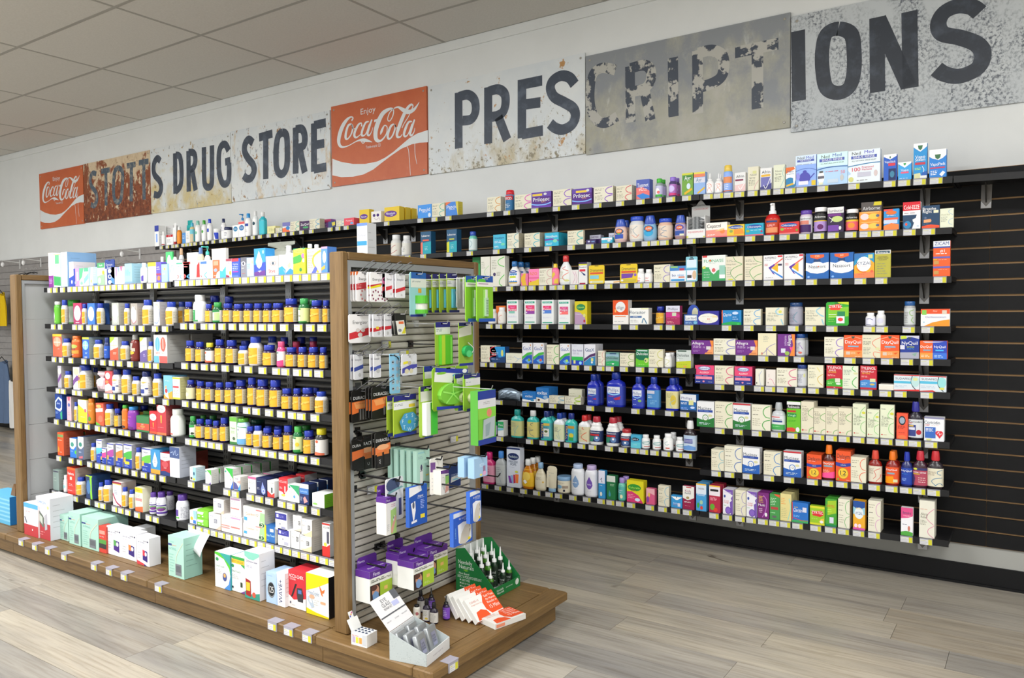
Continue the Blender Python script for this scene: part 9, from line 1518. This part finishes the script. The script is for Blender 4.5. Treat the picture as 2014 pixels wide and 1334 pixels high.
for k in range(3): text_into(b, ('tiny tin', 'screws', 'lens cloth')[k], .03+.05*k, .03, .006, .035, hexc('88888c'), lambda u, vv: LM(u, vv))
b.build('raised_lid', M_card, o)
me = MB(); me.lathe([(0, .9), (.04, 1), (.96, 1), (1, .9)], 0, 0, .031, .32, hexc('a9adaf'), 16, 5, 0, .088)
me.face([(-.014, -.0112, .02), (.014, -.0112, .02), (.014, -.0112, .068), (-.014, -.0112, .068)], hexc('b4b6d0'))
for s_, z in (('EYE', .054), ('GLASS', .045), ('REPAIR', .036)): text_into(me, s_, 0, z, .007, .022, hexc('55565c'), lambda u, v: (u, -.0115, v))
mt = me.mesh('lens_tin', M_foil); M_foil.node_tree.nodes['Principled BSDF'].inputs['Metallic'].default_value = .55
Rz = Matrix.Rotation(RZ, 4, 'Z')
for i in range(3):
    for j in range(2):
        p = Rz @ Vector((-.036-i*.036, .045+j*.075, 0)); oo = link('repair_kit_tin', mt, None, (EG[0]+p.x, EG[1]+p.y, DZ+.0045), 0)
        oo.rotation_euler = Matrix((Matrix.Rotation(RZ, 3, 'Z') @ Matrix.Rotation(math.radians(90), 3, 'Z') @ Matrix.Rotation(math.radians(-17-3*i), 3, 'X'))).to_euler() if False else (Matrix.Rotation(RZ+math.radians(90), 3, 'Z') @ Matrix.Rotation(math.radians(-16-2*i), 3, 'X')).to_euler()
        tag(oo, 'silver eyeglass kit tin in the grey display box, %s row, %s side' % (('front', 'middle', 'back')[i], ('left', 'right')[j]), 'tin', 'silver tins in the grey display box')
# little white counter box of lip balm tubes
t = MB(); w_, l_, h_ = .074, .058, .046; W_ = hexc('ebebe8'); th = .0015
t.box(0, 0, 0, w_, th, h_, W_); t.box(0, l_-th, 0, w_, l_, h_, W_); t.box(0, th, 0, th, l_-th, h_+.0, W_); t.box(w_-th, th, 0, w_, l_-th, h_, W_); t.box(th, th, h_-.004, w_-th, l_-th, h_-.002, W_); t.box(th, th, 0, w_-th, l_-th, th, W_)
t.prism([(0, .0015, h_), (0, l_-.0015, h_), (-.022, l_-.0015, h_+.038), (-.022, .0015, h_+.038)], (.0015, 0, .0008), W_)
for i, c in enumerate(('b8a8c8', 'e8d84a', 'f0a050')): t.face([(.006+i*.016, -.0004, .010), (.019+i*.016, -.0004, .010), (.019+i*.016, -.0004, .032), (.006+i*.016, -.0004, .032)], hexc(c))
text_into(t, 'lip balm', .02, .037, .006, .03, hexc('c04a50'), lambda u, v: (u, -.0006, v)); t.face([(.053, -.0004, .006), (.072, -.0004, .006), (.072, -.0004, .044), (.053, -.0004, .044)], hexc('c9ccd0'))
b2 = MB(); b2.prism([(-.0215, .018, h_+.036), (-.0215, .040, h_+.036), (-.032, .040, h_+.060), (-.032, .018, h_+.060)], (.0012, 0, .0005), W_)
for i, c in enumerate(('5a5ac8', 'e8a03a', 'd85a9a')): z = h_+.042+i*.005; x = -.0215-(z-h_-.036)*.44+.0016; b2.face([(x, .020+i*.006, z), (x, .026+i*.006, z), (x-.002, .026+i*.006, z+.006), (x-.002, .020+i*.006, z+.006)], hexc(c))
LB = (-2.086, -2.380)
o = t.build('display_box', M_card, None, (LB[0], LB[1], DZ+.0005), math.radians(4)); tag(o, 'tiny white counter box of round tubes beside the left oak post', 'display box'); b2.build('header_card', M_card, o)
b = MB(); b.lathe([(0, 1), (.95, 1), (1, .8)], 0, 0, .0065, 1, hexc('dfe2e6'), 10, 2, 0, .046); b.lathe([(0, 1), (1, .9)], 0, 0, .005, 1, hexc('2a3a58'), 10, 2, .0462, .0012); mtb = b.mesh('lip_balm', M_gloss)
for i in range(4):
    for j in range(3):
        p = Matrix.Rotation(math.radians(4), 4, 'Z') @ Vector((.012+i*.0167, .0125+j*.0168, 0)); oo = link('lip_balm_tube', mtb, None, (LB[0]+p.x, LB[1]+p.y, DZ+.0025))
        tag(oo, 'white tube with dark tip in the tiny counter box, row %s, %s from left' % (('one', 'two', 'three')[j], ORD[i]), 'tube', 'tubes in the tiny counter box')
# tincture bottles behind the grey display
for (x, y, r, h, bc, cc, lc, sh, tx, lab) in (
 (-1.990, -2.065, .016, .088, '241c30', '1a1a1e', 'c9c8c4', 'R3', 'm 14 10 86 60 4 998;e 60 80 20 10 c8b040', 'dark tincture bottle with grey label, left of the front pair'),
 (-1.952, -2.066, .0165, .082, '241c30', '1a1a1e', 'd0cec8', 'R3', 'm 14 10 86 90 6 a9a8a4', 'dark tincture bottle with grey label, right of the front pair'),
 (-1.935, -2.010, .0145, .096, '2a1a40', '141416', '7a4ab8', 'N', 'm 20 20 80 80 4 c8b8e8', 'purple dropper bottle standing right of the group'),
 (-2.045, -2.060, .0150, .052, 'eeeade', '1c1c20', 'ece8dc', 'J3', 'm 20 30 80 60 3 bba;e 70 50 20 20 a66', 'small white bottle with black cap among the dark tinctures'),
 (-2.028, -1.990, .0145, .102, '2a1a40', '141416', '6a48a0', 'N', 'm 20 20 80 80 4 b8a8d8', 'tallest dropper bottle with purple label at the back'),
 (-2.072, -2.005, .0150, .088, '241c30', '1a1a1e', 'c4c2be', 'R3', 'm 14 10 86 60 4 998', 'dark tincture bottle at the back left of the group')):
    me_, parts, dep = make(sh, 2*r, h, 0, bc, cc, None, lc+';'+tx); instance('tincture_bottle', me_, parts, (x-r, y-dep/2, DZ+.0008), math.radians(15), lab, 'bottle', 'tincture bottles on the plinth')
# curled paper notice hanging from the lowest shelf
b = MB(); n, m_ = 8, 4
P = []
for i in range(n+1):
    for j in range(m_+1):
        u, v = i/n, j/m_; P.append((-3.335+.155*u, -2.206-.035*math.sin(v*1.5)-.02*u*v, .336-.008*u-.095*v*(.75+.25*u)+.01*math.sin(u*3)*v))
fs = [(i*(m_+1)+j, i*(m_+1)+j+1, (i+1)*(m_+1)+j+1, (i+1)*(m_+1)+j) for i in range(n) for j in range(m_)]
b.faces(P, fs, hexc('eceef0'), True); o = b.build('paper_notice', M_card); md = o.modifiers.new('t', 'SOLIDIFY'); md.thickness = .0006; tag(o, 'blank white sheet of paper curling off the lowest shelf of the oak unit', 'paper')
# ---------------------------------------------------------------- left end: gift bag, clothes and hooks on the grey slatwall
b = MB(); b.box(-.30, -.002, 0, 0, .12, .165, hexc('5fb4dc'), hexc('1f72b4'))
for i in range(6): z = .02+i*.024; b.face([(-.30, -.0024, z), (0, -.0024, z), (0, -.0024, z+.010), (-.30, -.0024, z+.010)], hexc('8cccea'))
o = b.build('gift_bag', M_card, None, (-4.945, -2.30, DZ+.0005)); tag(o, 'blue striped gift bag standing on the plinth beyond the left end frame', 'bag')
b = MB(); b.prism([(-.06, .03, .165), (-.005, .03, .165), (0, .03, .21), (-.02, .03, .235), (-.045, .03, .20)], (0, .03, 0), hexc('7a5a3a')); b.build('tissue_paper', M_card, o)
M_cloth = mat('cloth', rough=.85, attr=True, spec=.2)
def garment(x, z0, z1, w, col, label, name='hanging_shirt', stripes=None):
    b = MB(); n = 12; m_ = 8; rr = random.Random(int(x*100))
    for s_ in (1, -1):
        P = []
        for i in range(n+1):
            for j in range(m_+1):
                u, v = i/n, j/m_; ww = w*(.62+.38*min(1, v*2.2)); f = (math.sin(math.pi*u)+.05); zz = z1-(z1-z0)*v-(.05*abs(u-.5)*2 if v == 0 else 0)
                P.append(((u-.5)*ww, -s_*(.045*f+.008*math.sin(u*22+v*3)), zz))
        fs = [(i*(m_+1)+j, i*(m_+1)+j+1, (i+1)*(m_+1)+j+1, (i+1)*(m_+1)+j) if s_ == 1 else (i*(m_+1)+j+1, i*(m_+1)+j, (i+1)*(m_+1)+j, (i+1)*(m_+1)+j+1) for i in range(n) for j in range(m_)]
        for q, f_ in enumerate(fs):
            j = q % m_; c = hexc(stripes if stripes and j % 2 else col); base_ = len(b.v)
            b.face([P[k] for k in f_], c, True)
    o = b.build(name, M_cloth, None, (x, -.16, 0)); tag(o, label, 'clothing', 'clothes on the grey slatwall')
    hb = MB(); c = hexc('1a1a1c'); hb.tube([(-w*.30, 0, z1-.03), (0, 0, z1+.035), (w*.30, 0, z1-.03)], .005, c); hb.tube([(0, 0, z1+.035), (0, 0, z1+.07), (.015, .01, z1+.09), (.0, .03, z1+.095)], .0025, hexc('b8b8b8')); hb.build('hanger', M_gloss, o)
garment(-10.12, 1.235, 1.64, .34, 'd8b41a', 'yellow shirt at the left edge of the picture')
garment(-10.55, 1.20, 1.66, .34, 'c8c4bc', 'grey striped shirt left of the yellow shirt', stripes='8a8680')
garment(-10.10, .10, .84, .40, '5a6c88', 'slate blue dress below the yellow shirt', 'hanging_dress')
garment(-9.80, .06, .62, .22, 'd4d2ce', 'pale grey garment at the end of the lower row', 'hanging_dress')
garment(-10.45, .12, .70, .30, 'c8c22a', 'yellow green garment behind the slate blue dress', 'hanging_dress')
for i, x in enumerate((-9.90, -9.40, -8.25, -7.40)):
    b = MB(); b.box(-.012, -.024, -.05, .012, -.0185, .05, hexc('c8c8c8')); b.tube([(0, -.02, .02), (0, -.20, .035), (0, -.215, .02)], .005, hexc('d4d4d2')); b.lathe([(0, .5), (.3, 1), (.7, 1), (1, .5)], 0, -.205, .018, 1, hexc('f0f0f0'), 10, 2, -.035, .05)
    tag(b.build('display_hook', M_gloss, None, (x, 0, 1.955)), 'chrome display hook on the grey slatwall, %s from left' % ORD[i], 'hook', 'chrome hooks on the grey slatwall')
for i, x in enumerate((-9.72, -9.58, -9.50, -8.55, -8.05, -7.85, -7.60)):
    c = hexc('1a1a1c' if i < 3 else 'd0ccc8'); b = MB(); b.tube([(0, 0, 0), (0, -.0, .04), (.014, 0, .055), (.026, 0, .04)], .0022, hexc('c8c8c6')); b.tube([(-.15, 0, -.07), (-.05, 0, -.015), (0, 0, .0), (.05, 0, -.015), (.15, 0, -.07), (-.15, 0, -.07)], .005, c)
    o = b.build('clothes_hanger', M_gloss, None, (x, -.05, 1.85 if i < 3 else 1.90)); o.rotation_euler = (0, 0, math.radians(60+7*i)); tag(o, '%s clothes hanger hooked on the grey slatwall, %s from left' % ('black' if i < 3 else 'pale', ORD[i]), 'hanger', 'empty hangers on the grey slatwall')
